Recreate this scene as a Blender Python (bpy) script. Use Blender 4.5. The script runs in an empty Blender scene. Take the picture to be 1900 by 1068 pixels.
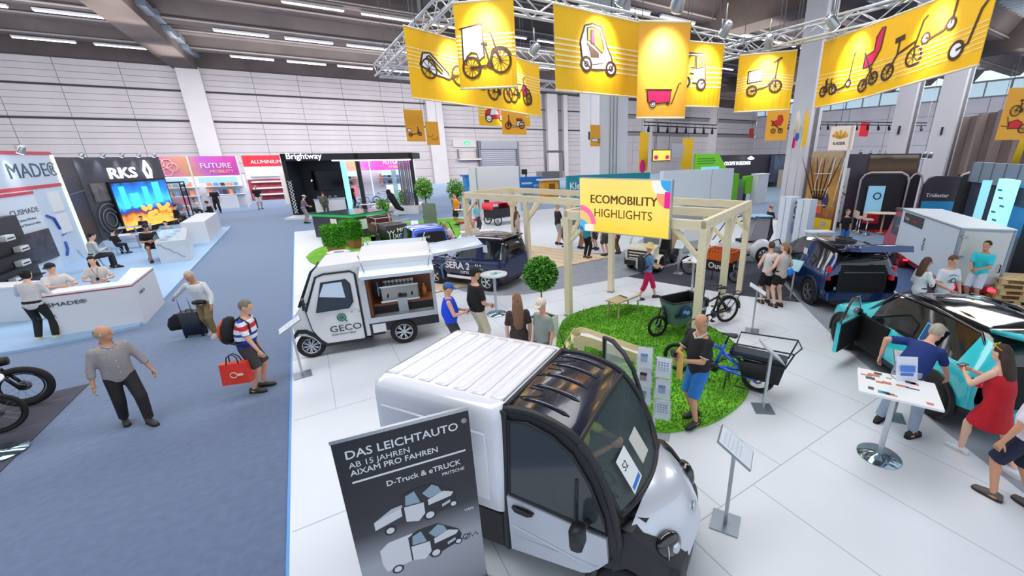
import bpy,bmesh,math,random
from math import sin,cos,pi,radians as rad,sqrt,atan2
from mathutils import Vector as V,Matrix as MX,Euler
random.seed(7)
S = bpy.context.scene
COL = S.collection
# ---------------------------------------------------------------- camera, world, lights, exposure
CH = 4.0                     # eye height of the gallery the photograph was taken from
FX,CX,CY = 761.195,1075.208,539.953
CR = ((0.835370,-0.549584,-0.010711),(-0.182582,-0.259039,-0.948453),(0.518480,0.794264,-0.316737))
cam = bpy.data.cameras.new('camera');camo = bpy.data.objects.new('camera',cam);COL.objects.link(camo)
cam.sensor_width = 36;cam.lens = 36*FX/1900
cam.shift_x = -(CX-950)/1900;cam.shift_y = (CY-534)/1900
cam.clip_end = 500;cam.clip_start = .05
camo.matrix_world = MX(((CR[0][0],-CR[1][0],-CR[2][0],0),(CR[0][1],-CR[1][1],-CR[2][1],0),
                        (CR[0][2],-CR[1][2],-CR[2][2],CH),(0,0,0,1)))
S.camera = camo
w = bpy.data.worlds.new('hall_daylight');S.world = w;w.use_nodes = True
w.node_tree.nodes['Background'].inputs[0].default_value = (.80,.90,1.0,1)
w.node_tree.nodes['Background'].inputs[1].default_value = 1.0
def area(loc,rot,e,sx,sy,col=(.95,.97,1.0)):
    l = bpy.data.lights.new('hall_light','AREA');l.shape = 'RECTANGLE';l.size = sx;l.size_y = sy;l.energy = e;l.color = col
    lo = bpy.data.objects.new('hall_light',l);lo.location = loc;lo.rotation_euler = rot;COL.objects.link(lo)
for lx,ly in ((2,6),(2,22),(2,40),(2,56),(32,6),(34,24),(36,44),(66,12),(66,36),(-18,22),(-18,44)):
    area((lx,ly,13.0),(0,0,0),1500,22,5)                       # the lamp rows shine down ...
    area((lx,ly,12.9),(pi,0,0),650,22,5,(1,.96,.93))       # added upward fill that brightens the roof, not a lamp row
area((-2,44,9),(rad(78),0,0),4200,60,5);area((40,46,9),(rad(78),0,0),2600,50,5);area((70,30,9),(rad(78),0,rad(-90)),4200,60,5)   # added wall washers hanging in mid air, no fixtures, to brighten the walls
S.view_settings.view_transform = 'Standard';S.view_settings.look = 'None'
S.view_settings.exposure = .2;S.view_settings.gamma = 1;S.view_settings.use_curve_mapping = False
S.cycles.max_bounces = 6;S.cycles.diffuse_bounces = 3;S.cycles.glossy_bounces = 3;S.cycles.transmission_bounces = 5
S.cycles.transparent_max_bounces = 8;S.cycles.caustics_reflective = False;S.cycles.caustics_refractive = False
S.cycles.sample_clamp_indirect = 4

def ray(x,y):
    q = ((x-CX)/FX,(y-CY)/FX,1.)
    return V([sum(CR[i][j]*q[i] for i in range(3)) for j in range(3)])
def at(x,y,h=0.):          # the place at height h seen at that spot of the photograph
    d = ray(x,y);t = (h-CH)/d.z
    return V((d.x*t,d.y*t,h))
def onY(x,y,Y):            # the place on the vertical plane at depth Y
    d = ray(x,y);t = Y/d.y
    return V((d.x*t,Y,CH+d.z*t))
def onX(x,y,X):
    d = ray(x,y);t = X/d.x
    return V((X,d.y*t,CH+d.z*t))
def up(fx,fy,x,y):        # height of the spot (x, y) above the floor spot (fx, fy)
    g = at(fx,fy);d = ray(x,y);t = (g.x*d.x+g.y*d.y)/(d.x*d.x+d.y*d.y)
    return CH+t*d.z
def over(g,x,y):           # height above the floor place g
    d = ray(x,y);t = (g[0]*d.x+g[1]*d.y)/(d.x*d.x+d.y*d.y)
    return CH+t*d.z
# ---------------------------------------------------------------- library
MATS = {}
def lin(c):
    c = c/255
    return c/12.92 if c <= .04045 else ((c+.055)/1.055)**2.4
def mat(rgb,r=.5,m=0.,n=0.,ns=8.,b=0.,e=0.,tr=0.,al=1.,coat=0.,name=None,sp=.5):
    k = (rgb,r,m,n,ns,b,e,tr,al,coat,name)
    if k in MATS: return MATS[k]
    M = bpy.data.materials.new(name or 'surface_%02x%02x%02x' % tuple(int(c) for c in rgb));M.use_nodes = True
    nt = M.node_tree;B = nt.nodes['Principled BSDF'];c = tuple(lin(x) for x in rgb)
    B.inputs['Base Color'].default_value = c+(1,);B.inputs['Roughness'].default_value = r
    B.inputs['Metallic'].default_value = m;B.inputs['Specular IOR Level'].default_value = sp
    if name == 'blue_grey_carpet': B.inputs['Sheen Weight'].default_value = .9;B.inputs['Sheen Roughness'].default_value = .45;B.inputs['Sheen Tint'].default_value = (.62,.8,1,1)
    if coat: B.inputs['Coat Weight'].default_value = coat;B.inputs['Coat Roughness'].default_value = .05
    if tr: B.inputs['Transmission Weight'].default_value = tr;B.inputs['IOR'].default_value = 1.1
    if al < 1: B.inputs['Alpha'].default_value = al
    if e: B.inputs['Emission Color'].default_value = c+(1,);B.inputs['Emission Strength'].default_value = e
    if n or b:
        tc = nt.nodes.new('ShaderNodeTexCoord');nz = nt.nodes.new('ShaderNodeTexNoise')
        nz.inputs['Scale'].default_value = ns;nz.inputs['Detail'].default_value = 6
        nt.links.new(tc.outputs['Object'],nz.inputs['Vector'])
        if n:
            rp = nt.nodes.new('ShaderNodeValToRGB');rp.color_ramp.elements[0].position = .3;rp.color_ramp.elements[1].position = .7
            rp.color_ramp.elements[0].color = tuple(x*(1-n) for x in c)+(1,)
            rp.color_ramp.elements[1].color = tuple(min(1,x*(1+n)) for x in c)+(1,)
            nt.links.new(nz.outputs['Fac'],rp.inputs['Fac']);nt.links.new(rp.outputs['Color'],B.inputs['Base Color'])
        if b:
            bu = nt.nodes.new('ShaderNodeBump');bu.inputs['Strength'].default_value = b;bu.inputs['Distance'].default_value = .02
            nt.links.new(nz.outputs['Fac'],bu.inputs['Height']);nt.links.new(bu.outputs['Normal'],B.inputs['Normal'])
    MATS[k] = M
    return M
def wood(rgb,s=3.):
    k = ('wood',rgb,s)
    if k in MATS: return MATS[k]
    M = bpy.data.materials.new('wood_grain');M.use_nodes = True;nt = M.node_tree;B = nt.nodes['Principled BSDF']
    tc = nt.nodes.new('ShaderNodeTexCoord');mp = nt.nodes.new('ShaderNodeMapping');nz = nt.nodes.new('ShaderNodeTexNoise')
    mp.inputs['Scale'].default_value = (s,s*8,s*8);nz.inputs['Scale'].default_value = 2;nz.inputs['Detail'].default_value = 5
    rp = nt.nodes.new('ShaderNodeValToRGB');c = [lin(x) for x in rgb]
    rp.color_ramp.elements[0].color = tuple(x*.78 for x in c)+(1,);rp.color_ramp.elements[1].color = tuple(min(1,x*1.12) for x in c)+(1,)
    for a,b in ((tc.outputs['Object'],mp.inputs['Vector']),(mp.outputs['Vector'],nz.inputs['Vector']),(nz.outputs['Fac'],rp.inputs['Fac']),(rp.outputs['Color'],B.inputs['Base Color'])):
        nt.links.new(a,b)
    B.inputs['Roughness'].default_value = .6
    MATS[k] = M
    return M
def ramp_mat(stops,axis=2,scale=1.,off=0.,noise=0.,ns=3.,e=0.,r=.5,name='print_gradient'):
    """print whose colours run along one object axis (stops = [(pos, rgb)])"""
    M = bpy.data.materials.new(name);M.use_nodes = True;nt = M.node_tree;B = nt.nodes['Principled BSDF']
    tc = nt.nodes.new('ShaderNodeTexCoord');sx = nt.nodes.new('ShaderNodeSeparateXYZ');ma = nt.nodes.new('ShaderNodeMath');ma.operation = 'MULTIPLY_ADD'
    ma.inputs[1].default_value = scale;ma.inputs[2].default_value = off
    nt.links.new(tc.outputs['Object'],sx.inputs[0]);nt.links.new(sx.outputs[axis],ma.inputs[0])
    src = ma.outputs[0]
    if noise:
        nz = nt.nodes.new('ShaderNodeTexNoise');nz.inputs['Scale'].default_value = ns;nz.inputs['Detail'].default_value = 4
        nt.links.new(tc.outputs['Object'],nz.inputs['Vector'])
        m2 = nt.nodes.new('ShaderNodeMath');m2.operation = 'MULTIPLY_ADD';m2.inputs[1].default_value = noise
        nt.links.new(nz.outputs['Fac'],m2.inputs[0]);nt.links.new(src,m2.inputs[2]);src = m2.outputs[0]
    rp = nt.nodes.new('ShaderNodeValToRGB');el = rp.color_ramp.elements
    while len(el) < len(stops): el.new(.5)
    for q,(p,c) in zip(el,stops): q.position = p
    for q,(p,c) in zip(el,stops): q.color = tuple(lin(x) for x in c)+(1,)
    nt.links.new(src,rp.inputs['Fac']);nt.links.new(rp.outputs['Color'],B.inputs['Base Color']);B.inputs['Roughness'].default_value = r
    if e: nt.links.new(rp.outputs['Color'],B.inputs['Emission Color']);B.inputs['Emission Strength'].default_value = e
    return M
def rotz(a): return MX.Rotation(a,4,'Z')
def rotx(a): return MX.Rotation(a,4,'X')
def roty(a): return MX.Rotation(a,4,'Y')
def tr(x,y=0,z=0): return MX.Translation((x,y,z))
class MB:
    def __init__(s): s.v = [];s.f = [];s.m = [];s.s = []
    def add(s,vs,fs,mi=0,sm=False,T=None):
        o = len(s.v)
        s.v += [tuple(T @ V(p)) for p in vs] if T else [tuple(p) for p in vs]
        for f in fs: s.f.append([i+o for i in f]);s.m.append(mi);s.s.append(sm)
        return s
    def box(s,x0,x1,y0,y1,z0,z1,mi=0,T=None,bv=0.):
        if bv:
            prof = []
            for cx_,cy_,a0 in ((x1-bv,y1-bv,0),(x0+bv,y1-bv,90),(x0+bv,y0+bv,180),(x1-bv,y0+bv,270)):
                for k in range(4): a = rad(a0+30*k);prof.append((cx_+bv*cos(a),cy_+bv*sin(a)))
            return s.prism(prof,z0,z1,mi,T)
        vs = [(x,y,z) for x in (x0,x1) for y in (y0,y1) for z in (z0,z1)]
        return s.add(vs,[(0,1,3,2),(4,6,7,5),(0,4,5,1),(2,3,7,6),(0,2,6,4),(1,5,7,3)],mi,False,T)
    def cb(s,c,d,mi=0,T=None,bv=0.):      # box by centre and size
        return s.box(c[0]-d[0]/2,c[0]+d[0]/2,c[1]-d[1]/2,c[1]+d[1]/2,c[2]-d[2]/2,c[2]+d[2]/2,mi,T,bv)
    def prism(s,poly,z0,z1,mi=0,T=None,sm=False):
        n = len(poly);a = sum(poly[i][0]*poly[(i+1) % n][1]-poly[(i+1) % n][0]*poly[i][1] for i in range(n))
        if a < 0: poly = poly[::-1]
        vs = [(x,y,z0) for x,y in poly]+[(x,y,z1) for x,y in poly]
        s.add(vs,[list(range(n))[::-1],[n+i for i in range(n)]],mi,False,T)
        o = len(s.v)-2*n
        for i in range(n):
            j = (i+1) % n;s.f.append([o+i,o+j,o+n+j,o+n+i]);s.m.append(mi);s.s.append(sm)
        return s
    def prismY(s,poly,y0,y1,mi=0,T=None,sm=False):   # outline in x, z extruded along y
        R = MX(((1,0,0,0),(0,0,-1,0),(0,1,0,0),(0,0,0,1)))
        return s.prism(poly,-y1,-y0,mi,(T @ R) if T else R,sm)
    def ring(s,p,d,r,n,up=None):
        d = V(d).normalized();u = d.orthogonal().normalized() if up is None else (V(up)-d*V(up).dot(d)).normalized();w_ = d.cross(u)
        rr = r if isinstance(r,(tuple,list)) else (r,r)
        return [tuple(V(p)+u*(rr[0]*cos(2*pi*k/n))+w_*(rr[1]*sin(2*pi*k/n))) for k in range(n)]
    def tube(s,pts,r,n=8,mi=0,sm=True,T=None,closed=False,caps=True):
        pts = [V(p) for p in pts];N = len(pts);rs = r if isinstance(r,list) else [r]*N
        vs = [];u = None
        for i,p in enumerate(pts):
            a = pts[i-1] if (i or closed) else p;b = pts[(i+1) % N] if (i < N-1 or closed) else p
            d = (b-a);d = d.normalized() if d.length > 1e-9 else V((0,0,1))
            if u is None: u = d.orthogonal().normalized()
            u = u-d*u.dot(d);u = u.normalized() if u.length > 1e-6 else d.orthogonal().normalized()
            w_ = d.cross(u);q = rs[i]
            vs += [tuple(p+u*(q*cos(2*pi*k/n))+w_*(q*sin(2*pi*k/n))) for k in range(n)]
        fs = []
        for i in range(N if closed else N-1):
            j = (i+1) % N
            for k in range(n):
                l = (k+1) % n;fs.append((i*n+k,i*n+l,j*n+l,j*n+k))
        s.add(vs,fs,mi,sm,T)
        if caps and not closed:
            o = len(s.v)-len(vs)
            s.f += [[o+k for k in range(n)][::-1],[o+(N-1)*n+k for k in range(n)]];s.m += [mi,mi];s.s += [False,False]
        return s
    def cyl(s,p0,p1,r0,r1=None,n=16,mi=0,T=None,sm=True):
        return s.tube([p0,p1],[r0,r0 if r1 is None else r1],n,mi,sm,T)
    def lathe(s,prof,n=24,mi=0,T=None,sm=True):   # prof: (radius, z)
        vs = []
        for r,z in prof: vs += [(r*cos(2*pi*k/n),r*sin(2*pi*k/n),z) for k in range(n)]
        fs = []
        for i in range(len(prof)-1):
            for k in range(n): l = (k+1) % n;fs.append((i*n+k,i*n+l,(i+1)*n+l,(i+1)*n+k))
        return s.add(vs,fs,mi,sm,T)
    def ell(s,c,r,mi=0,T=None,nu=14,nv=10,keep=None,R=None):
        vs = [(0,0,-1)]+[(cos(2*pi*k/nu)*sin(pi*j/nv),sin(2*pi*k/nu)*sin(pi*j/nv),-cos(pi*j/nv)) for j in range(1,nv) for k in range(nu)]+[(0,0,1)]
        fs = [(0,1+(k+1) % nu,1+k) for k in range(nu)]
        for j in range(nv-2):
            for k in range(nu): l = (k+1) % nu;a = 1+j*nu;fs.append((a+k,a+l,a+nu+l,a+nu+k))
        t = len(vs)-1;a = 1+(nv-2)*nu;fs += [(t,a+k,a+(k+1) % nu) for k in range(nu)]
        if keep: fs = [f for f in fs if keep(*[sum(vs[i][q] for i in f)/len(f) for q in range(3)])]
        M = tr(*c) @ (R or MX()) @ MX.Diagonal((r[0],r[1],r[2],1))
        return s.add(vs,fs,mi,True,(T @ M) if T else M)
    def loft(s,secs,mi=0,closed=True,caps=True,sm=True,T=None):
        n = len(secs[0]);vs = [p for q in secs for p in q];fs = []
        for i in range(len(secs)-1):
            for k in range(n if closed else n-1): l = (k+1) % n;fs.append((i*n+k,i*n+l,(i+1)*n+l,(i+1)*n+k))
        s.add(vs,fs,mi,sm,T)
        if caps:
            o = len(s.v)-len(vs);e = o+(len(secs)-1)*n
            s.f += [[o+k for k in range(n)][::-1],[e+k for k in range(n)]];s.m += [mi]*2;s.s += [False]*2
        return s
    def torus(s,c,R,r,ax=(0,1,0),n=28,k=8,mi=0,T=None):
        ax = V(ax).normalized();u = ax.orthogonal().normalized();w_ = ax.cross(u);c = V(c)
        return s.tube([c+u*(R*cos(2*pi*i/n))+w_*(R*sin(2*pi*i/n)) for i in range(n)],r,k,mi,True,T,closed=True)
    def mesh(s,name,mats):
        me = bpy.data.meshes.new(name);me.from_pydata(s.v,[],s.f)
        for m in mats: me.materials.append(m)
        me.polygons.foreach_set('material_index',s.m);me.polygons.foreach_set('use_smooth',s.s);me.update()
        return me
def link(name,data,parent=None,M=None):
    o = bpy.data.objects.new(name,data);COL.objects.link(o)
    if parent is not None: o.parent = parent
    if M is not None: o.matrix_local = M
    return o
def obj(name,mb,mats,parent=None,M=None,**k):
    if not isinstance(mats,(list,tuple)): mats = [mats]
    o = link(name,mb.mesh(name,mats),parent,M)
    for a,b in k.items(): o[a] = b
    return o
def thing(name,label,cat,loc=(0,0,0),rz=0.,group=None):
    o = bpy.data.objects.new(name,None);COL.objects.link(o);o.empty_display_size = .1
    o.location = loc;o.rotation_euler = (0,0,rz);o['label'] = label;o['category'] = cat
    if group: o['group'] = group
    return o
def tag(o,label,cat,group=None):
    o['label'] = label;o['category'] = cat
    if group: o['group'] = group
    return o
def dup(root,loc=None,rz=None,label=None,M=None):
    def cp(o,par):
        c = o.copy();COL.objects.link(c)
        if par: c.parent = par
        for ch in list(o.children): cp(ch,c)
        return c
    r = cp(root,None)
    if loc is not None: r.location = loc
    if rz is not None: r.rotation_euler = (0,0,rz)
    if label: r['label'] = label
    return r
def text(name,s,size,m,parent,M,ext=.004,al='LEFT',bold=0.,sx=1.,shear=0.):
    """lettering standing on the local xy plane of M (x along the line, y up the letters)"""
    c = bpy.data.curves.new(name,'FONT');c.body = s;c.size = size;c.extrude = ext;c.align_x = al;c.shear = shear
    c.resolution_u = 3;c.materials.append(m)
    o = link(name,c,parent,M @ MX.Diagonal((sx,1,1,1)));o['bd'] = bold*size;return o
def plane_frame(o,xd,zd=(0,0,1)):
    """frame with x along xd, y along zd, z out of the face"""
    x = V(xd).normalized();y = (V(zd)-x*V(zd).dot(x)).normalized();z = x.cross(y)
    M = MX.Identity(4)
    for i in range(3): M[i][0] = x[i];M[i][1] = y[i];M[i][2] = z[i];M[i][3] = o[i]
    return M
def arc(cx,cy,r,a0,a1,n=8,ry=None):
    return [(cx+r*cos(rad(a0+(a1-a0)*k/n)),cy+(ry or r)*sin(rad(a0+(a1-a0)*k/n))) for k in range(n+1)]
def rrect(w_,h,r,n=4):
    p = []
    for x,y,a in ((w_/2-r,h/2-r,0),(-w_/2+r,h/2-r,90),(-w_/2+r,-h/2+r,180),(w_/2-r,-h/2+r,270)): p += arc(x,y,r,a,a+90,n)
    return p
def spline(pts,n=6):
    P = [V(p) for p in pts];o = []
    for i in range(len(P)-1):
        a = P[max(i-1,0)];b = P[i];c = P[i+1];d = P[min(i+2,len(P)-1)]
        for k in range(n):
            t = k/n;o.append(.5*((2*b)+(c-a)*t+(2*a-5*b+4*c-d)*t*t+(3*b-a-3*c+d)*t**3))
    return o+[P[-1]]
WHITE = mat((236,238,240),.45);BLACK = mat((18,18,20),.45);RUBBER = mat((24,24,26),.8,n=.2,ns=40)
CHROME = mat((200,205,210),.15,1.);ALU = mat((190,195,200),.35,1.);STEEL = mat((150,155,160),.35,.9)
GLASS = mat((20,26,32),.06,0,coat=.5,name='dark_tinted_glass');CLEAR = mat((225,240,240),.03,0,al=.22,name='clear_glass')
DKGREY = mat((48,49,53),.55);MIDGREY = mat((120,122,128),.55)
# ---------------------------------------------------------------- hall shell
def flat(name,pts,z,m,thick=.012,h0=None,**k):
    mb = MB();mb.prism([(p[0],p[1]) for p in pts],z-thick,z,0)
    o = obj(name,mb,m);
    for a,b in k.items(): o[a] = b
    return o
fb = MB();fb.box(-60,110,-8,80,-.2,0);f = obj('floor',fb,mat((92,106,138),.85,n=.12,ns=9,b=.25,name='blue_grey_carpet'));f['kind'] = 'structure'
YW,XW = 66.,95.
# back wall: cladding panels one by one, two dark service lines, pilasters
wb = MB();wb.box(-60,XW,YW+.12,YW+.5,0,14.2);wall = obj('wall_back',wb,mat((150,142,145),.8),kind='structure')
PW = mat((206,197,198),.6,n=.05,ns=.6,name='wall_cladding')
ZL = [13.55,12.95,12.35,11.75,11.2,11.0,10.4,9.78,9.16,8.54,8.12,7.9,7.3,6.7,6.1,5.5,4.6,3.4,2.2,1.1,0]
XJ = [-40,-32,-27.4,-22.4,-18.2,-13.6,-9.1]
xs = XJ+[-7.2,-2.6,1.9,6.6,11.2,16.9]+[19.2,24,31,36,40.5]+[46,56,66,76,86,95]
meshes = {}
for i in range(len(xs)-1):
    x0,x1 = xs[i],xs[i+1]
    if x0 in (-9.1,16.9,36): continue
    for j in range(len(ZL)-1):
        z1,z0 = ZL[j],ZL[j+1]
        if z1-z0 < .25: continue
        if x0 >= 46 and j % 2: continue
        if x0 >= 46: z0 = ZL[min(j+2,len(ZL)-1)]
        k = (round(x1-x0,2),round(z1-z0,2))
        if k not in meshes: q = MB();q.box(.02,k[0]-.02,0,.12,.02,k[1]-.02);meshes[k] = q.mesh('panel',[PW])
        link('panel',meshes[k],wall,tr(x0,YW,z0))
for n_,(x0,x1) in enumerate(((-9.15,-7.15),(16.9,19.1),(36.6,38.6),(39.8,40.6),(58,60.5),(78,80))):
    q = MB();q.box(x0,x1,YW-.7,YW+.2,0,13.6);obj('trim_%d' % (n_+1),q,mat((222,214,214),.6,n=.04,ns=.5),kind='structure')
for n_,z in enumerate((11.1,8.0)):
    q = MB();q.tube([(-50,YW-.1,z),(XW,YW-.1,z)],.07,6);obj('trim_%d' % (n_+10),q,mat((70,66,70),.6),kind='structure')
q = MB();q.box(-60,XW,YW-1.1,YW+.4,13.55,15.4);obj('trim_20',q,mat((88,78,78),.8,n=.2,ns=.5),kind='structure')
# small dark windows in the concrete band under the roof
# right wall with clerestory glazing
rb = MB();rb.box(XW,XW+.4,-8,YW,0,12);rw = obj('wall_right',rb,mat((196,192,200),.7,n=.05,ns=.5),kind='structure')
q = MB()
for z in (2.4,4.8,7.2,9.6): q.box(XW-.03,XW,-8,YW,z,z+.06)
for y in range(-4,66,7): q.box(XW-.04,XW,y,y+.06,0,12)
obj('joint',q,mat((120,116,122),.8),rw)
SKYG = mat((150,215,235),.25,al=.35,name='sky_glazing')
q = MB();q.box(XW+.1,XW+.16,-8,YW,12,14.4);cw = obj('window_1',q,SKYG,kind='structure')
q = MB()
for y in range(-8,67,3): q.box(XW,XW+.25,y,y+.15,12,14.4)
q.box(XW-.05,XW+.3,-8,YW,11.9,12.15);q.box(XW-.05,XW+.3,-8,YW,14.25,14.5);obj('mullion',q,MIDGREY,cw)
# roof: slab, joists with tube lights, one deep girder, skylights over the far bays
CEIL = mat((104,94,92),.85,n=.18,ns=.35,b=.3,name='roof_concrete')
SK = [(34,46,13,27),(52,72,4,18),(58,92,22,34),(66,92,38,50)]
def covered(x0,x1,y0,y1): return any(a < (x0+x1)/2 < b and c < (y0+y1)/2 < d for a,b,c,d in SK)
gx = sorted(set([-60,20,XW+.4]+[v for s in SK for v in s[:2]]));gy = sorted(set([-8,YW+.5]+[v for s in SK for v in s[2:]]))
q = MB()
for i in range(len(gx)-1):
    for j in range(len(gy)-1):
        if not covered(gx[i],gx[i+1],gy[j],gy[j+1]): q.box(gx[i],gx[i+1],gy[j],gy[j+1],16,16.3)
ceil = obj('ceiling',q,CEIL,kind='structure')
for i,(a,b,c,d) in enumerate(SK):
    q = MB();q.box(a,b,c,d,16.05,16.1);sw = obj('window_%d' % (i+2),q,mat((225,240,245),.3,al=.45,name='skylight_glass'),kind='structure')
    q = MB();n = int((b-a)/1.0)
    for k in range(n+1): q.box(a+(b-a)*k/n-.06,a+(b-a)*k/n+.06,c,d,15.85,16.05)
    for y in (c,(c+d)/2,d): q.box(a,b,y-.15,y+.15,15.75,16.05)
    obj('mullion',q,mat((190,195,200),.6),sw)
for Y in (60.4,49.3,38.4,27.3,16.2,5.1,-5):
    for dy,dz,th in ((0,14.3,.9),(-5.4,14.7,.7)):
        q = MB();y = Y+dy
        q.prismY([(0,0),(1,0),(1,1),(0,1)],0,1)
        q = MB();a = MX(((0,0,1,0),(1,0,0,0),(0,1,0,0),(0,0,0,1)))
        q.prism([(y-.5,dz),(y+.5,dz),(y+1.6,16),(y-1.6,16)],-60,XW,0,a)
        obj('joist',q,CEIL,ceil)
        q = MB();q.tube([(-55,y-.9,dz+.1),(XW-3,y-.9,dz+.1)],.08,6);obj('pipe',q,mat((168,160,158),.6),ceil)
for X in (-8.3,32,62):
    q = MB();q.box(X-1.1,X+1.1,-8,YW,13.3,16);obj('girder',q,mat((100,88,84),.85,n=.2,ns=.4),ceil)
    q = MB()
    for i in range(18): y = 2+i*3.6;q.cb((X+1.35,y,14.2+.3*(i % 2)),(.5,2.6,.45))
    obj('cable_tray',q,mat((150,165,180),.4,.6),ceil)
TUBE = mat((255,244,255),.4,e=6.,name='fluorescent_tube');LB = mat((200,200,205),.5)
lampm = MB();lampm.box(-1.9,1.9,-.14,.14,.06,.2);lm_ = lampm.mesh('housing',[LB]);tb = MB();tb.box(-1.85,1.85,-.1,.1,0,.06);tm_ = tb.mesh('tube',[TUBE])
n_ = 0
for Y in (60.4,49.3,38.4,27.3):
    x = -46.
    while x < 60:
        if abs(x+8.3) > 3 and abs(x-32) > 3:
            t = thing('fluorescent_lamp','white fluorescent strip lamp under the roof, in the %s' % {60.4: 'row nearest the hall wall',49.3: 'second row from the hall wall',38.4: 'third row from the hall wall',27.3: 'row nearest the banners'}[Y],'lamp',(x,Y,14.0),0,'strip lamps, roof row %d' % Y)
            link('housing',lm_,t);link('tube',tm_,t)
        x += 4.9
# free standing pillars
PIL = mat((225,224,230),.6,n=.05,ns=.4,name='painted_pillar')
def pillar(x,y,w_,n_,h=16.):
    q = MB();q.box(x,x+w_,y,y+w_,0,h);o = obj('trim_%d' % n_,q,PIL,kind='structure')
    q = MB()
    for k in range(3): q.tube([(x+w_*(.35+.12*k),y-.05,.2),(x+w_*(.35+.12*k),y-.05,h-1)],.03,6)
    obj('conduit',q,mat((150,148,152),.5),o)
    q = MB();q.cb((x-.04,y+w_*.5,5.2),(.08,.1,.5));obj('socket_box',q,DKGREY,o)
pillar(17.3,23.8,2.4,30);pillar(25.3,14.1,1.2,31)
pillar(31.8,11.5,.95,32);pillar(36.3,10.6,1.2,33)
# shutter gate, exit sign, hoods on the back wall
g = thing('roller_gate','grey roller shutter gate with steel box in the pale back wall','gate',(24.5,YW-.1,0))
q = MB();q.box(0,6.2,-.7,.1,4.9,6.1);obj('shutter_box',q,mat((150,150,160),.4,.5),g)
for x in (-.35,6.2): q = MB();q.box(x,x+.35,-.5,.1,0,6.1);obj('guide_rail',q,mat((120,120,128),.5),g)
sl = MB();sl.box(0,6.2,-.12,0,.02,.3);slm = sl.mesh('slat',[mat((172,172,182),.4,.4)])
for k in range(15): link('slat',slm,g,tr(0,-.05,.1+.32*k))
g = thing('exit_sign','green emergency exit sign box high on the back wall','sign',(20.3,YW-.06,5.2))
q = MB();q.box(0,3.6,-.3,.1,0,1.1);obj('housing',q,mat((215,208,205),.6),g)
q = MB();q.box(1.7,2.6,-.34,-.3,.35,.85);obj('sign_face',q,mat((40,190,110),.4,e=1.),g)
q = MB();q.box(1.95,2.05,-.36,-.34,.42,.75);q.box(2.12,2.4,-.36,-.34,.5,.62);obj('pictogram',q,WHITE,g)
g = thing('wall_canopy','cream shelf canopy on brackets below the exit sign','canopy',(20.8,YW-.2,3.3))
q = MB();q.box(0,3.4,-1.2,.1,0,.25);obj('shelf',q,mat((225,215,205),.6),g)
for x in (.1,3.1): q = MB();q.box(x,x+.15,-.2,.1,.25,1.6);obj('bracket',q,MIDGREY,g)
# ---------------------------------------------------------------- stand floor, carpets, turf, deck
PZ = .02
E1,E2,P0 = V((.4,-.917,0)),V((.917,.4,0)),V((5.2,8.48,0))
def pg(a,b,z=0.): return P0+E1*a+E2*b+V((0,0,z))          # the pergola's own grid
FLO = mat((226,231,239),.38,n=.03,ns=.8,name='white_stand_floor')
GREY = mat((150,156,168),.75,n=.08,ns=3.,name='grey_carpet');DARK = mat((66,68,84),.85,n=.1,ns=4.,b=.2,name='anthracite_carpet')
p = [(-.82,-4),(-.82,28.1),(24,28.1),(24,14),(17.2,9.2),(17,4),(17,-4)]
o = flat('floor_stand',p,PZ,FLO,PZ,kind='structure')
q = MB();q.box(-.85,-.82,-4,28.1,0,PZ+.004);q.box(-.88,24,28.1,28.16,0,PZ+.004);obj('edge_strip',q,mat((90,160,226),.5),o)
q = MB()                                                       # joints between the floor boards
for k in range(8): y = -2.6+2.44*k;q.box(-.8,9,y-.006,y+.006,PZ,PZ+.0015)
for k in range(9):
    x = -.2+1.22*k
    for j in range(8): y = -2.6+2.44*j;xx = x+.61*(j % 2);q.box(xx-.005,xx+.005,y,y+2.44,PZ,PZ+.0015)
obj('joint',q,mat((180,186,194),.6),o)
def carpet(name,px,z,m,label,cat='carpet',curve=0,**k):
    P = [at(x,y) for x,y in px]
    if curve: P = spline(P+[P[0]],curve)[:-1]
    return tag(flat(name,P,z,m,z-PZ+.001,**k),label,cat)
carpet('grey_carpet',[(1425,470),(1484,561),(1560,640),(1720,775),(1905,922),(2150,950),(2050,700),(1850,600),(1700,575),(1622,527),(1560,470),(1480,440)],PZ+.006,GREY,'grey carpet band running under the dark blue SUV and the teal car')
a1 = spline([at(*q_) for q_ in ((770,500),(845,536),(900,548),(960,548),(1020,540),(1090,528),(1164,514))],5)
a2 = [at(*q_) for q_ in ((1265,490),(1300,440),(1230,420),(1150,470),(1060,470),(880,450))]
tag(flat('grey_carpet',a1+a2,PZ+.005,GREY,.006),'grey curved carpet band between the timber deck and the white floor','carpet')
carpet('anthracite_carpet',[(1164,514),(1263,489),(1379,484),(1418,488),(1484,562),(1374,549),(1253,529)],PZ+.009,DARK,'dark anthracite carpet under the cargo bike with the orange crate')
carpet('blue_carpet',[(1612,497),(1680,478),(1740,520),(1668,547)],PZ+.009,mat((78,105,150),.85,n=.1),'small dark blue carpet beside the white box trailer')
carpet('plum_carpet',[(1668,547),(1690,520),(1800,500),(1990,545),(1960,610),(1850,586),(1740,575)],PZ+.008,mat((72,66,82),.85,n=.1),'dark plum carpet under trailer doors and pallets')
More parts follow.
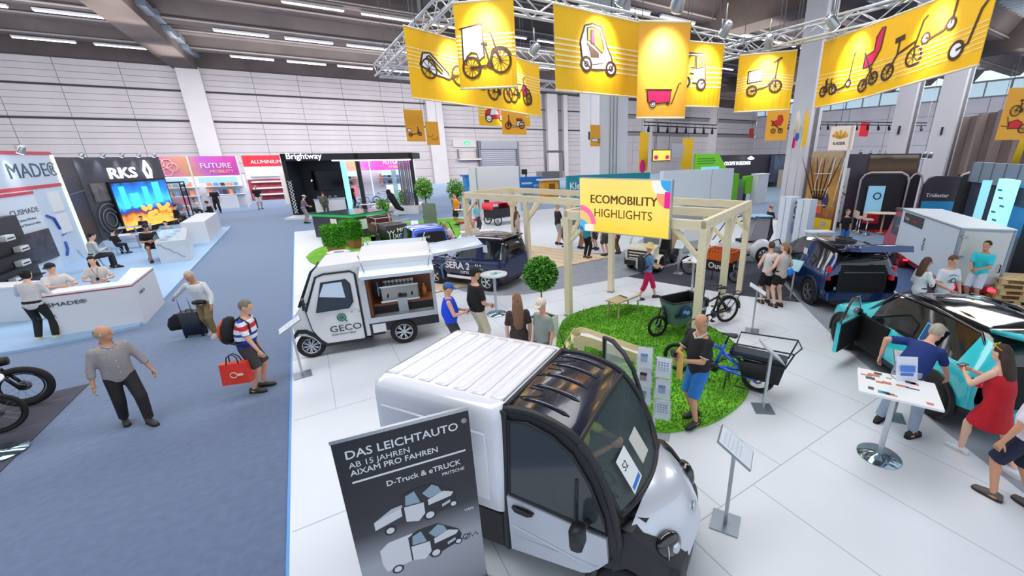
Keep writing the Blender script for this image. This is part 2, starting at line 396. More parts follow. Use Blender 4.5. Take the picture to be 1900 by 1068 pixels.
# artificial turf: thick pile built as a stuff object
TURF = mat((112,178,46),.95,n=.3,ns=3.,b=.5,name='artificial_turf')
def turf(px,label,curve=5,dens=0):
    P = spline([at(*a) for a in px+[px[0]]],curve)[:-1]
    return tag(flat('turf_island',P,PZ+.03,TURF,.035),label,'artificial turf')
T1 = turf([(1030,650),(1045,597),(1090,576),(1140,567),(1225,574),(1310,605),(1368,645),(1391,690),(1383,740),(1340,778),(1284,798),(1200,800),(1100,740)],'bright green artificial turf island under pergola, slide and bench')
T2 = turf([(568,478),(580,490),(613,495),(655,490),(700,470),(720,445),(690,440),(640,448),(590,462)],'bright green turf oval under the clipped box hedges')
T3 = turf([(690,428),(760,412),(850,406),(862,415),(850,440),(815,470),(720,470),(690,450)],'bright green turf patch under the small blue car and cargo bikes')
def blades(o,n,lab):                                          # short pile
    pts = [v.co for v in o.data.vertices];n2 = len(pts)//2;P = [(p.x,p.y) for p in pts[n2:]]
    x0,x1 = min(p[0] for p in P),max(p[0] for p in P);y0,y1 = min(p[1] for p in P),max(p[1] for p in P)
    def ins(x,y):
        c = False;j = len(P)-1
        for i in range(len(P)):
            if (P[i][1] > y) != (P[j][1] > y) and x < (P[j][0]-P[i][0])*(y-P[i][1])/(P[j][1]-P[i][1])+P[i][0]: c = not c
            j = i
        return c
    q = MB()
    while len(q.f) < n:
        x,y = random.uniform(x0,x1),random.uniform(y0,y1)
        if not ins(x,y): continue
        a = random.uniform(0,6.3);h = random.uniform(.02,.04);b = .012;z = PZ+.029
        q.add([(x-b*cos(a),y-b*sin(a),z),(x+b*cos(a),y+b*sin(a),z),(x+random.uniform(-.02,.02),y+random.uniform(-.02,.02),z+h)],[(0,1,2)],random.randint(0,1))
    g = obj('pile',q,[mat((112,182,52),.9),mat((86,150,34),.9)],o,kind='stuff')
blades(T1,26000,'')
# timber deck, plank by plank
deck = thing('timber_deck','pale timber plank deck under the rear half of the pergola','deck',(0,0,PZ))
q = MB();qq = [pg(-9,-.9),pg(-9,6.2),pg(-2.05,6.2),pg(-4.6,-.9)];q.prism([(v.x,v.y) for v in qq],-.005,.012);obj('bearer',q,mat((150,130,110),.8),deck)
WD = [wood((238,214,182),1.),wood((228,200,166),1.2),wood((244,224,196),.8)]
ang = atan2(E1.y,E1.x)
for k in range(46):
    b0 = -.9+k*.154;e = -4.27+.36*b0;q = MB();L = e+9;s = 0.
    for seg in range(2):
        l = L*(.42 if (seg+k) % 2 else .58)
        q = MB();q.box(s,s+l-.008,.004,.146,.01,.035);v = pg(-9,b0)
        obj('plank',q,WD[(k*2+seg) % 3],deck,tr(v.x,v.y,0) @ rotz(ang));s += l
carpet('red_carpet',[(1565,418),(1640,395),(1700,415),(1665,438),(1655,440)],PZ+.01,mat((214,12,22),.8,n=.06),'bright red carpet on the low stage of the camper stand')
# ---------------------------------------------------------------- pergola and its sign
PINE = wood((240,226,194),1.2)
def beam(a,b,z,w_=.12,h=.2,name='beam',par=None):
    d = b-a;q = MB();q.box(-.06,d.length+.06,-w_/2,w_/2,0,h);return obj(name,q,PINE,par,tr(a.x,a.y,z) @ rotz(atan2(d.y,d.x)))
def brace(a,dr,z1,par,s=.62):
    q = MB();q.tube([(0,0,-s),(s,0,0)],.055,4,0,False);obj('brace',q,PINE,par,tr(a.x,a.y,z1) @ rotz(atan2(dr.y,dr.x)))
def pergola(label,A,B,posts,xb):
    t = thing('pergola',label,'pergola',pg(A[0],B[0],PZ));inv = pg(A[0],B[0]);off = -V((inv.x,inv.y,0))
    P = lambda a,b: pg(a,b)+off
    for a,b in posts:
        q = MB();q.box(-.075,.075,-.075,.075,0,2.55,0,rotz(ang));v = P(a,b);obj('post',q,PINE,t,tr(v.x,v.y,0))
        q = MB();q.box(-.09,.09,-.09,.09,0,.03,0,rotz(ang));obj('post_foot',q,STEEL,t,tr(v.x,v.y,0))
        for dr in (E1 if a < A[1]-.1 else -E1,E2 if b < B[1]-.1 else -E2): brace(v,dr,2.5,t)
    for b in (B[0],B[1])+tuple(xb): beam(P(A[0],b),P(A[1],b),2.5,par=t)
    for a in A[:2]: beam(P(a,B[0]),P(a,B[1]),2.52,par=t,w_=.1)
    return t
pergola('pale pine pergola carrying the yellow highlights sign',(0,3.32),(0,4.05),[(0,0),(0,2.25),(3.32,0),(3.32,4.05),(3.32,2.0)],(2.0,))
pergola('pale pine pergola over the timber deck behind the round-crowned tree',(-6.2,-1.0),(2.38,4.9),[(-6.2,2.38),(-3.3,2.38),(-6.2,4.9),(-3.3,4.9)],())
# sign box
t = thing('lightbox_sign','glowing yellow lightbox sign on the front beam of the pergola','sign',pg(.45,-.12,2.3),ang)
SY = ramp_mat([(0,(255,214,60)),(.45,(255,226,110)),(1,(255,224,120))],2,.83,0,e=.35,r=.4,name='backlit_yellow_film')
q = MB();q.box(0,2.2,-.01,.1,0,1.2,0,bv=0);obj('frame',q,mat((205,208,216),.3,.7),t)
q = MB();q.box(.02,2.18,-.016,-.008,.02,1.18);obj('face',q,SY,t)
SM = plane_frame((0,-.017,0),(1,0,0))
BR = mat((112,74,10),.6);[text('lettering','ECOMOBILITY',.258,BR,t,SM @ tr(1.1+dx_,.66),.002+dx_*.05,'CENTER',0,.98) for dx_ in (-.006,0,.006)];text('lettering','HIGHLIGHTS',.262,BR,t,SM @ tr(1.1,.36),.002,'CENTER',0,.95)
def patch(par,M,pts,rgb,off=0.,e=.3,name='print'):
    q = MB();q.prism(pts,off,off+.002);return obj(name,q,mat(rgb,.5,e=e),par,M)
patch(t,SM,arc(.02,.18,.42,0,90)+[(.02,.18)],(255,120,170),.0);patch(t,SM,arc(.02,.18,.3,0,90)+[(.02,.18)],(255,205,130),.002)
patch(t,SM,arc(.02,.02,.26,0,90)+[(.02,.02)],(80,190,240),.003);patch(t,SM,[(.15,.02),(.38,.02),(.38,.17),(.15,.17)],(252,248,236),.004);patch(t,SM,arc(.02,.02,.1,0,90)+[(.02,.02)],(30,120,200),.005)
patch(t,SM,arc(2.18,1.18,.42,180,270)+[(2.18,1.18)],(250,246,240),.0);patch(t,SM,arc(2.18,1.18,.22,180,270)+[(2.18,1.18)],(60,170,235),.002)
patch(t,SM,arc(2.18,.92,.3,180,270)+[(2.18,.92)],(255,160,120),.001);patch(t,SM,[(2.06,.64),(2.18,.64),(2.18,.96),(2.06,.96)],(240,30,150),.003)
# ---------------------------------------------------------------- lighting truss
TR_ = mat((222,224,228),.3,.55,name='truss_aluminium')
def truss(a,b,label,w_=.3):
    a,b = V(a),V(b);d = b-a;L = d.length;t = thing('lighting_truss',label,'truss',a,0)
    M = plane_frame((0,0,0),d);n = max(2,int(L/.42))
    for k,(y,z) in enumerate(((-w_/2,-w_/2),(w_/2,-w_/2),(w_/2,w_/2),(-w_/2,w_/2))):
        q = MB();q.tube([(0,y,z),(L,y,z)],.03,6);obj('chord',q,TR_,t,M)
    q = MB()
    for i in range(n):
        x0,x1 = L*i/n,L*(i+1)/n;s = 1 if i % 2 else -1
        for y in (-1,1): q.tube([(x0,y*w_/2,-s*w_/2),(x1,y*w_/2,s*w_/2)],.014,4)
        for z in (-1,1): q.tube([(x0,-s*w_/2,z*w_/2),(x1,s*w_/2,z*w_/2)],.014,4)
    obj('lattice',q,TR_,t,M)
    q = MB()
    for f_ in (.15,.85): v = d*f_;q.tube([(v.x,v.y,w_/2),(v.x,v.y,9.6)],.012,4)
    obj('hanging_wire',q,MIDGREY,t)
    return t
TZ = 6.5
C1,C2,C3,C4 = (2.65,15.2,TZ),(2.75,7.5,TZ),(10.0,7.5,TZ),(10.0,15.2,TZ)
truss(C2,C1,'silver lattice truss rising behind the banner with the bicycle trailer');truss(C2,C3,'long silver lattice truss above the banner with the bubble car')
truss(C1,C4,'silver lattice truss at the back of the banner ring');truss(C3,(9.9,1.0,TZ),'silver lattice truss along the long banner of scooters and strollers')
truss(C3,C4,'silver lattice truss running back from the ring corner over the small white car banner');truss((2.75,11.2,TZ),(10,11.2,TZ),'silver lattice truss crossing the middle of the banner ring')
def spot(p,label,aim=(0,.5,-1),m=DKGREY,s=1.,hang=.3,power=0,em=9.):
    t = thing('spotlight',label,'spotlight',p,0,None)
    M = plane_frame((0,0,0),V(aim).orthogonal(),V(aim));M = M @ MX.Diagonal((s,s,s,1))
    q = MB();q.tube([(0,-.16,0),(0,-.1,0),(0,.1,0),(0,.13,0)],[.05,.09,.1,.1],12);obj('head',q,m,t,M)
    q = MB();q.tube([(0,.125,0),(0,.14,0)],.088,12);obj('lens',q,mat((240,246,255),.3,e=em,name='lit_lens_%d' % em),t,M)
    q = MB();q.tube([(-.11*s,0,0),(-.11*s,0,.16*s),(.11*s,0,.16*s),(.11*s,0,0)],.012*s,6);q.tube([(0,0,.16*s),(0,0,hang)],.014*s,6);obj('yoke',q,m,t)
    if power:
        l = bpy.data.lights.new('spot_beam','SPOT');l.energy = power;l.spot_size = rad(70);l.spot_blend = .8;l.shadow_soft_size = .15
        lo = link('spot_beam',l,t,MX.Translation(V(aim).normalized()*.22) @ V(aim).to_track_quat('-Z','Y').to_matrix().to_4x4())
    return t
SPK = [(2.7,9.6),(9.95,4.2)]
for (x,y),s in zip(SPK,('behind the box trike banner','above the long scooter banner')):
    t = thing('hanging_speaker','black line speaker hanging from the truss '+s,'speaker',(x,y,TZ+.2));q = MB();q.box(-.13,.13,-.15,.15,0,.75,bv=.03);obj('cabinet',q,BLACK,t);q = MB();q.box(-.1,.1,-.165,-.15,.04,.7);obj('grille',q,DKGREY,t);q = MB();q.tube([(0,0,.75),(0,0,9)],.015,5);obj('cable',q,BLACK,t)
# ---------------------------------------------------------------- yellow banners with printed vehicles
YEL = mat((250,192,8),.6,n=.04,ns=1.5,name='yellow_banner_cloth');ORA = mat((244,172,48),.6,n=.03,ns=1.5,name='orange_banner_card')
INK = mat((66,40,24),.6);PWH = mat((238,240,248),.6);PPK = mat((226,10,86),.6);PSTR = mat((255,232,176),.6);PRD = mat((222,30,40),.6)
class Cloth:
    """sheet through the given top and bottom points; prints lie .01 m in front of it"""
    def __init__(s,top,bot): s.t = [V(a) for a in top];s.b = [V(a) for a in bot];s.W = sum((s.t[i+1]-s.t[i]).length for i in range(len(s.t)-1));s.H = sum((a-b).length for a,b in zip(s.t,s.b))/len(s.t)
    def lerp(s,L,u):
        u = max(0,min(.99999,u))*(len(L)-1);i = int(u);return L[i].lerp(L[i+1],u-i)
    def pos(s,x,y,off=0.):                       # x, y in metres from the lower corner
        u = x/s.W;a,b = s.lerp(s.t,u),s.lerp(s.b,u);d = s.lerp(s.t,min(1,u+.02))-s.lerp(s.t,max(0,u-.02));n = d.cross(V((0,0,1))).normalized()
        return b.lerp(a,y/s.H)+n*off
    def sheet(s,mb,N=24,mi=0,th=.012):
        secs = []
        for k in range(N+1):
            x = s.W*k/N;r = .006*sin(k*2.1) if N > 4 else 0
            secs.append([s.pos(x,0,th/2+r),s.pos(x,s.H,th/2),s.pos(x,s.H,-th/2),s.pos(x,0,-th/2+r)])
        mb.loft(secs,mi,True,True,False)
    def line(s,mb,pts,w_,mi=0,off=.016,closed=False):
        if closed: pts = list(pts)+[pts[0],pts[1]]
        P = []
        for a,b in zip(pts,pts[1:]):
            n = max(1,int(sqrt((a[0]-b[0])**2+(a[1]-b[1])**2)/.3));P += [(a[0]+(b[0]-a[0])*k/n,a[1]+(b[1]-a[1])*k/n) for k in range(n)]
        P.append(pts[-1]);vs = []
        for i,p in enumerate(P):
            a,b = P[max(0,i-1)],P[min(len(P)-1,i+1)];dx,dy = b[0]-a[0],b[1]-a[1];l = sqrt(dx*dx+dy*dy) or 1;nx,ny = -dy/l*w_/2,dx/l*w_/2
            vs += [s.pos(p[0]+nx,p[1]+ny,off),s.pos(p[0]-nx,p[1]-ny,off)]
        mb.add(vs,[(2*i,2*i+1,2*i+3,2*i+2) for i in range(len(P)-1)],mi)
    def fill(s,mb,pts,mi=0,off=.013):
        mb.add([s.pos(x,y,off) for x,y in pts],[list(range(len(pts)))],mi)
def circ(x,y,r,n=20): return [(x+r*cos(2*pi*k/n),y+r*sin(2*pi*k/n)) for k in range(n)]
class Draw:                                        # pens: 0 ink 1 white 2 pink 3 stripe 4 red 5 yellow
    def __init__(s,c,x,y,k): s.c = c;s.x = x;s.y = y;s.k = k;s.mb = MB();s.st = MB()
    def T(s,P): return [(s.x+a*s.k,s.y+b*s.k) for a,b in P]
    def l(s,P,w_=.03,m=0,off=.018): s.c.line(s.mb,s.T(P),w_*s.k,m,off);return s
    def f(s,P,m=1,off=.014,edge=.025): 
        s.c.fill(s.mb,s.T(P),m,off)
        if edge: s.c.line(s.mb,s.T(P),edge*s.k,0,off+.004,True)
        return s
    def wheel(s,x,y,r,spokes=8,w_=.035,fillm=None):
        if fillm is not None: s.f(circ(x,y,r),fillm,.017,0)
        s.c.line(s.mb,s.T(circ(x,y,r)),w_*s.k,0,.019,True)
        for i in range(spokes): a = 2*pi*i/spokes;s.l([(x,y),(x+r*cos(a),y+r*sin(a))],.01)
        return s
    def stripes(s,y0,y1,n,w_,x0=0.,x1=None,dip=0.):
        for i in range(n):
            y = y0+(y1-y0)*i/max(1,n-1)
            s.c.line(s.st,[(x0+(((x1 or s.c.W)-x0)*k/8),y-dip*sin(pi*k/8)) for k in range(9)],w_,0,.011)
        return s
    def bike(s,x,y,r=.2,wb=.62,spokes=8):
        s.wheel(x,y+r,r,spokes).wheel(x+wb,y+r,r,spokes)
        s.l([(x,y+r),(x+wb*.38,y+r),(x+wb*.75,y+r*2.4),(x+wb*.3,y+r*2.3),(x,y+r)]);s.l([(x+wb*.38,y+r),(x+wb*.24,y+r*3)]);s.l([(x+wb*.13,y+r*3),(x+wb*.36,y+r*3)],.05)
        s.l([(x+wb,y+r),(x+wb*.72,y+r*3.1),(x+wb*.86,y+r*3.3)]);s.wheel(x+wb*.38,y+r,r*.28,0);return s
def banner(label,top,bot,draw=None,cloth=YEL,N=24,rod=True,cat='banner',frame=False):
    c = Cloth(top,bot);mid = (c.t[0]+c.t[-1]+c.b[0]+c.b[-1])/4
    t = thing('hanging_banner',label,cat,(0,0,0));q = MB();c.sheet(q,N);obj('sheet',q,cloth,t)
    if rod and c.W > .7:
        for f_ in ((.5,) if c.W < 3 else (.25,.72)):
            a = c.pos(c.W*f_,c.H,.62)+V((0,0,.1));spot(a,'silver spotlight in front of the '+label.split(', ')[0].replace('printed ','')+('' if f_ == .5 else ', one end' if f_ < .5 else ', other end'),c.pos(c.W*f_,c.H*.62)-a,ALU,1.0,.45,150)
    if rod:
        for h_ in (0,c.H): q = MB();q.tube([c.pos(c.W*k/8,h_) for k in range(9)],.018,6);obj('edge_rod',q,mat((240,228,200),.5),t)
    q = MB()
    for f_ in (.06,.94): v = c.pos(c.W*f_,c.H);q.tube([v,v+V((0,0,15.8-v.z))],.008,4)
    obj('hanging_cord',q,MIDGREY,t)
    if draw:
        d = Draw(c,0,0,1);draw(d)
        if d.st.f: obj('stripe_print',d.st,PSTR,t)
        obj('vehicle_print',d.mb,[INK,PWH,PPK,PSTR,PRD,YEL],t)
    return t
def hung(tl,tr_,bl,br,z):                     # top corners at height z, sheet falling straight down
    a,b = at(*tl,z),at(*tr_,z);za,zb = over(a,*bl),over(b,*br);z0 = (za+zb)/2
    return [a,b],[V((a.x,a.y,z0)),V((b.x,b.y,z0))]
def hungY(tl,tr_,bl,br,Y,Y2=None):
    a,b = onY(*tl,Y),onY(*tr_,Y2 or Y);z1 = (a.z+b.z)/2;z0 = (over(a,*bl)+over(b,*br))/2
    return [V((a.x,a.y,z1)),V((b.x,b.y,z1))],[V((a.x,a.y,z0)),V((b.x,b.y,z0))]
def d_box_trike(d):
    W,H = d.c.W,d.c.H;d.k = W;d.stripes(H*.38,H*.62,6,H*.022)
    d.f([(.1,.36),(.12,.86),(.46,.9),(.47,.46),(.38,.4),(.34,.5),(.25,.52),(.17,.46),(.15,.36)]);d.l([(.07,.85),(.45,.92),(.46,.9)],.02)
    d.wheel(.24,.3,.15,12).wheel(.74,.38,.17,12).wheel(.56,.33,.04,0,fillm=4);d.l([(.24,.3),(.56,.33),(.63,.55),(.74,.38)]);d.l([(.56,.33),(.48,.62)]);d.l([(.43,.63),(.53,.63)],.04);d.l([(.74,.38),(.66,.6),(.6,.78),(.56,.79)]);d.l(arc(.74,.38,.2,20,140),.02);d.l([(.24,.28),(.56,.3)],.015)
def d_bubble(d):
    W,H = d.c.W,d.c.H;d.stripes(H*.3,H*.62,6,H*.022);d.k = H;d.x = W*.26
    d.f([(.05,.42),(.02,.62),(.1,.82),(.22,.86),(.38,.84),(.48,.62),(.56,.5),(.6,.38),(.56,.33),(.5,.32),(.22,.3),(.12,.36)]);d.f([(.14,.66),(.14,.8),(.22,.82),(.35,.8),(.43,.58),(.4,.52),(.2,.64)],5,.016)
    d.f([(.2,.62),(.2,.78),(.24,.79),(.26,.6)],2,.02);d.f([(.14,.62),(.2,.45),(.34,.46),(.34,.52)],0,.019,0);d.l([(.13,.8),(.14,.55),(.22,.36),(.42,.4),(.46,.55)],.012)
    d.wheel(.12,.36,.085,0,.035,1).wheel(.56,.34,.085,0,.035,1);d.wheel(.12,.36,.03,0,.02).wheel(.56,.34,.03,0,.02)
def d_wagon(d):
    W,H = d.c.W,d.c.H;d.k = W;d.y = H*.12
    d.f([(.2,.3),(.22,.09),(.27,.06),(.3,.1),(.36,.1),(.4,.06),(.66,.09),(.68,.3)],2);d.l([(.16,.31),(.7,.31)],.025);d.wheel(.32,.05,.06,0,.02,1).wheel(.32,.05,.028,0,.015);d.f([(.6,.09),(.6,.03),(.64,.03),(.64,.09)],0,.014,0);d.l([(.63,.05),(.7,.06),(.83,.42),(.88,.43)],.018)
def d_smallcar(d):
    W,H = d.c.W,d.c.H;d.stripes(H*.32,H*.62,5,H*.025);d.k = H;d.x = -.1*H
    d.f([(.0,.38),(.0,.6),(.1,.82),(.4,.83),(.48,.6),(.5,.4),(.42,.36)]);d.f([(.06,.62),(.14,.78),(.26,.79),(.27,.6)],5,.016);d.f([(.3,.6),(.29,.79),(.38,.79),(.44,.62)],5,.016);d.l([(.18,.52),(.26,.51)],.02);d.wheel(.1,.38,.08,0,.04,1).wheel(.42,.35,.08,0,.04,1)
def d_crate(d):
    W,H = d.c.W,d.c.H;d.stripes(H*.34,H*.58,6,H*.012,dip=-H*.06);d.k = W
    d.f([(.2,.5),(.2,.7),(.45,.74),(.45,.53)]);
    for i in range(5): d.l([(.23+.045*i,.53),(.23+.045*i,.7)],.012)
    d.wheel(.29,.36,.085).wheel(.7,.42,.1);d.l([(.29,.36),(.55,.42),(.68,.58),(.7,.42)],.03);d.l([(.68,.55),(.7,.86)],.03);d.l([(.62,.82),(.76,.9)],.03);d.l(arc(.29,.36,.1,30,170),.015)
def d_trailer(d):
    W,H = d.c.W,d.c.H;d.stripes(H*.45,H*.72,6,H*.014);d.k = H;d.x = W*.03
    d.f([(.1,.5),(.17,.68),(.3,.7),(.62,.46),(.66,.36),(.34,.4)]);d.f([(.22,.62),(.28,.66),(.52,.47),(.5,.42)],5,.017);d.wheel(.26,.47,.14,8,.025);d.l([(.66,.38),(.82,.44)]);d.bike(.86,.3,.15,.5)
    d.x = W*.42;d.bike(.3,.16,.14,.46);d.bike(.95,.18,.15,.5);d.x = W*.8;d.f(circ(.05,.44,.1),2);d.wheel(.22,.3,.1)
def d_long(d):
    W,H = d.c.W,d.c.H;d.stripes(H*.2,H*.5,6,H*.012,dip=H*.05);k = H;d.k = k
    d.x = W*.04;d.bike(.05,.16,.07,.22,4);d.l([(.1,.3),(.12,.42)])
    def scooter(x,y,s=1.):
        d.x = W*x;d.k = k*s;d.wheel(.06,y,.06,0,.03,1).wheel(.42,y+.06,.06,0,.03,1);d.l([(.06,y),(.14,y-.02),(.32,y+.02),(.42,y+.14)],.03);d.l([(.42,y+.06),(.45,y+.48),(.47,y+.56)],.025);d.l([(.44,y+.55),(.5,y+.6)],.03);d.k = k
    scooter(.13,.27,.8)
    d.x = W*.31;d.f([(.05,.42),(.05,.58),(.22,.62),(.22,.8),(.3,.9),(.36,.9),(.34,.62),(.22,.44)],2);d.l([(.03,.64),(.2,.38),(.3,.22)],.03);d.wheel(.1,.18,.08).wheel(.3,.24,.08);d.l([(.1,.18),(.24,.4)],.03)
    d.x = W*.47;d.wheel(.08,.26,.1).wheel(.5,.36,.12);d.l([(.08,.26),(.2,.46),(.48,.56),(.5,.36)],.035);d.l([(.2,.46),(.2,.64)]);d.l([(.12,.65),(.28,.67)],.07);d.l([(.48,.5),(.54,.8),(.6,.84)],.03)
    scooter(.66,.5,1.1);d.k = k
    d.x = W*.84;d.wheel(.1,.26,.1,0,.04,1);d.l([(.1,.26),(.26,.3),(.34,.66),(.5,.84)],.035)
banner('yellow banner printed with a white box cargo trike',*hung((840,6),(952,-4),(852,167),(957,158),6.25),d_box_trike)
banner('wide yellow banner printed with a white bubble car',*hung((1027,6),(1186,42),(1030,165),(1184,182),6.25),d_bubble)
banner('narrow orange banner printed with a pink hand wagon',*hung((1186,39),(1282,41),(1182,218),(1274,219),6.0),d_wagon,ORA,2)
banner('yellow banner printed with a small white car, beside the wagon banner',*hung((1276,76),(1344,82),(1273,195),(1336,200),6.25),d_smallcar)
banner('yellow banner printed with a scooter carrying a striped crate',*hung((1372,103),(1480,93),(1360,207),(1466,204),6.25),d_crate)
tp = [at(x,y,6.3) for x,y in ((1530,78),(1620,45),(1730,3),(1862,-55))]
banner('very long yellow banner printed with scooters, stroller and folding bike',tp,[V((a.x,a.y,over(a,x,y))) for a,(x,y) in zip(tp,((1512,200),(1600,183),(1710,152),(1834,118)))],d_long,N=30)
a,b = at(748,47,6.3),at(1000,121,6.3);za,zb = over(a,762,181),over(b,1002,216)
banner('long yellow banner printed with bicycle trailer and bicycles, behind the trike banner',[a,a.lerp(b,.5)+V((.1,-.1,0)),b],[V((a.x,a.y,za)),V(((a.x+b.x)/2+.1,(a.y+b.y)/2-.1,(za+zb)/2)),V((b.x,b.y,zb))],d_trailer)
def d_escooter(d):
    W,H = d.c.W,d.c.H;d.k = W;d.y = H*.1;d.wheel(.22,.2,.09).wheel(.72,.24,.09);d.l([(.22,.2),(.4,.22),(.6,.26),(.66,.5),(.62,.62)],.04);d.l([(.66,.5),(.72,.24)],.04);d.f([(.08,.34),(.08,.5),(.26,.5),(.26,.34)])
def d_runners(d):
    W,H = d.c.W,d.c.H;d.k = W;d.y = H*.2;d.l(arc(.3,.45,.2,200,360),.03);d.l(arc(.6,.25,.22,200,370),.03)
def d_moped(d):
    W,H = d.c.W,d.c.H;d.k = W;d.y = H*.12;d.wheel(.24,.12,.11).wheel(.8,.15,.11);d.l([(.24,.12),(.3,.42),(.27,.5)],.04);d.f([(.3,.3),(.42,.12),(.6,.14),(.62,.3),(.88,.3),(.9,.16),(.6,.1),(.4,.08)]);d.f([(.6,.32),(.6,.38),(.84,.38),(.84,.32)],4)
def d_redcar(d):
    W,H = d.c.W,d.c.H;d.stripes(H*.5,H*.9,4,H*.05);d.k = H;d.x = W*.1;d.f([(.05,.45),(.1,.7),(.5,.95),(.9,.8),(1.1,.6),(1.1,.4),(.2,.3)],4);d.f([(.3,.5),(.4,.8),(.7,.8),(.8,.55)],1,.017);d.wheel(.25,.35,.17,0,.06,1).wheel(1.0,.4,.17,0,.06,1)
def d_stroller(d):
    W,H = d.c.W,d.c.H;d.k = W;d.y = H*.2;d.f([(.25,.35),(.28,.55),(.5,.6),(.5,.8),(.68,.82),(.75,.6),(.66,.38)],4);d.l([(.2,.6),(.42,.38),(.7,.15)],.04);d.wheel(.35,.12,.1).wheel(.68,.13,.1)
def d_chariot(d):
    W,H = d.c.W,d.c.H;d.k = W;d.y = H*.1;d.bike(.4,.62,.17,.5);d.f([(.3,.2),(.3,.42),(.55,.5),(.75,.4),(.75,.22)],4);d.wheel(.82,.2,.14);d.l([(.05,.3),(.3,.28),(.2,.6)],.03)
def d_van(d):
    W,H = d.c.W,d.c.H;d.k = W;d.y = H*.1;d.f([(.1,.3),(.3,.45),(.6,.45),(.8,.3),(.8,.2),(.1,.2)]);d.wheel(.9,.25,.15)
banner('small orange banner with kick scooter print, by the far hall wall',*hungY((748,204),(783,203),(755,263),(788,262),17),d_escooter,ORA,2,False)
banner('smallest orange banner with skate print, next to the kick scooter banner',*hungY((788,226),(812,225),(794,270),(817,268),21),d_runners,ORA,2,False)
banner('orange banner with white moped print, below the bicycle banners',*hungY((927,168),(973,168),(933,250),(975,249),12.5),d_moped,ORA,2,False)
banner('yellow banner with red car print, half hidden by the moped banner',*hungY((887,200),(982,192),(888,237),(982,231),19),d_redcar,YEL,2)
banner('narrow orange banner with van print, against the big white pillar',*hungY((1095,232),(1114,231),(1095,272),(1114,271),23),d_van,ORA,2,False)
banner('small orange banner with red stroller print, under the crate scooter banner',*hung((1426,196),(1467,195),(1420,261),(1458,260),5.3),d_stroller,ORA,2,False)
banner('orange banner with bicycle and red trailer print, beside the hall columns',*hung((1874,163),(1930,162),(1840,256),(1892,263),5.3),d_chariot,ORA,2,False)
# ---------------------------------------------------------------- vehicles
TYRE = mat((26,26,28),.75,name='tyre_rubber');RIMS = mat((205,208,212),.25,.8,name='alloy_rim');RIMD = mat((60,62,66),.4,.5)
SEAT = mat((30,30,34),.7);LAMPR = mat((190,12,24),.15,e=.25,coat=.6,name='red_tail_lens');LAMPC = mat((210,220,228),.08,.3,coat=.8)
def wheel(par,c,r=.3,w_=.19,rim=RIMS,spokes=5,yaw=0.,name='wheel',side=1,rr=.66):
    """tyre round the local y axis; side = +1 when the outer face looks to +y"""
    M = tr(*c) @ rotz(yaw)
    q = MB();n = 28;prof = [(r*rr,-w_/2),(r*.93,-w_/2),(r,-w_*.34),(r,w_*.34),(r*.93,w_/2),(r*rr,w_/2),(r*rr*.97,w_*.2)]
    q.lathe(prof,n,0,MX.Rotation(-pi/2,4,'X'));q.lathe([(0,0),(r*rr,0)],n,0,MX.Rotation(-pi/2,4,'X'))
    o = obj(name,q,[TYRE],par,M)
    q = MB();y0 = side*w_*.1;y1 = side*w_*.42
    q.lathe([(r*rr,-side*w_*.4),(r*rr*1.02,y1*1.1),(r*rr*.9,y1),(r*rr*.88,y0)],n,0,MX.Rotation(-pi/2,4,'X'))
    for k in range(spokes):
        a = 2*pi*k/spokes
        for s_ in (-1,1):
            b = a+s_*.13;q.tube([(r*.1*cos(a),y1*.9,r*.1*sin(a)),(r*rr*.9*cos(b),y1*.95,r*rr*.9*sin(b))],[r*.06,r*.045],4,0,False)
    q.tube([(0,y0,0),(0,y1,0)],r*.14,10)
    obj('rim',q,rim,o)
    return o
def sections(st,sub=4):
    """catmull-rom through body stations; returns [(t, values)]"""
    out = []
    for i in range(len(st)-1):
        a,b,c,d = st[max(i-1,0)],st[i],st[i+1],st[min(i+2,len(st)-1)]
        for k in range(sub):
            t = k/sub;out.append((i+t,[.5*((2*B)+(C-A)*t+(2*A-5*B+4*C-D)*t*t+(3*B-A-3*C+D)*t**3) for A,B,C,D in zip(a,b,c,d)]))
    return out+[(len(st)-1,list(st[-1]))]
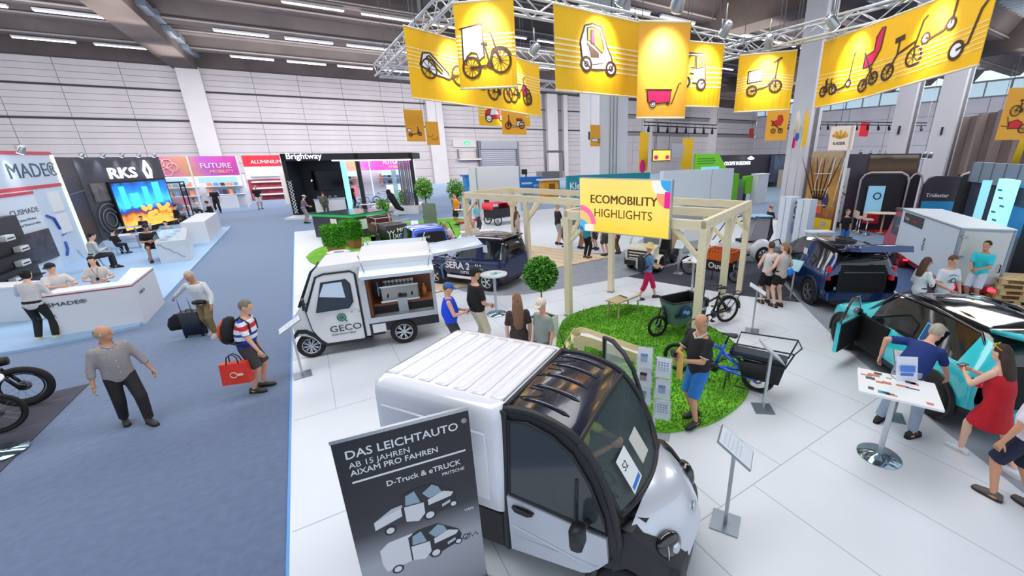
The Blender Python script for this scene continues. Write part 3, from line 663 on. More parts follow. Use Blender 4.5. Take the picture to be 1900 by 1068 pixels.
def carbody(t,st,paint,roofm,side=(),screen=(),rearw=(),sub=4,trim=DKGREY,names=('body','side_window','windscreen'),open_rear=False,glass=GLASS):
    """st rows: x, z bottom, z belt, z top, half width sill, half width belt, half width roof"""
    S_ = sections(st,sub);B = MB();G = {1: MB(),-1: MB()};W = MB();W2 = MB()
    def half(v):
        x,zb,zl,zt,ws,wb,wr = v;h = zl-zb
        return [(0,zb),(ws*.8,zb),(ws*.97,zb+.05),(ws,zb+h*.22),(wb,zb+h*.5),(wb,zb+h*.75),(wb*.975,zl-.02),(wb*.95,zl),(wr+(wb*.95-wr)*.12,zl+(zt-zl)*.86),(wr*.93,zl+(zt-zl)*.955),(wr*.6,zt-.008),(0,zt)]
    H = [(tt,v[0],half(v)) for tt,v in S_];n = 12
    def isin(L,a,b): return any(p-1e-6 <= a and b <= q_+1e-6 for p,q_ in L)
    for i in range(len(H)-1):
        t0,x0,p = H[i];t1,x1,q_ = H[i+1]
        for s_ in (1,-1):
            for k in range(n-1):
                f = [(x0,s_*p[k][0],p[k][1]),(x0,s_*p[k+1][0],p[k+1][1]),(x1,s_*q_[k+1][0],q_[k+1][1]),(x1,s_*q_[k][0],q_[k][1])]
                if s_ < 0: f = f[::-1]
                f = f[::-1]
                if k == 7 and isin(side,t0,t1): G[s_].add(f,[(0,1,2,3)],0,True)
                elif k >= 8 and isin(screen,t0,t1): W.add(f,[(0,1,2,3)],0,True)
                elif k >= 7 and isin(rearw,t0,t1): W2.add(f,[(0,1,2,3)],0,True)
                else: B.add(f,[(0,1,2,3)],2 if k < 3 else (1 if k >= 8 and H[i][2][11][1]-H[i][2][7][1] > .12 else 0),True)
    for e,fl in ((0,1),(-1,0)):
        if e == -1 and False: continue
        if e == 0 and open_rear: continue
        t0,x0,p = H[e];ring_ = [(x0,a,b) for a,b in p]+[(x0,-a,b) for a,b in p[-2:0:-1]]
        B.add(ring_,[list(range(len(ring_)))[::1 if fl else -1]],0)
    import_merge(B)
    o = obj(names[0],B,[paint,roofm,trim],t)
    for s_ in (1,-1):
        if G[s_].f: import_merge(G[s_]);obj(names[1],G[s_],glass,t)
    if W.f: import_merge(W);obj(names[2],W,glass,t)
    if W2.f: import_merge(W2);obj('rear_window',W2,glass,t)
    return H
def import_merge(mb):                            # weld equal corners so that smooth shading runs through
    d = {};nv = [];mp = []
    for p in mb.v:
        k = tuple(round(c,4) for c in p)
        if k not in d: d[k] = len(nv);nv.append(p)
        mp.append(d[k])
    nf = [];nm = [];ns = []
    for f,m,s in zip(mb.f,mb.m,mb.s):
        g = []
        for i in f:
            if mp[i] not in g: g.append(mp[i])
        if len(g) > 2: nf.append(g);nm.append(m);ns.append(s)
    mb.v,mb.f,mb.m,mb.s = nv,nf,nm,ns
def arch(t,x,y,r,side,m=DKGREY,w_=.05):
    q = MB();P = [(x+r*cos(rad(a)),side*(y+.012),r*.92*0+.0+max(.0,0)+zc_+r*sin(rad(a))) for a,zc_ in [(k*12-6,0) for k in range(17)]]
    q.tube(P,w_,6);obj('wheel_arch',q,m,t,tr(0,0,.02))
    q = MB();q.lathe([(0,0),(r*.98,0)],24,0,tr(x,side*(y-.01),0) @ MX.Rotation(-pi/2,4,'X'));
# ---- white box van with dark cab, nearest to the gallery
SIL = mat((205,210,222),.28,.25,coat=.7,name='silver_paint');VWH = mat((238,239,248),.22,coat=.8,name='gloss_white_paint');NAVY = mat((26,32,52),.22,coat=.7,name='dark_roof_plastic');BLK = mat((34,35,40),.5,name='black_plastic')
van = thing('box_van','white box van with black cab roof and silver door beside the roll-up banner','van',(1.68,3.31,PZ),rad(-56.2))
def rr_sec(x0,x1,y0,y1,z,r,n=5):
    return [(a,b,z) for a,b in arc(x1-r,y1-r,r,0,90,n)+arc(x0+r,y1-r,r,90,180,n)+arc(x0+r,y0+r,r,180,270,n)+arc(x1-r,y0+r,r,270,360,n)]
q = MB();L = [(-1.6+d,-.03-d*.4,.73-d,z,r) for z,d,r in ((.72,.03,.09),(.74,0,.1),(1.2,.0,.1),(1.7,.012,.1),(1.79,.025,.1),(1.835,.05,.1),(1.86,.09,.1),(1.872,.15,.1))]
q.loft([rr_sec(a,b,-w_,w_,z,r) for a,b,w_,z,r in L]);obj('cargo_box',q,VWH,van)
for k in range(7):
    x = -1.5+.212*k;q = MB();q.loft([[(x-.02,y,1.869),(x+.02,y,1.88),(x+.11,y,1.88),(x+.15,y,1.869)] for y in (-.56,-.5,.5,.56)]);obj('roof_rib',q,VWH,van)
for s_ in (-1,1):
    q = MB();q.loft([[(-1.45,s_*(.735+d),.85+d),(-.2,s_*(.735+d),.85+d),(-.2,s_*(.735+d),1.6-d),(-1.45,s_*(.735+d),1.6-d)] for d in (-.01,.006)]);obj('side_panel',q,VWH,van)
q = MB();q.box(-1.55,-.06,-.68,.68,.3,.72,bv=.05);obj('chassis_skirt',q,BLK,van)
q = MB();q.box(-.6,-.1,-.7,-.6,.27,.68,bv=.02);obj('side_locker',q,BLK,van)
# cab side frames with doors; upper parts lean inwards
def lean(mb,side,k=.09,z0=.95):
    mb.v = [(x,y-side*max(0,z-z0)*k*(1 if True else 0),z) for x,y,z in mb.v]
ARCH = spline([(-.05,1.83,0),(.2,1.85,0),(.46,1.8,0),(.68,1.69,0),(.88,1.42,0),(1.01,1.1,0),(1.07,.86,0)],5)
arch2 = [(p.x,p.y) for p in ARCH]
for s_ in (-1,1):
    q = MB();P = [(-.08,.3),(-.08,1.83)]+arch2[1:]+[(1.09,.6),(1.05,.52)]
    q.prismY(P,min(s_*.66,s_*.7),max(s_*.66,s_*.7));lean(q,s_);o = obj('cab_side',q,BLK,van)
    q = MB();q.tube([(x,s_*.68,z) for x,z in arch2]+[(1.09,s_*.68,.6)],.034,8);q.tube([(-.05,s_*.69,.3),(-.05,s_*.69,1.83)],.05,6);lean(q,s_);obj('door_frame',q,BLK,van)
win = [(.01,.985),(.01,1.745),(.2,1.765),(.44,1.705),(.63,1.58),(.8,1.34),(.93,1.05),(.965,.9)]
low = [(.0,.33),(-.01,.97),(.97,.87),(.99,.62),(.9,.5),(.82,.42),(.74,.38)]
q = MB();q.prismY(low,-.735,-.69);d = obj('door',q,SIL,van)
q = MB();q.box(.02,.9,-.742,-.735,.52,.53);q.add([(.02,-.737,.62),(.86,-.737,.46),(.86,-.748,.475),(.02,-.748,.635),(.86,-.737,.5),(.02,-.737,.66)],[(0,1,2,3),(3,2,4,5)],0,True);obj('door_crease',q,SIL,d)
q = MB();q.tube([(.06,-.74,.88),(.1,-.765,.88),(.22,-.765,.87),(.26,-.74,.865)],.022,8);q.ell((.16,-.735,.875),(.12,.012,.035));obj('door_handle',q,BLK,d)
SMOKE = mat((64,70,76),.12,0,al=.86,coat=.4,name='smoked_glass')
q = MB();q.prismY(win,-.712,-.704);lean(q,-1);g = obj('side_window',q,SMOKE,van)
q = MB();q.tube([(x,-.712,z) for x,z in win],.014,6,closed=True);q.tube([(.68,-.712,.93),(.68,-.705,1.36)],.02,6);lean(q,-1);obj('window_seal',q,BLK,g)
# far door standing open
fd = bpy.data.objects.new('open_door',None);COL.objects.link(fd);fd.parent = van;fd.matrix_local = tr(1.02,.7,0) @ rotz(rad(-38)) @ tr(-1.02,-.7,0)
q = MB();q.prismY(low,.67,.71);o = obj('door_panel',q,BLK,fd)
q = MB();q.prismY(win,.69,.697);obj('door_glass',q,CLEAR,fd)
q = MB();q.tube([(x,.695,z) for x,z in win],.03,6,closed=True);obj('window_frame',q,BLK,fd)
# roof with ribs and cable loops
def roofpt(u,v):                                # u across -1..1, v along 0..1
    i = v*(len(arch2)-1)*.5;k = min(int(i),len(arch2)-2);x = arch2[k][0]+(arch2[k+1][0]-arch2[k][0])*(i-k);z = arch2[k][1]+(arch2[k+1][1]-arch2[k][1])*(i-k)
    return (x,u*(.61+.03*v),z+.035*(1-u*u))
q = MB();q.loft([[roofpt(-1+k/6,v/10) for k in range(13)] for v in range(11)],0,False,False);o = obj('roof',q,NAVY,van)
for u in (-.72,-.36,0,.36,.72):
    q = MB();q.tube([V(roofpt(u,.12+v*.08))+V((0,0,.004)) for v in range(9)],[.004]+[.018]*7+[.004],6);obj('roof_rib',q,NAVY,van)
for u in (-.54,.1,.62):
    q = MB();q.tube([V(roofpt(u+a,b))+V((0,0,.006)) for a,b in ((-.16,.06),(-.1,.28),(.0,.36),(.08,.3),(.1,.12))],.004,5);obj('roof_groove',q,BLK,van)
q = MB();q.tube([(-.02,.66,1.8),(-.1,.66,2.05)],.006,5);q.cyl((-.02,.66,1.79),(-.03,.66,1.84),.025,n=8);obj('antenna',q,BLK,van)
q = MB();q.tube([roofpt(u/6,1.0) for u in range(-6,7)],.025,6);q.tube([(-.04,u*.1,1.85) for u in range(-6,7)],.03,6);obj('roof_edge',q,BLK,van)
# windscreen, scuttle, bonnet, nose
def ws(u,v): a = V(roofpt(u,1.));b = V((1.05+.14*(1-u*u),u*.6,1.03+.01*(1-u*u)));p = a.lerp(b,v);return p+V((.03,0,.05))*(4*v*(1-v))*.6
q = MB();q.loft([[ws(-1+k/6,v/8) for k in range(13)] for v in range(9)],0,False,False);obj('windscreen',q,mat((150,175,180),.03,al=.17,coat=.2,name='windscreen_glass'),van)
q = MB();q.tube([ws(-1,v/8) for v in range(9)],.022,6);q.tube([ws(1,v/8) for v in range(9)],.022,6);q.tube([ws(u/6,1) for u in range(-6,7)],.03,6);obj('windscreen_frame',q,BLK,van)
q = MB();q.loft([[(ws(u/6,1).x-.03,ws(u/6,1).y,1.0),(ws(u/6,1).x+.16,ws(u/6,1).y*.98,.95),(ws(u/6,1).x+.16,ws(u/6,1).y*.98,.9),(ws(u/6,1).x-.03,ws(u/6,1).y,.9)] for u in [k*.84 for k in range(-6,7)]]);obj('scuttle',q,BLK,van)
for y in (-.15,.3):
    q = MB();q.tube([(1.2,y,1.0),(1.14,y+.02,1.07),(.98,y+.38,1.2)],.01,5);obj('wiper',q,BLK,van)
hood = [(1.14,.61,1.02,.04),(1.24,.56,.99,.05),(1.36,.5,.92,.06),(1.48,.43,.82,.06),(1.57,.35,.7,.05),(1.62,.28,.58,.04)]
q = MB();q.loft([[(x+.05*(1-u*u),u*w_,z-.10*abs(u)**3+c*(1-u*u)) for u in [-1+k/8 for k in range(17)]] for x,w_,z,c in hood],0,False,False);obj('bonnet',q,SIL,van)
q = MB();q.loft([[(x-.03+.05*(1-u*u),u*(w_+.02),z) for u in [-1+k/8 for k in range(17)]]+[(x-.2,u*(w_+.02),z) for u in (1,-1)] for x,w_,z in ((1.55,.52,.25),(1.62,.56,.4),(1.6,.5,.55),(1.45,.6,.7),(1.3,.62,.86),(1.2,.62,.94))]);obj('front_bumper',q,BLK,van)
q = MB();q.loft([rr_sec(.2,1.22,-.6,.6,z,.05) for z in (.28,.6)]);q.loft([rr_sec(.6,1.2,-.62,.62,z,.05) for z in (.6,.9)]);obj('engine_bay',q,BLK,van)
for s_ in (-1,1):
    q = MB();q.loft([[(1.12+.36*cos(a)*m,s_*y,.3+.36*sin(a)*m) for a in [rad(-10+20*k) for k in range(11)]] for y,m in ((.5,1.05),(.66,1.05),(.71,1.0),(.71,.84))],0,False,False);o = obj('wheel_arch',q,BLK,van)
    WG = [(1.02,(.62,.95),(.7,.76),(.712,.5)),(1.14,(.62,.94),(.7,.77),(.715,.6)),(1.24,(.57,.905),(.68,.75),(.71,.62)),(1.36,(.51,.835),(.63,.71),(.68,.58)),(1.48,(.44,.735),(.54,.62),(.6,.42)),(1.57,(.36,.615),(.47,.5),(.52,.34)),(1.62,(.29,.5),(.38,.42),(.42,.28))]
    q = MB();q.loft([[(x,s_*y,z) for y,z in P] for x,*P in WG],0,False,False);obj('front_wing',q,BLK,van)
    M = tr(1.44,s_*.46,.72) @ rotz(s_*.75)
    q = MB();q.ell((0,0,0),(.085,.145,.15));o = obj('headlamp',q,mat((24,26,30),.08,coat=1.),van,M)
    q = MB();q.ell((.05,.04,.02),(.05,.05,.07));q.ell((.065,-.04,-.02),(.03,.012,.1));obj('reflector',q,CHROME,o)
    wheel(van,(1.12,s_*.62,.27),.27,.16,RIMS,8,0,side=s_);wheel(van,(-1.0,s_*.6,.27),.27,.16,RIMS,8,side=s_)
    q = MB();q.tube([(.8,s_*.7,.98),(.78,s_*.8,.98)],.03,6);q.loft([[(x,s_*y,z) for x,y,z in ((d,.79+e,.88),(d,.93-e,.86),(d,.94-e,1.04),(d,.8+e,1.06))] for d,e in ((.7,.03),(.73,0),(.79,0),(.82,.02))]);obj('wing_mirror',q,BLK,van)
    q = MB();q.box(1.06,1.1,s_*.702-.005,s_*.702+.005,.68,.78);obj('side_repeater',q,BLACK,van)
q = MB();q.ell((1.6,0,.78),(.02,.06,.05));obj('bonnet_emblem',q,CHROME,van)
q = MB();q.box(.1,1.1,-.6,.6,.35,.5);q.loft([[(.92,-.5,.8),(1.1,-.5,.92),(1.1,.5,.92),(.92,.5,.8)],[(.88,-.5,.6),(1.1,-.5,.6),(1.1,.5,.6),(.88,.5,.6)]]);o = obj('dashboard',q,SEAT,van)
q = MB();q.torus((.82,-.28,.95),.17,.018,(.8,0,.5));q.tube([(.82,-.28,.95),(1.0,-.28,.84)],.02,6);obj('steering_wheel',q,BLACK,van)
for y in (-.3,.3):
    q = MB();q.box(.05,.5,y-.22,y+.22,.42,.6,bv=.05);q.box(.0,.14,y-.22,y+.22,.55,1.25);q.box(.0,.1,y-.12,y+.12,1.27,1.45);obj('seat',q,SEAT,van)
q = MB();q.box(-.03,.0,-.64,.64,.3,1.78);obj('cab_bulkhead',q,SEAT,van)
M_ = plane_frame(ws(-.55,.9)+V((.02,0,.03)),(0,1,.02),ws(-.5,.5)-ws(-.5,.9))
q = MB();q.box(-.1,.13,0,.34,0,.004);o = obj('price_sheet',q,WHITE,van,M_);q = MB();q.box(-.08,.11,.02,.06,.004,.006);obj('sheet_stripe',q,mat((40,120,210),.5),o)
q = MB();q.box(.28,.48,.02,.3,-.02,-.016);obj('notice',q,mat((232,226,214),.6),van,M_)
text('sheet_text','S2',.1,BLACK,o,tr(-.06,.2,.005),.001)
# ---- white micro truck opened up as a coffee bar
GW = mat((232,232,234),.3,coat=.5,name='white_truck_paint')
gt = thing('coffee_truck','white micro truck with opened side flaps and a coffee bar inside','truck',(at(750,637).x,at(750,637).y,PZ),rad(169.6))
hull = [(1.98,.5),(1.98,.8),(1.9,.98),(1.78,1.1),(1.46,1.8),(1.36,1.9),(.62,1.93),(.62,.3),(1.5,.25),(1.6,.3),(1.66,.42),(1.8,.5),(1.9,.52)]
q = MB();q.prismY(hull,-1.24,-.0,0);q.v = [(x,-.62+(y+.62)*(1-.10*max(0,z-1)),z) for x,y,z in q.v];obj('cab',q,GW,gt)
q = MB();q.prismY([(.72,.3),(.72,1.68),(.8,1.74),(1.28,1.73),(1.42,1.68),(1.7,1.02),(1.66,.62),(1.56,.4),(1.44,.28),(.78,.26)],.0,.022);q.v = [(x,y-.06*max(0,z-1),z) for x,y,z in q.v];dr = obj('door',q,GW,gt)
def gd(P,y=.028): return [(x,y-.06*max(0,z-1),z) for x,z in P]
q = MB();q.tube(gd([(.72,.28),(.72,1.7),(.8,1.76),(1.28,1.75),(1.42,1.7),(1.7,1.02)],.02),.022,6);q.tube(gd([(1.7,1.02),(1.66,.62),(1.56,.4),(1.44,.27),(.76,.25)],.015),.012,6);obj('door_seal',q,BLK,dr)
q = MB();gw = [(.93,1.0),(.84,1.12),(.84,1.5),(.9,1.6),(1.34,1.58),(1.52,.98)];q.prismY(gw,.024,.03);q.v = [(x,y-.06*max(0,z-1),z) for x,y,z in q.v];sw = obj('side_window',q,mat((52,60,70),.08,coat=.5,name='truck_window_glass'),dr)
q = MB();q.prismY([(.96,1.22),(.98,1.56),(1.3,1.55),(1.42,1.3)],.0305,.0325);q.v = [(x,y-.06*max(0,z-1),z) for x,y,z in q.v];obj('window_view',q,mat((206,222,240),.1),sw)
q = MB();q.tube(gd(gw,.032),.012,6,closed=True);obj('window_seal',q,BLK,dr)
q = MB();q.tube([(.9,.035,.9),(.87,.05,.91),(.76,.05,.9),(.73,.035,.9)],.014,6);obj('door_handle',q,CHROME,dr)
GM = plane_frame((1.42,.03,.45),(-1,0,0))
text('lettering','GECO',.19,mat((40,46,50),.5),dr,GM @ tr(.06,.06),.002,sx=1.15);text('lettering','ELEKTROMOBILE',.05,mat((70,80,84),.5),dr,GM @ tr(.08,-.02),.002,sx=1.2)
q = MB();q.torus((.32,.36,0),.075,.012,(0,0,1));q.torus((.32,.36,0),.03,.014,(0,0,1),16);q.tube([(.37,.3,0),(.41,.26,0)],.012,5);obj('logo',q,mat((20,120,100),.5),dr,GM)
q = MB();wsp = [(1.79,1.12),(1.47,1.78)];q.loft([[(1.79+.02,-1.14,1.12),(1.79+.02,-.1,1.12)],[(1.5,-1.06,1.76),(1.5,-.18,1.76)]],0,False,False);obj('windscreen',q,GLASS,gt)
for P in ([(1.82,-.1,1.1),(1.5,-.16,1.78),(1.36,-.16,1.9)],[(1.82,-1.14,1.1),(1.5,-1.08,1.78)]): q = MB();q.tube(P,.03,6);obj('screen_pillar',q,BLK,gt)
q = MB();q.prismY([(1.99,.48),(1.9,.58),(1.78,.56),(1.64,.44),(1.56,.3),(1.46,.22),(.6,.2),(.6,.27),(1.44,.28),(1.52,.36),(1.6,.5),(1.76,.64),(1.92,.66),(2.0,.56)],-1.25,.03);obj('sill_trim',q,BLK,gt)
q = MB();q.ell((1.9,-.1,.86),(.08,.09,.1));q.ell((1.9,-1.14,.86),(.08,.09,.1));obj('headlamp',q,LAMPC,gt)
q = MB();q.tube([(1.62,.0,1.2),(1.7,.12,1.2)],.012,5);q.box(1.66,1.7,.1,.24,1.12,1.34,bv=.015);obj('wing_mirror',q,BLK,gt)
for s_,y in ((1,-.08),(-1,-1.16)): wheel(gt,(1.75,y,.26),.26,.15,RIMS,9,side=s_);wheel(gt,(-.04,y+(.04 if s_ > 0 else -.04),.28),.28,.18,RIMS,7,side=s_)
q = MB();q.box(-.8,.6,-1.28,-.0,.36,.6);q.v = q.v;obj('chassis',q,BLK,gt)
q = MB();q.prismY([(.6,.3),(.6,.6),(-.8,.6),(-.8,.4),(-.42,.4),(-.36,.5),(-.2,.6),(.12,.6),(.28,.46),(.34,.3)],-.0,.03);obj('side_skirt',q,BLK,gt)
q = MB();q.box(.3,.56,.03,.045,.36,.55);obj('locker_flap',q,GW,gt)
# box: posts, roof, back, floor; inside the coffee bar
q = MB()
for x,y in ((.56,0),(-.8,0),(.56,-1.28),(-.8,-1.28)): q.box(x,x+.07,y-.035,y+.035,.58,1.86)
q.box(-.8,.63,-.04,.04,.58,.7);q.box(-.8,.63,-.04,.04,1.74,1.86);q.box(-.8,.63,-1.32,-1.24,.58,.7);q.box(-.8,-.73,-1.28,0,.58,.7);q.box(-.8,-.73,-1.28,0,1.76,1.86);obj('box_frame',q,mat((200,204,210),.3,.5),gt)
q = MB();q.loft([[(-.84+d,.05-d,z),(.66-d,.05-d,z),(.66-d,-1.33+d,z),(-.84+d,-1.33+d,z)] for d,z in ((0,1.84),(0,1.96),(.05,2.02),(.1,2.03))],0,True,True,False);obj('box_roof',q,GW,gt)
q = MB();q.box(.56,.6,-1.28,0,.6,1.84);q.box(-.78,.6,-1.28,0,.6,.64);obj('bulkhead',q,GW,gt)
q = MB();q.box(-.76,.56,-.9,-.86,.64,1.82);q.box(.5,.56,-.9,0,.64,1.82);obj('bar_back',q,wood((122,72,50),1.),gt)
q = MB();q.box(-.76,.56,-.86,-.35,.82,.87);obj('bar_shelf',q,wood((176,104,66),1.),gt);q = MB();q.box(-.76,.56,-.4,-.36,.64,.82);obj('bar_front',q,DKGREY,gt)
def flap(o,xd,yd,w_,l,nm='flap'):
    M = plane_frame(o,xd,yd);q = MB();q.box(0,w_,0,l,-.02,.02);q.box(0,w_,0,.05,.02,.04);q.box(0,w_,l-.05,l,.02,.05);q.box(0,.05,0,l,.02,.04);q.box(w_-.05,w_,0,l,.02,.04);f_ = obj(nm,q,mat((206,220,236),.25,.15,coat=.4,name='flap_panel'),gt,M)
    for a_,b_ in ((.1,.02),(w_-.1,w_-.02)): q = MB();q.tube([(a_,l*.6,0),(b_,.06,-.3)],.012,5);obj('gas_strut',q,ALU,f_)
    return f_
flap((.6,.05,1.82),(-1,0,0),(0,1,-.22),1.4,.46);flap((-.84,-1.3,1.9),(0,1,0),(-1,0,.1),1.2,1.12,'rear_flap');flap((-.8,-1.33,1.9),(1,0,0),(0,-1,.2),1.4,.5,'far_flap')
CY_ = mat((40,150,210),.4)
for x,y in ((.31,.24),(-.98,.24)):
    q = MB();q.lathe([(0,0),(.15,0),(.15,.008),(0,.008)],24,0,tr(x,y,1.38 if x > 0 else 1.6) @ roty(pi/2));obj('round_sticker',q,CY_,gt)
def top(name,label,cat,par,P,mbs,group=None):
    """a thing standing at local place P of another thing, but top-level itself"""
    M = par.matrix_basis if False else (MX.Translation(par.location) @ par.rotation_euler.to_matrix().to_4x4())
    t = thing(name,label,cat,(0,0,0),0,group);t.matrix_world = M @ tr(*P)
    for nm,mb,m in mbs: obj(nm,mb,m,t)
    return t
q = MB();q.box(-.4,.4,-.2,.2,.05,.34,bv=.03);q2 = MB();q2.box(-.4,.4,-.22,.22,.34,.37);q2.box(-.4,.4,.14,.3,.02,.06);q3 = MB();[q3.tube([(x,.2,.16),(x,.3,.14)],.02,6) for x in (-.25,0,.25)];q4 = MB();[q4.cyl((x,y,0),(x,y,.06),.03,n=8) for x in (-.35,.35) for y in (-.15,.15)]
top('coffee_machine','chrome three-group espresso machine on the coffee truck shelf','coffee machine',gt,(-.06,-.62,.87),[('body',q,mat((150,152,150),.2,.8)),('cup_tray',q2,CHROME),('group_head',q3,BLACK),('foot',q4,BLACK)])
for k in range(8):
    q = MB();q.lathe([(.0,0),(.024,0),(.036,.07),(.033,.07),(.02,.01)],12);q2 = MB();q2.torus((.038,0,.04),.018,.005,(0,1,0),10,5)
    top('coffee_cup','white cup in the row on top of the espresso machine','cup',gt,(-.34+.08*k,-.6,1.245),[('bowl',q,WHITE),('handle',q2,WHITE)],'cups on the espresso machine')
q = MB();q.lathe([(0,0),(.05,0),(.05,.2),(.02,.24),(.02,.3),(0,.3)],12);top('syrup_bottle','amber bottle beside the espresso machine','bottle',gt,(-.58,-.55,.87),[('bottle_glass',q,mat((190,120,60),.2))])
for k,(x,l) in enumerate(((.3,'heap of leaflets by the front post of the coffee bar'),(-.1,'standing leaflet on the coffee bar floor'),(-.55,'fanned leaflets near the rear post of the coffee bar'))):
    q = MB();[q.box(-.12+.02*j,.1+.02*j,-.08+.01*j,.08,.006*j,.006*j+.005) for j in range(5)];q2 = MB()
    if k == 1: q2.add([(-.1,-.05,.03),(.1,-.05,.03),(.1,-.1,.34),(-.1,-.1,.34)],[(0,1,2,3)])
    else: q2.box(-.05,.02,-.04,.04,.026,.028)
    top('leaflet_stack',l,'leaflets',gt,(x,-.14,.64),[('sheets',q,WHITE),('print',q2,mat((200,206,214),.5) if k == 1 else BLACK)])
# ---- cars
def car_common(t,wb,tw,r,rim,spokes,rl=0,name='wheel'):
    for x in (0,wb):
        for s_ in (1,-1): wheel(t,(x,s_*tw,r),r,.2,rim,spokes,side=s_)
def arches(t,xs_,y,r,m):
    for x in xs_:
        for s_ in (1,-1):
            q = MB();q.loft([[(x+(r+.05)*k*cos(rad(a)),s_*yy,r+(r+.05)*k*sin(rad(a))) for a in range(-15,196,15)] for yy,k in ((y-.12,.98),(y+.012,.98),(y+.02,1.0),(y+.012,1.1),(y-.02,1.12))],0,False,False);obj('wheel_arch',q,m,t)
            q = MB();q.lathe([(0,0),(r+.045,0)],24,0,tr(x,s_*(y-.004),r) @ rotx(-pi/2));obj('wheel_well',q,BLACK,t)
# dark blue city car with white lettering
SB = mat((30,42,84),.2,.2,coat=.8,name='midnight_blue_paint');SBK = mat((24,22,30),.12,coat=.9,name='gloss_black_roof')
g0 = at(908,539);ca = rad(123.4);sc = thing('city_car','dark blue city car with white door lettering parked behind the coffee truck','car',(g0.x+.68*sin(ca),g0.y-.68*cos(ca),PZ),ca)
carbody(sc,[(-.66,.42,.9,.98,.55,.62,.5),(-.6,.3,1.0,1.35,.66,.72,.52),(-.42,.22,1.04,1.58,.7,.76,.56),(.2,.2,1.0,1.64,.72,.77,.58),(.85,.2,.98,1.6,.72,.77,.56),(1.4,.2,.96,1.34,.72,.76,.54),(1.85,.2,.94,.99,.71,.75,.56),(2.25,.25,.86,.89,.68,.71,.55),(2.52,.32,.7,.73,.58,.6,.45)],SB,SBK,side=[(1.6,2.9),(3.05,4.7)],screen=[(4.25,5.9)],rearw=[(.4,1.7)])
arches(sc,(0,2.0),.785,.29,SB);car_common(sc,2.0,.715,.29,RIMS,5)
SM_ = plane_frame((1.5,.79,.62),(-1,0,0));text('lettering','SERA 2',.3,WHITE,sc,SM_ @ tr(-.02,.0),.003,bold=.03,sx=1.05);text('lettering','CITYCAR',.12,WHITE,sc,SM_ @ tr(.55,-.14),.003,bold=.02,sx=1.05);text('lettering','CITY MICRO',.07,WHITE,sc,SM_ @ tr(0,.24),.003)
text('lettering','4 | 4',.12,WHITE,sc,SM_ @ tr(1.12,.13),.003,bold=.02);text('lettering','5 Zoll 15 Zoll',.055,WHITE,sc,SM_ @ tr(1.1,.04),.003)
q = MB();q.box(0,1.15,-.31,-.22,0,.004);obj('stripe',q,WHITE,sc,SM_)
q = MB();q.tube([(.55,.79,.93),(.52,.81,.93),(.36,.81,.93),(.33,.79,.93)],.014,6);obj('door_handle',q,SB,sc)
for x in (1.66,.24):
    q = MB();q.tube([(x,.785,.95),(x,.795,.6),(x,.76,.3)],.006,4);obj('door_gap',q,BLACK,sc)
for s_ in (1,-1):
    q = MB();q.ell((-.58,s_*.6,.95),(.06,.08,.12));obj('tail_lamp',q,LAMPR,sc)
    q = MB();q.tube([(1.45,s_*.72,1.0),(1.4,s_*.86,1.04)],.02,6);q.ell((1.38,s_*.9,1.07),(.06,.08,.07));obj('wing_mirror',q,SBK,sc)
q = MB();q.box(-.05,.1,.64,.655,1.12,1.42);o = obj('window_sign',q,mat((206,216,220),.5),sc);o.matrix_local = tr(0,.03,0)
q = MB();q.box(-.72,-.66,-.6,.6,1.5,1.55);obj('roof_spoiler',q,SBK,sc,tr(.18,0,.06))
# dark blue SUV with open hatch
UB = mat((26,56,108),.2,.3,coat=.9,name='deep_blue_paint');UK = mat((16,18,24),.12,coat=.9)
ua = rad(55);suv = thing('suv','dark blue SUV with its tailgate raised, facing away','car',(11.85,4.96,PZ),ua)
INT = mat((14,14,16),.8)
carbody(suv,[(-.66,.34,.95,1.02,.84,.9,.62),(-.56,.3,1.05,1.35,.88,.92,.62),(-.3,.24,1.06,1.58,.9,.93,.64),(.6,.22,1.03,1.66,.91,.93,.66),(1.4,.22,1.0,1.62,.91,.93,.64),(2.05,.22,.98,1.3,.91,.92,.62),(2.5,.24,.97,1.03,.9,.91,.7),(3.0,.28,.9,.95,.86,.88,.66),(3.32,.36,.72,.76,.74,.76,.5)],UB,UK,side=[(1.7,2.9),(3.05,4.7)],screen=[(4.25,5.9)],open_rear=True)
arches(suv,(0,2.65),.945,.35,mat((22,26,36),.5));car_common(suv,2.65,.865,.35,mat((150,156,164),.3,.7),5)
q = MB();q.box(-.685,-.66,-.56,.56,.56,1.06);q.loft([[(-.69,-.56,1.06),(-.69,.56,1.06)],[(-.52,-.52,1.42),(-.52,.52,1.42)]],0,False,False);obj('boot_opening',q,INT,suv)
q = MB();q.box(-.68,-.6,-.6,-.54,.54,1.08);q.box(-.68,-.6,.54,.6,.54,1.08);q.box(-.7,-.6,-.6,.6,.52,.57);obj('boot_seal',q,BLACK,suv);q = MB();q.box(-.7,-.69,-.5,.5,1.06,1.08);obj('parcel_shelf',q,MIDGREY,suv)
q = MB();q.box(-.78,-.55,-.86,.86,.34,.55,bv=.06);obj('rear_bumper',q,UB,suv)
q = MB();q.box(-.79,-.6,-.7,.7,.24,.36,bv=.04);obj('bumper_lip',q,BLK,suv)
gateM = tr(-.34,0,1.6) @ roty(rad(82));q = MB();q.loft([[(x-.03+.05*d,-w_+d*.1,z) for z,w_,x in ()] for d in (0,1)] if 0 else [[(.0,-.58,0),(.0,.58,0),(.05,.58,0),(.05,-.58,0)],[(-.04,-.62,-.35),(-.04,.62,-.35),(.04,.62,-.35),(.04,-.62,-.35)],[(-.16,-.66,-.48),(-.16,.66,-.48),(0,.66,-.5),(0,-.66,-.5)],[(-.16,-.6,-.95),(-.16,.6,-.95),(-.02,.6,-.98),(-.02,-.6,-.98)]])
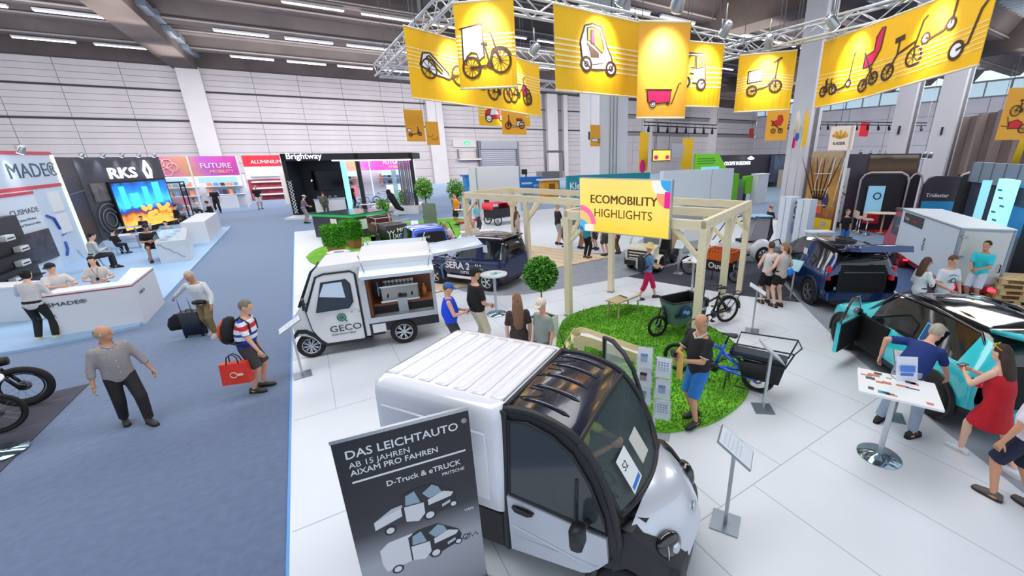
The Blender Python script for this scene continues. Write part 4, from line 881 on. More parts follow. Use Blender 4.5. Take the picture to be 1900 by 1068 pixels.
gm = MX.Translation((-.36,0,1.6)) @ roty(rad(97));tg = obj('tailgate',q,UB,suv,gm)
q = MB();q.box(-.062,-.045,-.52,.52,-.4,-.06);obj('rear_window',q,GLASS,tg);q = MB();q.torus((.06,0,-.62),.05,.01,(1,0,0),16,6);obj('emblem',q,CHROME,tg)
for s_ in (1,-1):
    q = MB();q.tube([(-.5,s_*.55,1.35),(-.85,s_*.52,1.58)],.014,5);obj('gas_strut',q,BLACK,suv)
    q = MB();q.box(-.62,-.5,s_*.8-.06,s_*.8+.06,.84,1.2,bv=.04);obj('tail_lamp',q,LAMPR,suv)
    q = MB();q.tube([(1.75,s_*.86,1.02),(1.72,s_*1.02,1.05)],.025,6);q.ell((1.7,s_*1.08,1.1),(.08,.1,.08));obj('wing_mirror',q,UK,suv)
q = MB();q.torus((-.675,0,1.0),.05,.01,(1,0,0),16,6);obj('boot_ring',q,CHROME,suv)
q = MB();q.box(.62,.82,.925,.93,1.12,1.4,0,tr(0,-.12,0));obj('window_sticker',q,WHITE,suv)
text('lettering','B',.12,mat((150,200,240),.4),suv,plane_frame((-.74,.72,.62),(0,-1,0)),.003)
dM = tr(1.75,.9,0) @ rotz(rad(-55)) @ tr(-1.75,-.9,0);q = MB();q.prismY([(.85,.32),(.85,1.0),(1.75,.98),(1.75,.32)],.86,.93);od = obj('open_door',q,UB,suv,dM)
q = MB();q.tube([(.85,.88,1.0),(.95,.84,1.5),(1.2,.82,1.52),(1.75,.88,1.0)],.022,6);obj('window_frame',q,UK,od);q = MB();q.prismY([(.87,1.0),(.97,1.49),(1.2,1.5),(1.7,1.0)],.85,.856);obj('door_glass',q,CLEAR,od)
q = MB();q.box(.9,1.7,.855,.862,.4,.95);obj('door_card',q,SEAT,od)
# turquoise car with open front door and hatch
TQ = mat((56,214,226),.2,.0,coat=.9,name='turquoise_paint');TK = mat((14,16,20),.06,coat=1.,name='black_glass_roof')
ta = rad(55);tc = thing('hatchback','bright turquoise hatchback with front door and boot open','car',(8.41,1.14,PZ),ta)
carbody(tc,[(-.6,.3,.98,1.06,.8,.86,.56),(-.48,.26,1.03,1.36,.86,.9,.58),(-.2,.22,1.03,1.52,.88,.91,.6),(.7,.2,.98,1.58,.89,.91,.64),(1.45,.2,.93,1.53,.89,.91,.62),(2.0,.2,.9,1.22,.89,.9,.6),(2.4,.22,.88,.95,.88,.89,.7),(2.85,.26,.8,.85,.84,.86,.64),(3.12,.34,.64,.68,.7,.72,.5)],TQ,TK,side=[(1.9,4.6)],screen=[(4.25,5.9)],open_rear=True)
arches(tc,(0,2.45),.925,.33,BLACK);car_common(tc,2.45,.845,.32,RIMD,5)
q = MB();q.box(.12,1.0,.88,.925,.98,1.02);obj('window_trim',q,BLACK,tc)
q = MB();q.prismY([(1.2,.3),(1.15,.94),(1.98,.92),(2.02,.5),(1.9,.3)],.855,.93);obj('door_opening',q,INT,tc)
q = MB();q.box(-.63,-.6,-.58,.58,.5,1.04);q.loft([[(-.63,-.58,1.04),(-.63,.58,1.04)],[(-.42,-.54,1.42),(-.42,.54,1.42)]],0,False,False);obj('boot_opening',q,INT,tc)
q = MB();q.box(-.72,-.5,-.82,.82,.3,.5,bv=.06);obj('rear_bumper',q,TQ,tc)
for s_ in (1,-1):
    q = MB();q.ell((-.5,s_*.78,.88),(.12,.13,.1));o = obj('tail_lamp',q,mat((20,14,20),.1,coat=1.),tc);q = MB();q.ell((-.58,s_*.82,.87),(.05,.07,.045));obj('tail_lens',q,LAMPR,o)
    q = MB();q.tube([(1.9,s_*.86,.94),(1.88,s_*1.0,.98)],.025,6);q.ell((1.86,s_*1.05,1.02),(.07,.1,.07));obj('wing_mirror',q,TK,tc)
    q = MB();q.tube([(1.98,s_*.76,1.0),(1.5,s_*.66,1.5),(.7,s_*.67,1.56),(-.2,s_*.64,1.48),(-.52,s_*.68,1.1)],.022,6);obj('roof_rail',q,TK,tc)
q = MB();q.loft([[(-.24,-.56,1.5),(-.24,.56,1.5),(-.2,.56,1.55),(-.2,-.56,1.55)],[(-.75,-.6,1.6),(-.75,.6,1.6),(-.72,.6,1.68),(-.72,-.6,1.68)],[(-1.05,-.62,1.6),(-1.05,.62,1.6),(-1.0,.62,1.68),(-1.0,-.62,1.68)]]);q2 = MB();q2.box(-.7,-.3,-.5,.5,1.66,1.69,0,None)
tg = obj('tailgate',q,TQ,tc);obj('rear_window',MB().loft([[(-.3,-.5,1.575),(-.3,.5,1.575)],[(-.7,-.54,1.69),(-.7,.54,1.69)]],0,False,False),TK,tg)
dM = tr(2.02,.9,0) @ rotz(rad(-52)) @ tr(-2.02,-.9,0);q = MB();q.prismY([(1.1,.34),(1.08,.94),(2.02,.92),(2.02,.34)],.86,.93);od = obj('open_door',q,TQ,tc,dM)
q = MB();q.prismY([(1.12,.36),(1.1,.92),(2.0,.9),(2.0,.36)],.84,.862);obj('door_card',q,SEAT,od);q = MB();q.tube([(1.08,.88,.94),(1.25,.82,1.4),(1.5,.8,1.42),(2.02,.88,.94)],.02,6);obj('window_frame',q,TK,od);q = MB();q.prismY([(1.1,.96),(1.26,1.38),(1.5,1.4),(1.98,.96)],.84,.846);obj('door_glass',q,CLEAR,od)
q = MB();q.box(.3,.55,0,.32,0,.004);o = obj('window_sticker',q,mat((90,190,240),.4),tc,plane_frame((.62,.9,1.04),(-1,0,0),(0,-.3,1)) @ tr(-.2,0,.01));q = MB();q.box(.32,.53,.02,.3,.004,.006);q.box(.36,.49,.06,.26,.006,.007);obj('sticker_print',q,mat((30,80,140),.4),o)
q = MB();q.box(-.56,-.3,-.4,.4,.52,.56);q.box(-.5,-.35,-.2,.3,.56,.6);obj('boot_floor',q,MIDGREY,tc)
for y in (-.38,.38):
    for x in (.55,1.35): q = MB();q.box(x,x+.14,y-.22,y+.22,.5,1.15,bv=.04);q.box(x+.02,x+.1,y-.12,y+.12,1.17,1.34);q.box(x+.1,x+.55,y-.22,y+.22,.4,.56);obj('seat',q,SEAT,tc)
# white box three-wheeler with red cab
WB = mat((212,226,240),.35,name='box_panel_white');RD = mat((196,16,40),.3,coat=.6,name='red_paint')
bt = thing('cargo_trike_truck','small red cab truck with a large plain white box body','truck',(14.66,3.54,PZ-.17),rad(37.1))
q = MB();q.box(0,4.3,-1.12,0,.6,2.13);obj('box_body',q,WB,bt);q = MB()
for y in (0,-1.12):
    q.box(-.015,.05,y-.03,y+.03,.58,2.15)
q.box(-.015,.02,-1.12,0,2.09,2.15);q.box(-.015,.02,-1.12,0,.58,.64);q.box(-.02,4.3,-.02,.015,2.1,2.15);obj('corner_profile',q,mat((150,158,168),.3,.6),bt)
q = MB();q.box(-.02,4.32,-1.14,.02,2.14,2.17);obj('box_roof',q,mat((226,236,244),.4),bt)
q = MB();q.box(-.03,-.015,-1.06,-.06,.66,2.07);rd_ = obj('rear_door',q,mat((214,216,214),.4),bt)
for z in (.8,1.35,1.9): q = MB();q.box(-.05,-.03,-.16,-.02,z,z+.05);obj('hinge',q,ALU,rd_)
q = MB();q.tube([(-.05,-1.0,1.0),(-.09,-1.0,1.02),(-.09,-1.0,1.2),(-.05,-1.0,1.22)],.015,5);obj('door_handle',q,BLACK,rd_)
BM = plane_frame((4.0,.012,1.72),(-1,0,0));q = MB();q.box(0,1.6,0,.34,0,.006);o = obj('side_sign',q,mat((62,58,64),.5),bt,BM);text('lettering','Cargo',.15,mat((216,216,220),.5),o,tr(.1,.12,.007),.001,shear=.2);text('lettering','trike',.15,mat((226,30,60),.5),o,tr(.82,.1,.007),.001,shear=.2)
text('lettering','RAD',.2,mat((30,120,130),.5),bt,plane_frame((2.1,.012,1.5),(0,0,-1),(-1,0,0)) ,.002,bold=.02)
q = MB();q.prismY([(4.35,.4),(4.35,1.9),(4.5,2.0),(5.2,1.95),(5.7,1.1),(5.9,.9),(5.9,.4)],-1.02,-.1);obj('cab',q,RD,bt);q = MB();q.loft([[(5.24,-.96,1.88),(5.24,-.16,1.88)],[(5.7,-.98,1.14),(5.7,-.14,1.14)]],0,False,False);obj('windscreen',q,GLASS,bt);q = MB();q.box(4.5,5.3,-.105,-.09,1.1,1.8);obj('side_window',q,GLASS,bt);q = MB();q.box(4.2,5.3,-1.05,-.07,1.98,2.08,bv=.04);obj('cab_roof',q,mat((70,68,76),.5),bt)
q = MB();q.box(3.2,4.4,-.04,.04,.38,.62);q.box(.0,4.3,-1.0,-.1,.4,.6);q.box(3.3,4.0,-.1,.1,.25,.45);obj('chassis',q,mat((130,14,30),.4),bt)
for s_,y in ((1,-.06),(-1,-1.06)): wheel(bt,(.5,y,.26),.26,.16,RIMD,5,side=s_);wheel(bt,(3.9,y+.1*s_,.3),.3,.18,RIMD,5,side=s_)
wheel(bt,(5.5,-.02,.28),.28,.14,RIMD,5,rad(15))
for y in (-.1,-1.0): q = MB();q.box(-.06,.0,y-.08,y+.08,.46,.56);obj('tail_lamp',q,mat((255,50,70),.3,e=3.),bt)
q = MB();q.box(3.05,3.1,-.06,.06,.5,.56);obj('side_marker',q,mat((255,50,60),.3,e=2.),bt)
# small blue two-seater with black back
bg = at(838,508);BU = mat((26,88,226),.25,coat=.8,name='bright_blue_paint')
bc = thing('micro_car','small bright blue two-seat car with black rear panel and open door','car',(at(800,497).x,at(800,497).y,PZ),rad(96))
carbody(bc,[(-.42,.4,1.0,1.4,.56,.62,.5),(-.36,.24,1.02,1.5,.62,.66,.54),(-.1,.2,1.0,1.56,.64,.68,.55),(.7,.2,.96,1.56,.64,.68,.54),(1.2,.2,.92,1.28,.64,.67,.5),(1.55,.24,.86,.92,.62,.64,.5),(1.9,.32,.66,.7,.52,.54,.4)],BU,BU,side=[(1.6,3.8)],screen=[(3.2,4.9)])
arches(bc,(0,1.5),.695,.26,BU);car_common(bc,1.5,.625,.26,RIMS,5)
q = MB();q.prism(rrect(1.0,1.02,.16),0,.02);o = obj('rear_panel',q,BLK,bc,plane_frame((-.44,0,.9),(0,-1,0)));text('lettering','ONE',.12,WHITE,o,tr(-.3,.3,.022),.002);text('lettering','ELEKTRO',.09,WHITE,o,tr(-.32,.08,.022),.002,bold=.02);q = MB();q.box(-.2,-.05,-.25,.0,.021,.024);q.box(.0,.12,-.3,-.05,.021,.024);obj('rear_sticker',q,WHITE,o)
q = MB();q.box(-.46,-.44,-.5,-.4,.7,.8);q.box(-.46,-.44,.4,.5,.7,.8);obj('tail_lamp',q,LAMPR,bc)
dM = tr(1.2,-.66,0) @ rotz(rad(50)) @ tr(-1.2,.66,0);q = MB();q.prismY([(.35,.3),(.35,.98),(1.2,.94),(1.2,.3)],-.7,-.64);od = obj('open_door',q,BU,bc,dM);q = MB();q.tube([(.35,-.66,.98),(.5,-.6,1.48),(.8,-.6,1.48),(1.2,-.66,.94)],.02,6);obj('window_frame',q,BLK,od)
# cream micro pickup with wooden load box
CR_ = mat((232,226,208),.35,coat=.4,name='cream_paint');r0,r1 = at(1252,487),at(1204,491);pa = rad(205)
pk = thing('micro_pickup','cream open-sided micro pickup with black grille and wooden load box','pickup',(r0.x-.3,r0.y+.5,PZ),pa)
q = MB();q.box(-.5,1.9,-.55,.55,.24,.36);q.box(1.75,2.05,-.58,.58,.26,.5,bv=.06);obj('chassis',q,BLK,pk)
q = MB();q.prismY([(1.5,.5),(1.45,.95),(1.95,.88),(2.08,.7),(2.08,.45),(1.95,.4)],-.5,.5);obj('bonnet',q,CR_,pk)
q = MB();q.box(2.07,2.11,-.42,.42,.5,.82,bv=.03);gr = obj('grille',q,BLK,pk)
for k in range(3): q = MB();q.box(2.105,2.12,-.36,.36,.52+.1*k,.56+.1*k);obj('grille_bar',q,CR_,gr)
for s_ in (1,-1):
    q = MB();q.tube([(1.6,s_*.55,.9),(1.3,s_*.52,1.6),(.35,s_*.52,1.66),(.3,s_*.55,.4)],.035,8);obj('roof_pillar',q,CR_,pk)
    q = MB();q.loft([[(x+.36*cos(rad(a))*m,s_*y,.26+.36*sin(rad(a))*m) for a in range(-10,191,20)] for x,y,m in ((1.5,.42,1),(1.5,.62,1),(1.5,.64,.9))],0,False,False);obj('front_wing',q,CR_,pk)
    q = MB();q.loft([[(.36*cos(rad(a))*m,s_*y,.26+.36*sin(rad(a))*m) for a in range(-10,191,20)] for y,m in ((.42,1),(.62,1),(.64,.9))],0,False,False);obj('rear_wing',q,BLK,pk)
    wheel(pk,(1.5,s_*.54,.28),.28,.16,RIMD,5,side=s_);wheel(pk,(0,s_*.54,.28),.28,.16,RIMD,5,side=s_)
    q = MB();q.ell((2.02,s_*.45,.72),(.06,.09,.09));obj('headlamp',q,LAMPC,pk)
q = MB();q.loft([[(1.58,-.5,.95),(1.58,.5,.95)],[(1.3,-.48,1.6),(1.3,.48,1.6)]],0,False,False);obj('windscreen',q,CLEAR,pk)
q = MB();q.box(.3,1.35,-.56,.56,1.64,1.7,bv=.04);obj('roof',q,CR_,pk)
q = MB();q.box(.45,.95,-.5,.5,.36,.6,bv=.05);q.box(.38,.52,-.5,.5,.55,1.2);obj('seat',q,SEAT,pk);q = MB();q.torus((1.15,.22,.95),.16,.016,(.8,0,.5));q.tube([(1.15,.22,.95),(1.4,.22,.8)],.018,5);obj('steering_wheel',q,BLACK,pk)
q = MB();pl = [(-.55,.62),(.24,.55),(.24,1.2),(-.2,1.32),(-.62,1.12)];q.prismY(pl,-.55,.55);obj('load_box',q,wood((220,176,116),.8),pk)
# white velomobile pod
p0 = at(1408,484);vm = thing('velomobile','white covered three-wheel pod bike with grey fabric side and round wheel covers','bicycle',(p0.x+.1,p0.y+.25,PZ),rad(158))
VW = mat((232,236,240),.3,coat=.5);q = MB()
q.loft([[(x,w_*cos(a),z0+(z1-z0)*(.5+.5*sin(a))) for a in [2*pi*k/14 for k in range(14)]] for x,w_,z0,z1 in ((-.35,.1,.4,.6),(-.2,.3,.28,.75),(.3,.36,.22,.78),(1.0,.34,.2,.72),(1.7,.26,.24,.8),(2.1,.16,.3,.75),(2.25,.05,.4,.6))]);obj('shell',q,VW,vm)
for s_ in (1,-1):
    q = MB();q.lathe([(0,.14),(.3,.12),(.43,.04),(.45,-.05)],24,0,tr(.05,s_*.4,.42) @ rotx(-s_*pi/2));obj('wheel_cover',q,VW,vm);wheel(vm,(.05,s_*.5,.3),.3,.1,RIMD,6,side=s_,rr=.7)
wheel(vm,(1.75,.12,.25),.25,.08,RIMD,6,side=1,rr=.75)
q = MB();q.loft([[(-.2,.3,.8),(-.25,.3,1.6),(.3,.3,1.66),(.55,.3,.8)],[(-.2,-.3,.8),(-.25,-.3,1.6),(.3,-.3,1.66),(.55,-.3,.8)]],0,True,True,False);obj('fabric_hood',q,mat((160,158,168),.8),vm)
q = MB();q.tube([(-.3,.34,1.2),(-.26,.34,1.64),(.4,.34,1.7),(1.2,.3,1.5),(1.75,.24,.8)],.025,6);q.tube([(-.3,-.34,1.2),(-.26,-.34,1.64),(.4,-.34,1.7),(1.2,-.3,1.5),(1.75,-.24,.8)],.025,6);obj('roof_frame',q,BLK,vm)
q = MB();q.box(-.32,.55,-.36,.36,1.67,1.71,bv=.05);obj('roof',q,mat((120,190,232),.3),vm);q = MB();q.loft([[(1.2,-.3,1.5),(1.2,.3,1.5)],[(1.75,-.24,.82),(1.75,.24,.82)]],0,False,False);obj('windscreen',q,CLEAR,vm)
q = MB();q.box(.35,.8,-.22,.22,.72,.82);q.add([(.4,-.22,.82),(.4,.22,.82),(.1,.22,1.25),(.1,-.22,1.25)],[(0,1,2,3)]);obj('seat',q,SEAT,vm)
# ---------------------------------------------------------------- bicycles
SPOKE = mat((170,172,176),.3,.8);FRB = mat((26,27,31),.4,coat=.3,name='black_frame_paint')
def bwheel(par,x,r,w_=.045,y=0.,hub=.03,fill=None,n=36):
    q = MB();q.torus((0,0,0),r-w_/2,w_/2,n=n,k=8);o = obj('wheel',q,TYRE,par,tr(x,y,r))
    q = MB();q.torus((0,0,0),r-w_*1.15,.012,n=n,k=6);q.tube([(0,-.05,0),(0,.05,0)],hub,8)
    obj('rim',q,FRB,o);q = MB()
    for k in range(18):
        a = 2*pi*k/18;b = a+(.5 if k % 2 else -.5);s_ = .03 if k % 4 < 2 else -.03;q.tube([(hub*cos(b),s_,hub*sin(b)),((r-w_*1.1)*cos(a),0,(r-w_*1.1)*sin(a))],.0022,3,caps=False)
    obj('spokes',q,SPOKE,o);q = MB();q.lathe([(.05,0),(.09,0),(.09,.003),(.05,.003)],16,0,tr(0,.05,0) @ rotx(pi/2));obj('brake_disc',q,STEEL,o);return o
def pipe(par,name,L,r,m):
    q = MB()
    for P in L: q.tube(P,r,7)
    return obj(name,q,m,par)
def saddle(par,x,z,m=BLACK):
    q = MB();q.loft([[(x+dx,w_*cos(a),z+h*sin(a)) for a in [2*pi*k/10 for k in range(10)]] for dx,w_,h in ((-.14,.04,.02),(-.11,.085,.035),(-.03,.075,.03),(.06,.03,.025),(.14,.02,.015))]);return obj('saddle',q,m,par)
def crank(par,x,z,m=FRB):
    q = MB();q.lathe([(0,-.01),(.09,-.01),(.09,.01),(0,.01)],20,0,tr(x,.05,z) @ rotx(pi/2));q.tube([(x,.07,z),(x+.12,.09,z-.12)],.013,6);q.tube([(x,-.07,z),(x-.12,-.09,z+.12)],.013,6);q.cb((x+.12,.14,z-.12),(.09,.09,.02));q.cb((x-.12,-.14,z+.12),(.09,.09,.02));return obj('crank',q,m,par)
def bars(par,x,z,w_=.62,back=.12,m=FRB):
    q = MB();q.tube([(x-back,-w_/2,z+.02),(x,-w_*.2,z),(x,w_*.2,z),(x-back,w_/2,z+.02)],.013,6);q.tube([(x-back-.1,-w_/2-.01,z+.02),(x-back+.02,-w_/2,z+.02)],.018,6);q.tube([(x-back-.1,w_/2+.01,z+.02),(x-back+.02,w_/2,z+.02)],.018,6);return obj('handlebar',q,m,par)
def bike_at(name,label,R,F,cat='bicycle',lift=PZ):
    a = atan2(F[1]-R[1],F[0]-R[0]);t = thing(name,label,cat,(R[0],R[1],lift),a);t['wb'] = sqrt((F[0]-R[0])**2+(F[1]-R[1])**2);return t,t['wb']
# grey-green box bike
GG = mat((96,128,124),.45,name='sage_green_shell')
t,wb = bike_at('box_cargo_bike','sage green long box cargo bike standing on the turf by the pergola',at(1347,600),at(1219,627),'cargo bike',PZ+.02)
bwheel(t,0,.34,.055,hub=.05);bwheel(t,wb,.26,.055)
pipe(t,'frame',[[(0,.06,.34),(.45,.03,.3)],[(0,-.06,.34),(.45,-.03,.3)],[(.45,0,.3),(.3,0,.82)],[(.33,0,.72),(.85,0,.55)],[(.45,0,.3),(.9,0,.24),(1.75,0,.28)],[(0,.06,.34),(.33,0,.72)],[(0,-.06,.34),(.33,0,.72)],[(.82,0,.5),(.76,0,1.05)],[(1.75,0,.28),(wb-.12,0,.72)]],.025,FRB)
pipe(t,'fork',[[(wb,.06,.26),(wb-.1,.06,.66)],[(wb,-.06,.26),(wb-.1,-.06,.66)],[(wb-.1,-.06,.66),(wb-.1,.06,.66)]],.022,FRB)
pipe(t,'luggage_rack',[[(-.35,.08,.74),(.28,.08,.72)],[(-.35,-.08,.74),(.28,-.08,.72)],[(-.35,-.08,.74),(-.35,.08,.74)],[(-.3,.08,.74),(0,.07,.36)],[(-.3,-.08,.74),(0,-.07,.36)]],.01,FRB)
q = MB();q.loft([[(.37*cos(rad(a)),y,.34+.37*sin(rad(a))) for a in range(20,200,15)] for y in (-.035,.035)],0,False,False);obj('mudguard',q,FRB,t)
saddle(t,.26,.92);pipe(t,'seat_post',[[(.3,0,.8),(.27,0,.92)]],.014,ALU);bars(t,.78,1.1);crank(t,.45,.3);pipe(t,'kickstand',[[(1.0,.2,.03),(1.0,.1,.26)],[(1.0,-.2,.03),(1.0,-.1,.26)]],.015,FRB)
def tub(x0,x1,z0,z1,w0,w1,taper,m,m2,rim):
    q = MB();o_ = [[(x0-.0+.12*d*taper,-w_,z),(x1+taper*d,-w_*.8,z),(x1+taper*d+.05,0,z),(x1+taper*d,w_*.8,z),(x0-.0+.12*d*taper,w_,z)] for d,w_,z in ((0,w0,z0),(.5,(w0+w1)/2,(z0+z1)/2),(1,w1,z1))]
    i_ = [[(x*.97+.03*(x0+x1)/2,y*.93,z) for x,y,z in s] for s in o_[::-1]];i_[-1] = [(x,y,z+.02) for x,y,z in i_[-1]]
    q.loft(o_,0,True,False,False);q.loft(i_,1,True,False,False);q.add(i_[-1],[(0,1,2,3,4)],1);b = obj('cargo_tub',q,[m,m2],t);q = MB();q.tube(o_[-1],.02,6,closed=True);obj('tub_rim',q,rim,b);return b
b = tub(.9,1.7,.28,.84,.24,.33,.12,GG,BLACK,BLK)
q = MB();q.box(.95,1.72,-.3,.3,.5,.56);q.box(.9,.98,-.36,.36,.68,.86,bv=.03);obj('dark_band',q,BLK,b)
q = MB();q.prism(circ(0,0,.15),0,.006);ro = obj('round_sticker',q,mat((24,70,140),.4),b,plane_frame((1.5,.318,.62),(-1,0,0),(0,.15,1)));q = MB();q.box(-.08,.0,-.02,.05,.007,.009);q.prism(circ(.05,-.02,.05,10),.007,.009);obj('sticker_print',q,mat((150,205,230),.4),ro)
text('lettering','Urban',.13,WHITE,b,plane_frame((1.28,.328,.6),(-1,0,0),(0,.15,1)),.003)
# electric blue longtail
BL = mat((16,96,220),.25,.2,coat=.8,name='electric_blue_frame')
t,wb = bike_at('longtail_bike','electric blue longtail bike with black cargo bags and rear rail',at(1402,729),at(1256,690),'cargo bike',PZ+.01)
bwheel(t,0,.27,.06);bwheel(t,wb,.29,.055)
pipe(t,'frame',[[(wb*.52,0,.3),(wb*.42,0,.78)],[(wb*.52,0,.34),(wb*.86,0,.72)],[(wb*.44,0,.66),(wb*.84,0,.78)],[(wb*.52,0,.3),(.25,.1,.3),(0,.1,.27)],[(wb*.52,0,.3),(.25,-.1,.3),(0,-.1,.27)],[(wb*.44,0,.6),(.4,.1,.52),(.12,.1,.3)],[(wb*.44,0,.6),(.4,-.1,.52),(.12,-.1,.3)]],.03,BL)
pipe(t,'fork',[[(wb,.06,.29),(wb-.1,.05,.7)],[(wb,-.06,.29),(wb-.1,-.05,.7)],[(wb-.1,0,.68),(wb-.17,0,1.0)]],.022,FRB);bars(t,wb-.16,1.04);saddle(t,wb*.38,.96,DKGREY);pipe(t,'seat_post',[[(wb*.42,0,.76),(wb*.385,0,.95)]],.016,BLACK);crank(t,wb*.52,.3)
for s_ in (1,-1):
    q = MB();q.loft([[(-.4,s_*.14,.64),(.32,s_*.14,.6),(.32,s_*.22,.6),(-.4,s_*.24,.66)],[(-.34,s_*.12,.32),(.24,s_*.12,.32),(.24,s_*.17,.32),(-.34,s_*.18,.32)]]);obj('side_bag',q,mat((28,28,32),.75),t)
q = MB();q.box(-.4,.5,-.13,.13,.66,.74,bv=.04);obj('rear_cushion',q,mat((44,52,66),.6),t)
pipe(t,'rear_rail',[[(.45,.16,.68),(.4,.27,.94),(-.5,.3,.98),(-.58,0,.98),(-.5,-.3,.98),(.4,-.27,.94),(.45,-.16,.68)],[(-.5,.3,.98),(-.4,.2,.66)],[(-.5,-.3,.98),(-.4,-.2,.66)],[(.5,.16,.66),(-.4,.18,.64)],[(.5,-.16,.66),(-.4,-.18,.64)]],.014,FRB)
pipe(t,'foot_rail',[[(.3,.14,.24),(.3,.34,.2),(-.2,.34,.2),(-.2,.14,.24)],[(.3,-.14,.24),(.3,-.34,.2),(-.2,-.34,.2),(-.2,-.14,.24)]],.012,FRB);pipe(t,'kickstand',[[(.5,.2,.02),(.5,.08,.28)],[(.5,-.2,.02),(.5,-.08,.28)]],.014,FRB)
# brown and black bike with orange crate
t,wb = bike_at('crate_cargo_bike','black box cargo bike carrying an orange crate on the anthracite carpet',at(1277,510),at(1362,526),'cargo bike')
bwheel(t,0,.33,.05);bwheel(t,wb,.26,.05)
pipe(t,'frame',[[(0,.06,.33),(.42,0,.3)],[(0,-.06,.33),(.42,0,.3)],[(.42,0,.3),(.3,0,.8)],[(.32,0,.7),(.75,0,.6)],[(.42,0,.3),(1.3,0,.3),(wb-.1,0,.6)],[(.72,0,.4),(.66,0,1.0)],[(0,0,.33),(.32,0,.7)]],.024,mat((140,96,50),.4));pipe(t,'fork',[[(wb,.05,.26),(wb-.08,.05,.6)],[(wb,-.05,.26),(wb-.08,-.05,.6)]],.02,ALU)
saddle(t,.27,.9);bars(t,.66,1.02);crank(t,.42,.3);pipe(t,'kickstand',[[(.9,-.15,.03),(.85,0,.3)]],.015,FRB)
q = MB();q.box(.72,1.5,-.3,.3,.36,.7);bx = obj('cargo_tub',q,mat((34,24,22),.5),t)
text('lettering','Ouwe',.26,mat((232,226,214),.5),bx,plane_frame((.8,-.304,.46),(1,0,0)),.003,bold=.02)
M_ = MX.Translation(t.location) @ rotz(t.rotation_euler[2]);ct = thing('orange_crate','orange plastic crate lying in the black cargo bike box','crate');ct.matrix_world = M_ @ tr(1.12,0,.715)
q = MB();OR_ = mat((226,104,30),.5)
for a,b,c,d in ((-.44,.44,-.33,-.3),(-.44,.44,.3,.33),(-.44,-.41,-.33,.33),(.41,.44,-.33,.33)): q.box(a,b,c,d,0,.32)
q.box(-.44,.44,-.33,.33,0,.02);o = obj('crate_wall',q,OR_,ct);q = MB()
for k in range(9): x = -.4+.1*k;q.box(x-.012,x+.012,-.345,.345,.02,.3)
q.box(-.46,.46,-.35,.35,.28,.33) if 0 else q.tube([(-.44,-.33,.31),(.44,-.33,.31),(.44,.33,.31),(-.44,.33,.31)],.02,4,closed=True);obj('crate_rib',q,mat((206,90,24),.5),ct)
for k,(x,y) in enumerate(((-.2,.05),(.25,-.05))): q = MB();q.lathe([(0,0),(.1,0),(.12,.18),(.1,.24),(0,.24)],12);q2 = MB();q2.torus((0,0,.24),.06,.01,(0,1,0),12,5);tt = thing('red_bag',('first','second')[k]+' red pouch in the orange crate, '+('nearer the handlebar','nearer the front wheel')[k],'bag');tt.matrix_world = M_ @ tr(1.12+x,y,.74);obj('pouch',q,mat((190,40,44),.6),tt);obj('loop',q2,mat((150,30,34),.6),tt)
# fat-tyre bike and second bike at the left stand
for lab,F_,r,w_,fc in (('black fat-tyre electric bike on the dark mat beside the blue aisle',at(60,752),.36,.11,FRB),('black light-tyred bike in front of the fat-tyre bike, behind a round table',at(8,803),.33,.06,FRB)):
    t,wb = bike_at('fat_bike',lab,(F_.x-1.2,F_.y-.1),F_,'bicycle',.015);bwheel(t,0,r,w_);bwheel(t,wb,r,w_,hub=.05)
    pipe(t,'frame',[[(0,.07,r),(.45,0,.32)],[(0,-.07,r),(.45,0,.32)],[(.45,0,.32),(.32,0,.85)],[(.34,0,.78),(wb-.25,0,.84)],[(.45,0,.32),(wb-.22,0,.74)],[(0,0,r),(.34,0,.78)]],.035,fc);pipe(t,'fork',[[(wb,.085,r),(wb-.16,.08,.72)],[(wb,-.085,r),(wb-.16,-.08,.72)],[(wb-.16,-.08,.72),(wb-.16,.08,.72)],[(wb-.16,0,.72),(wb-.25,0,1.0)]],.026,fc)
    bars(t,wb-.24,1.06,.7,.16);saddle(t,.3,.95);crank(t,.45,.32);q = MB();q.lathe([(0,0),(.07,0),(.08,.08),(.05,.14),(0,.15)],14,0,tr(wb-.02,0,.86) @ roty(rad(-90)));q.v = [(x,y,z) for x,y,z in q.v];obj('headlamp',q,BLACK,t)
    pipe(t,'kickstand',[[(.4,.2,.01),(.45,.05,.3)]],.015,fc)
# black letter-printed cargo rickshaw with brown leather bench
p_ = at(727,457);t = thing('cargo_rickshaw','black box rickshaw bike with white letters and brown leather bench','cargo bike',(p_.x,p_.y+.3,PZ),rad(-75))
q = MB();q.loft([rr_sec(.1,.95,-.5,.5,z,.06) for z in (.3,1.05)]);bx = obj('front_box',q,mat((38,32,34),.5),t);text('lettering','MO',.26,WHITE,bx,plane_frame((.955,-.02,.72),(0,1,0)),.003,bold=.03);text('lettering','XCYC',.26,WHITE,bx,plane_frame((.955,-.16,.46),(0,1,0)),.003,bold=.03)
for y in (-.38,-.22): q = MB();q.tube([(.97,y,.34),(.97,y,.7),(.97,y-.08,.82)],.02,5);q.tube([(.97,y,.7),(.97,y+.08,.82)],.02,5);obj('figure_print',q,WHITE,bx)
q = MB();q.box(-.75,-.05,-.52,.52,.62,.8,bv=.06);q.box(-.85,-.7,-.56,.56,.8,1.3,bv=.05);q.box(-.8,.0,-.58,-.48,.7,1.02,bv=.04);q.box(-.8,.0,.48,.58,.7,1.02,bv=.04);obj('bench',q,mat((104,58,42),.45,n=.15),t)
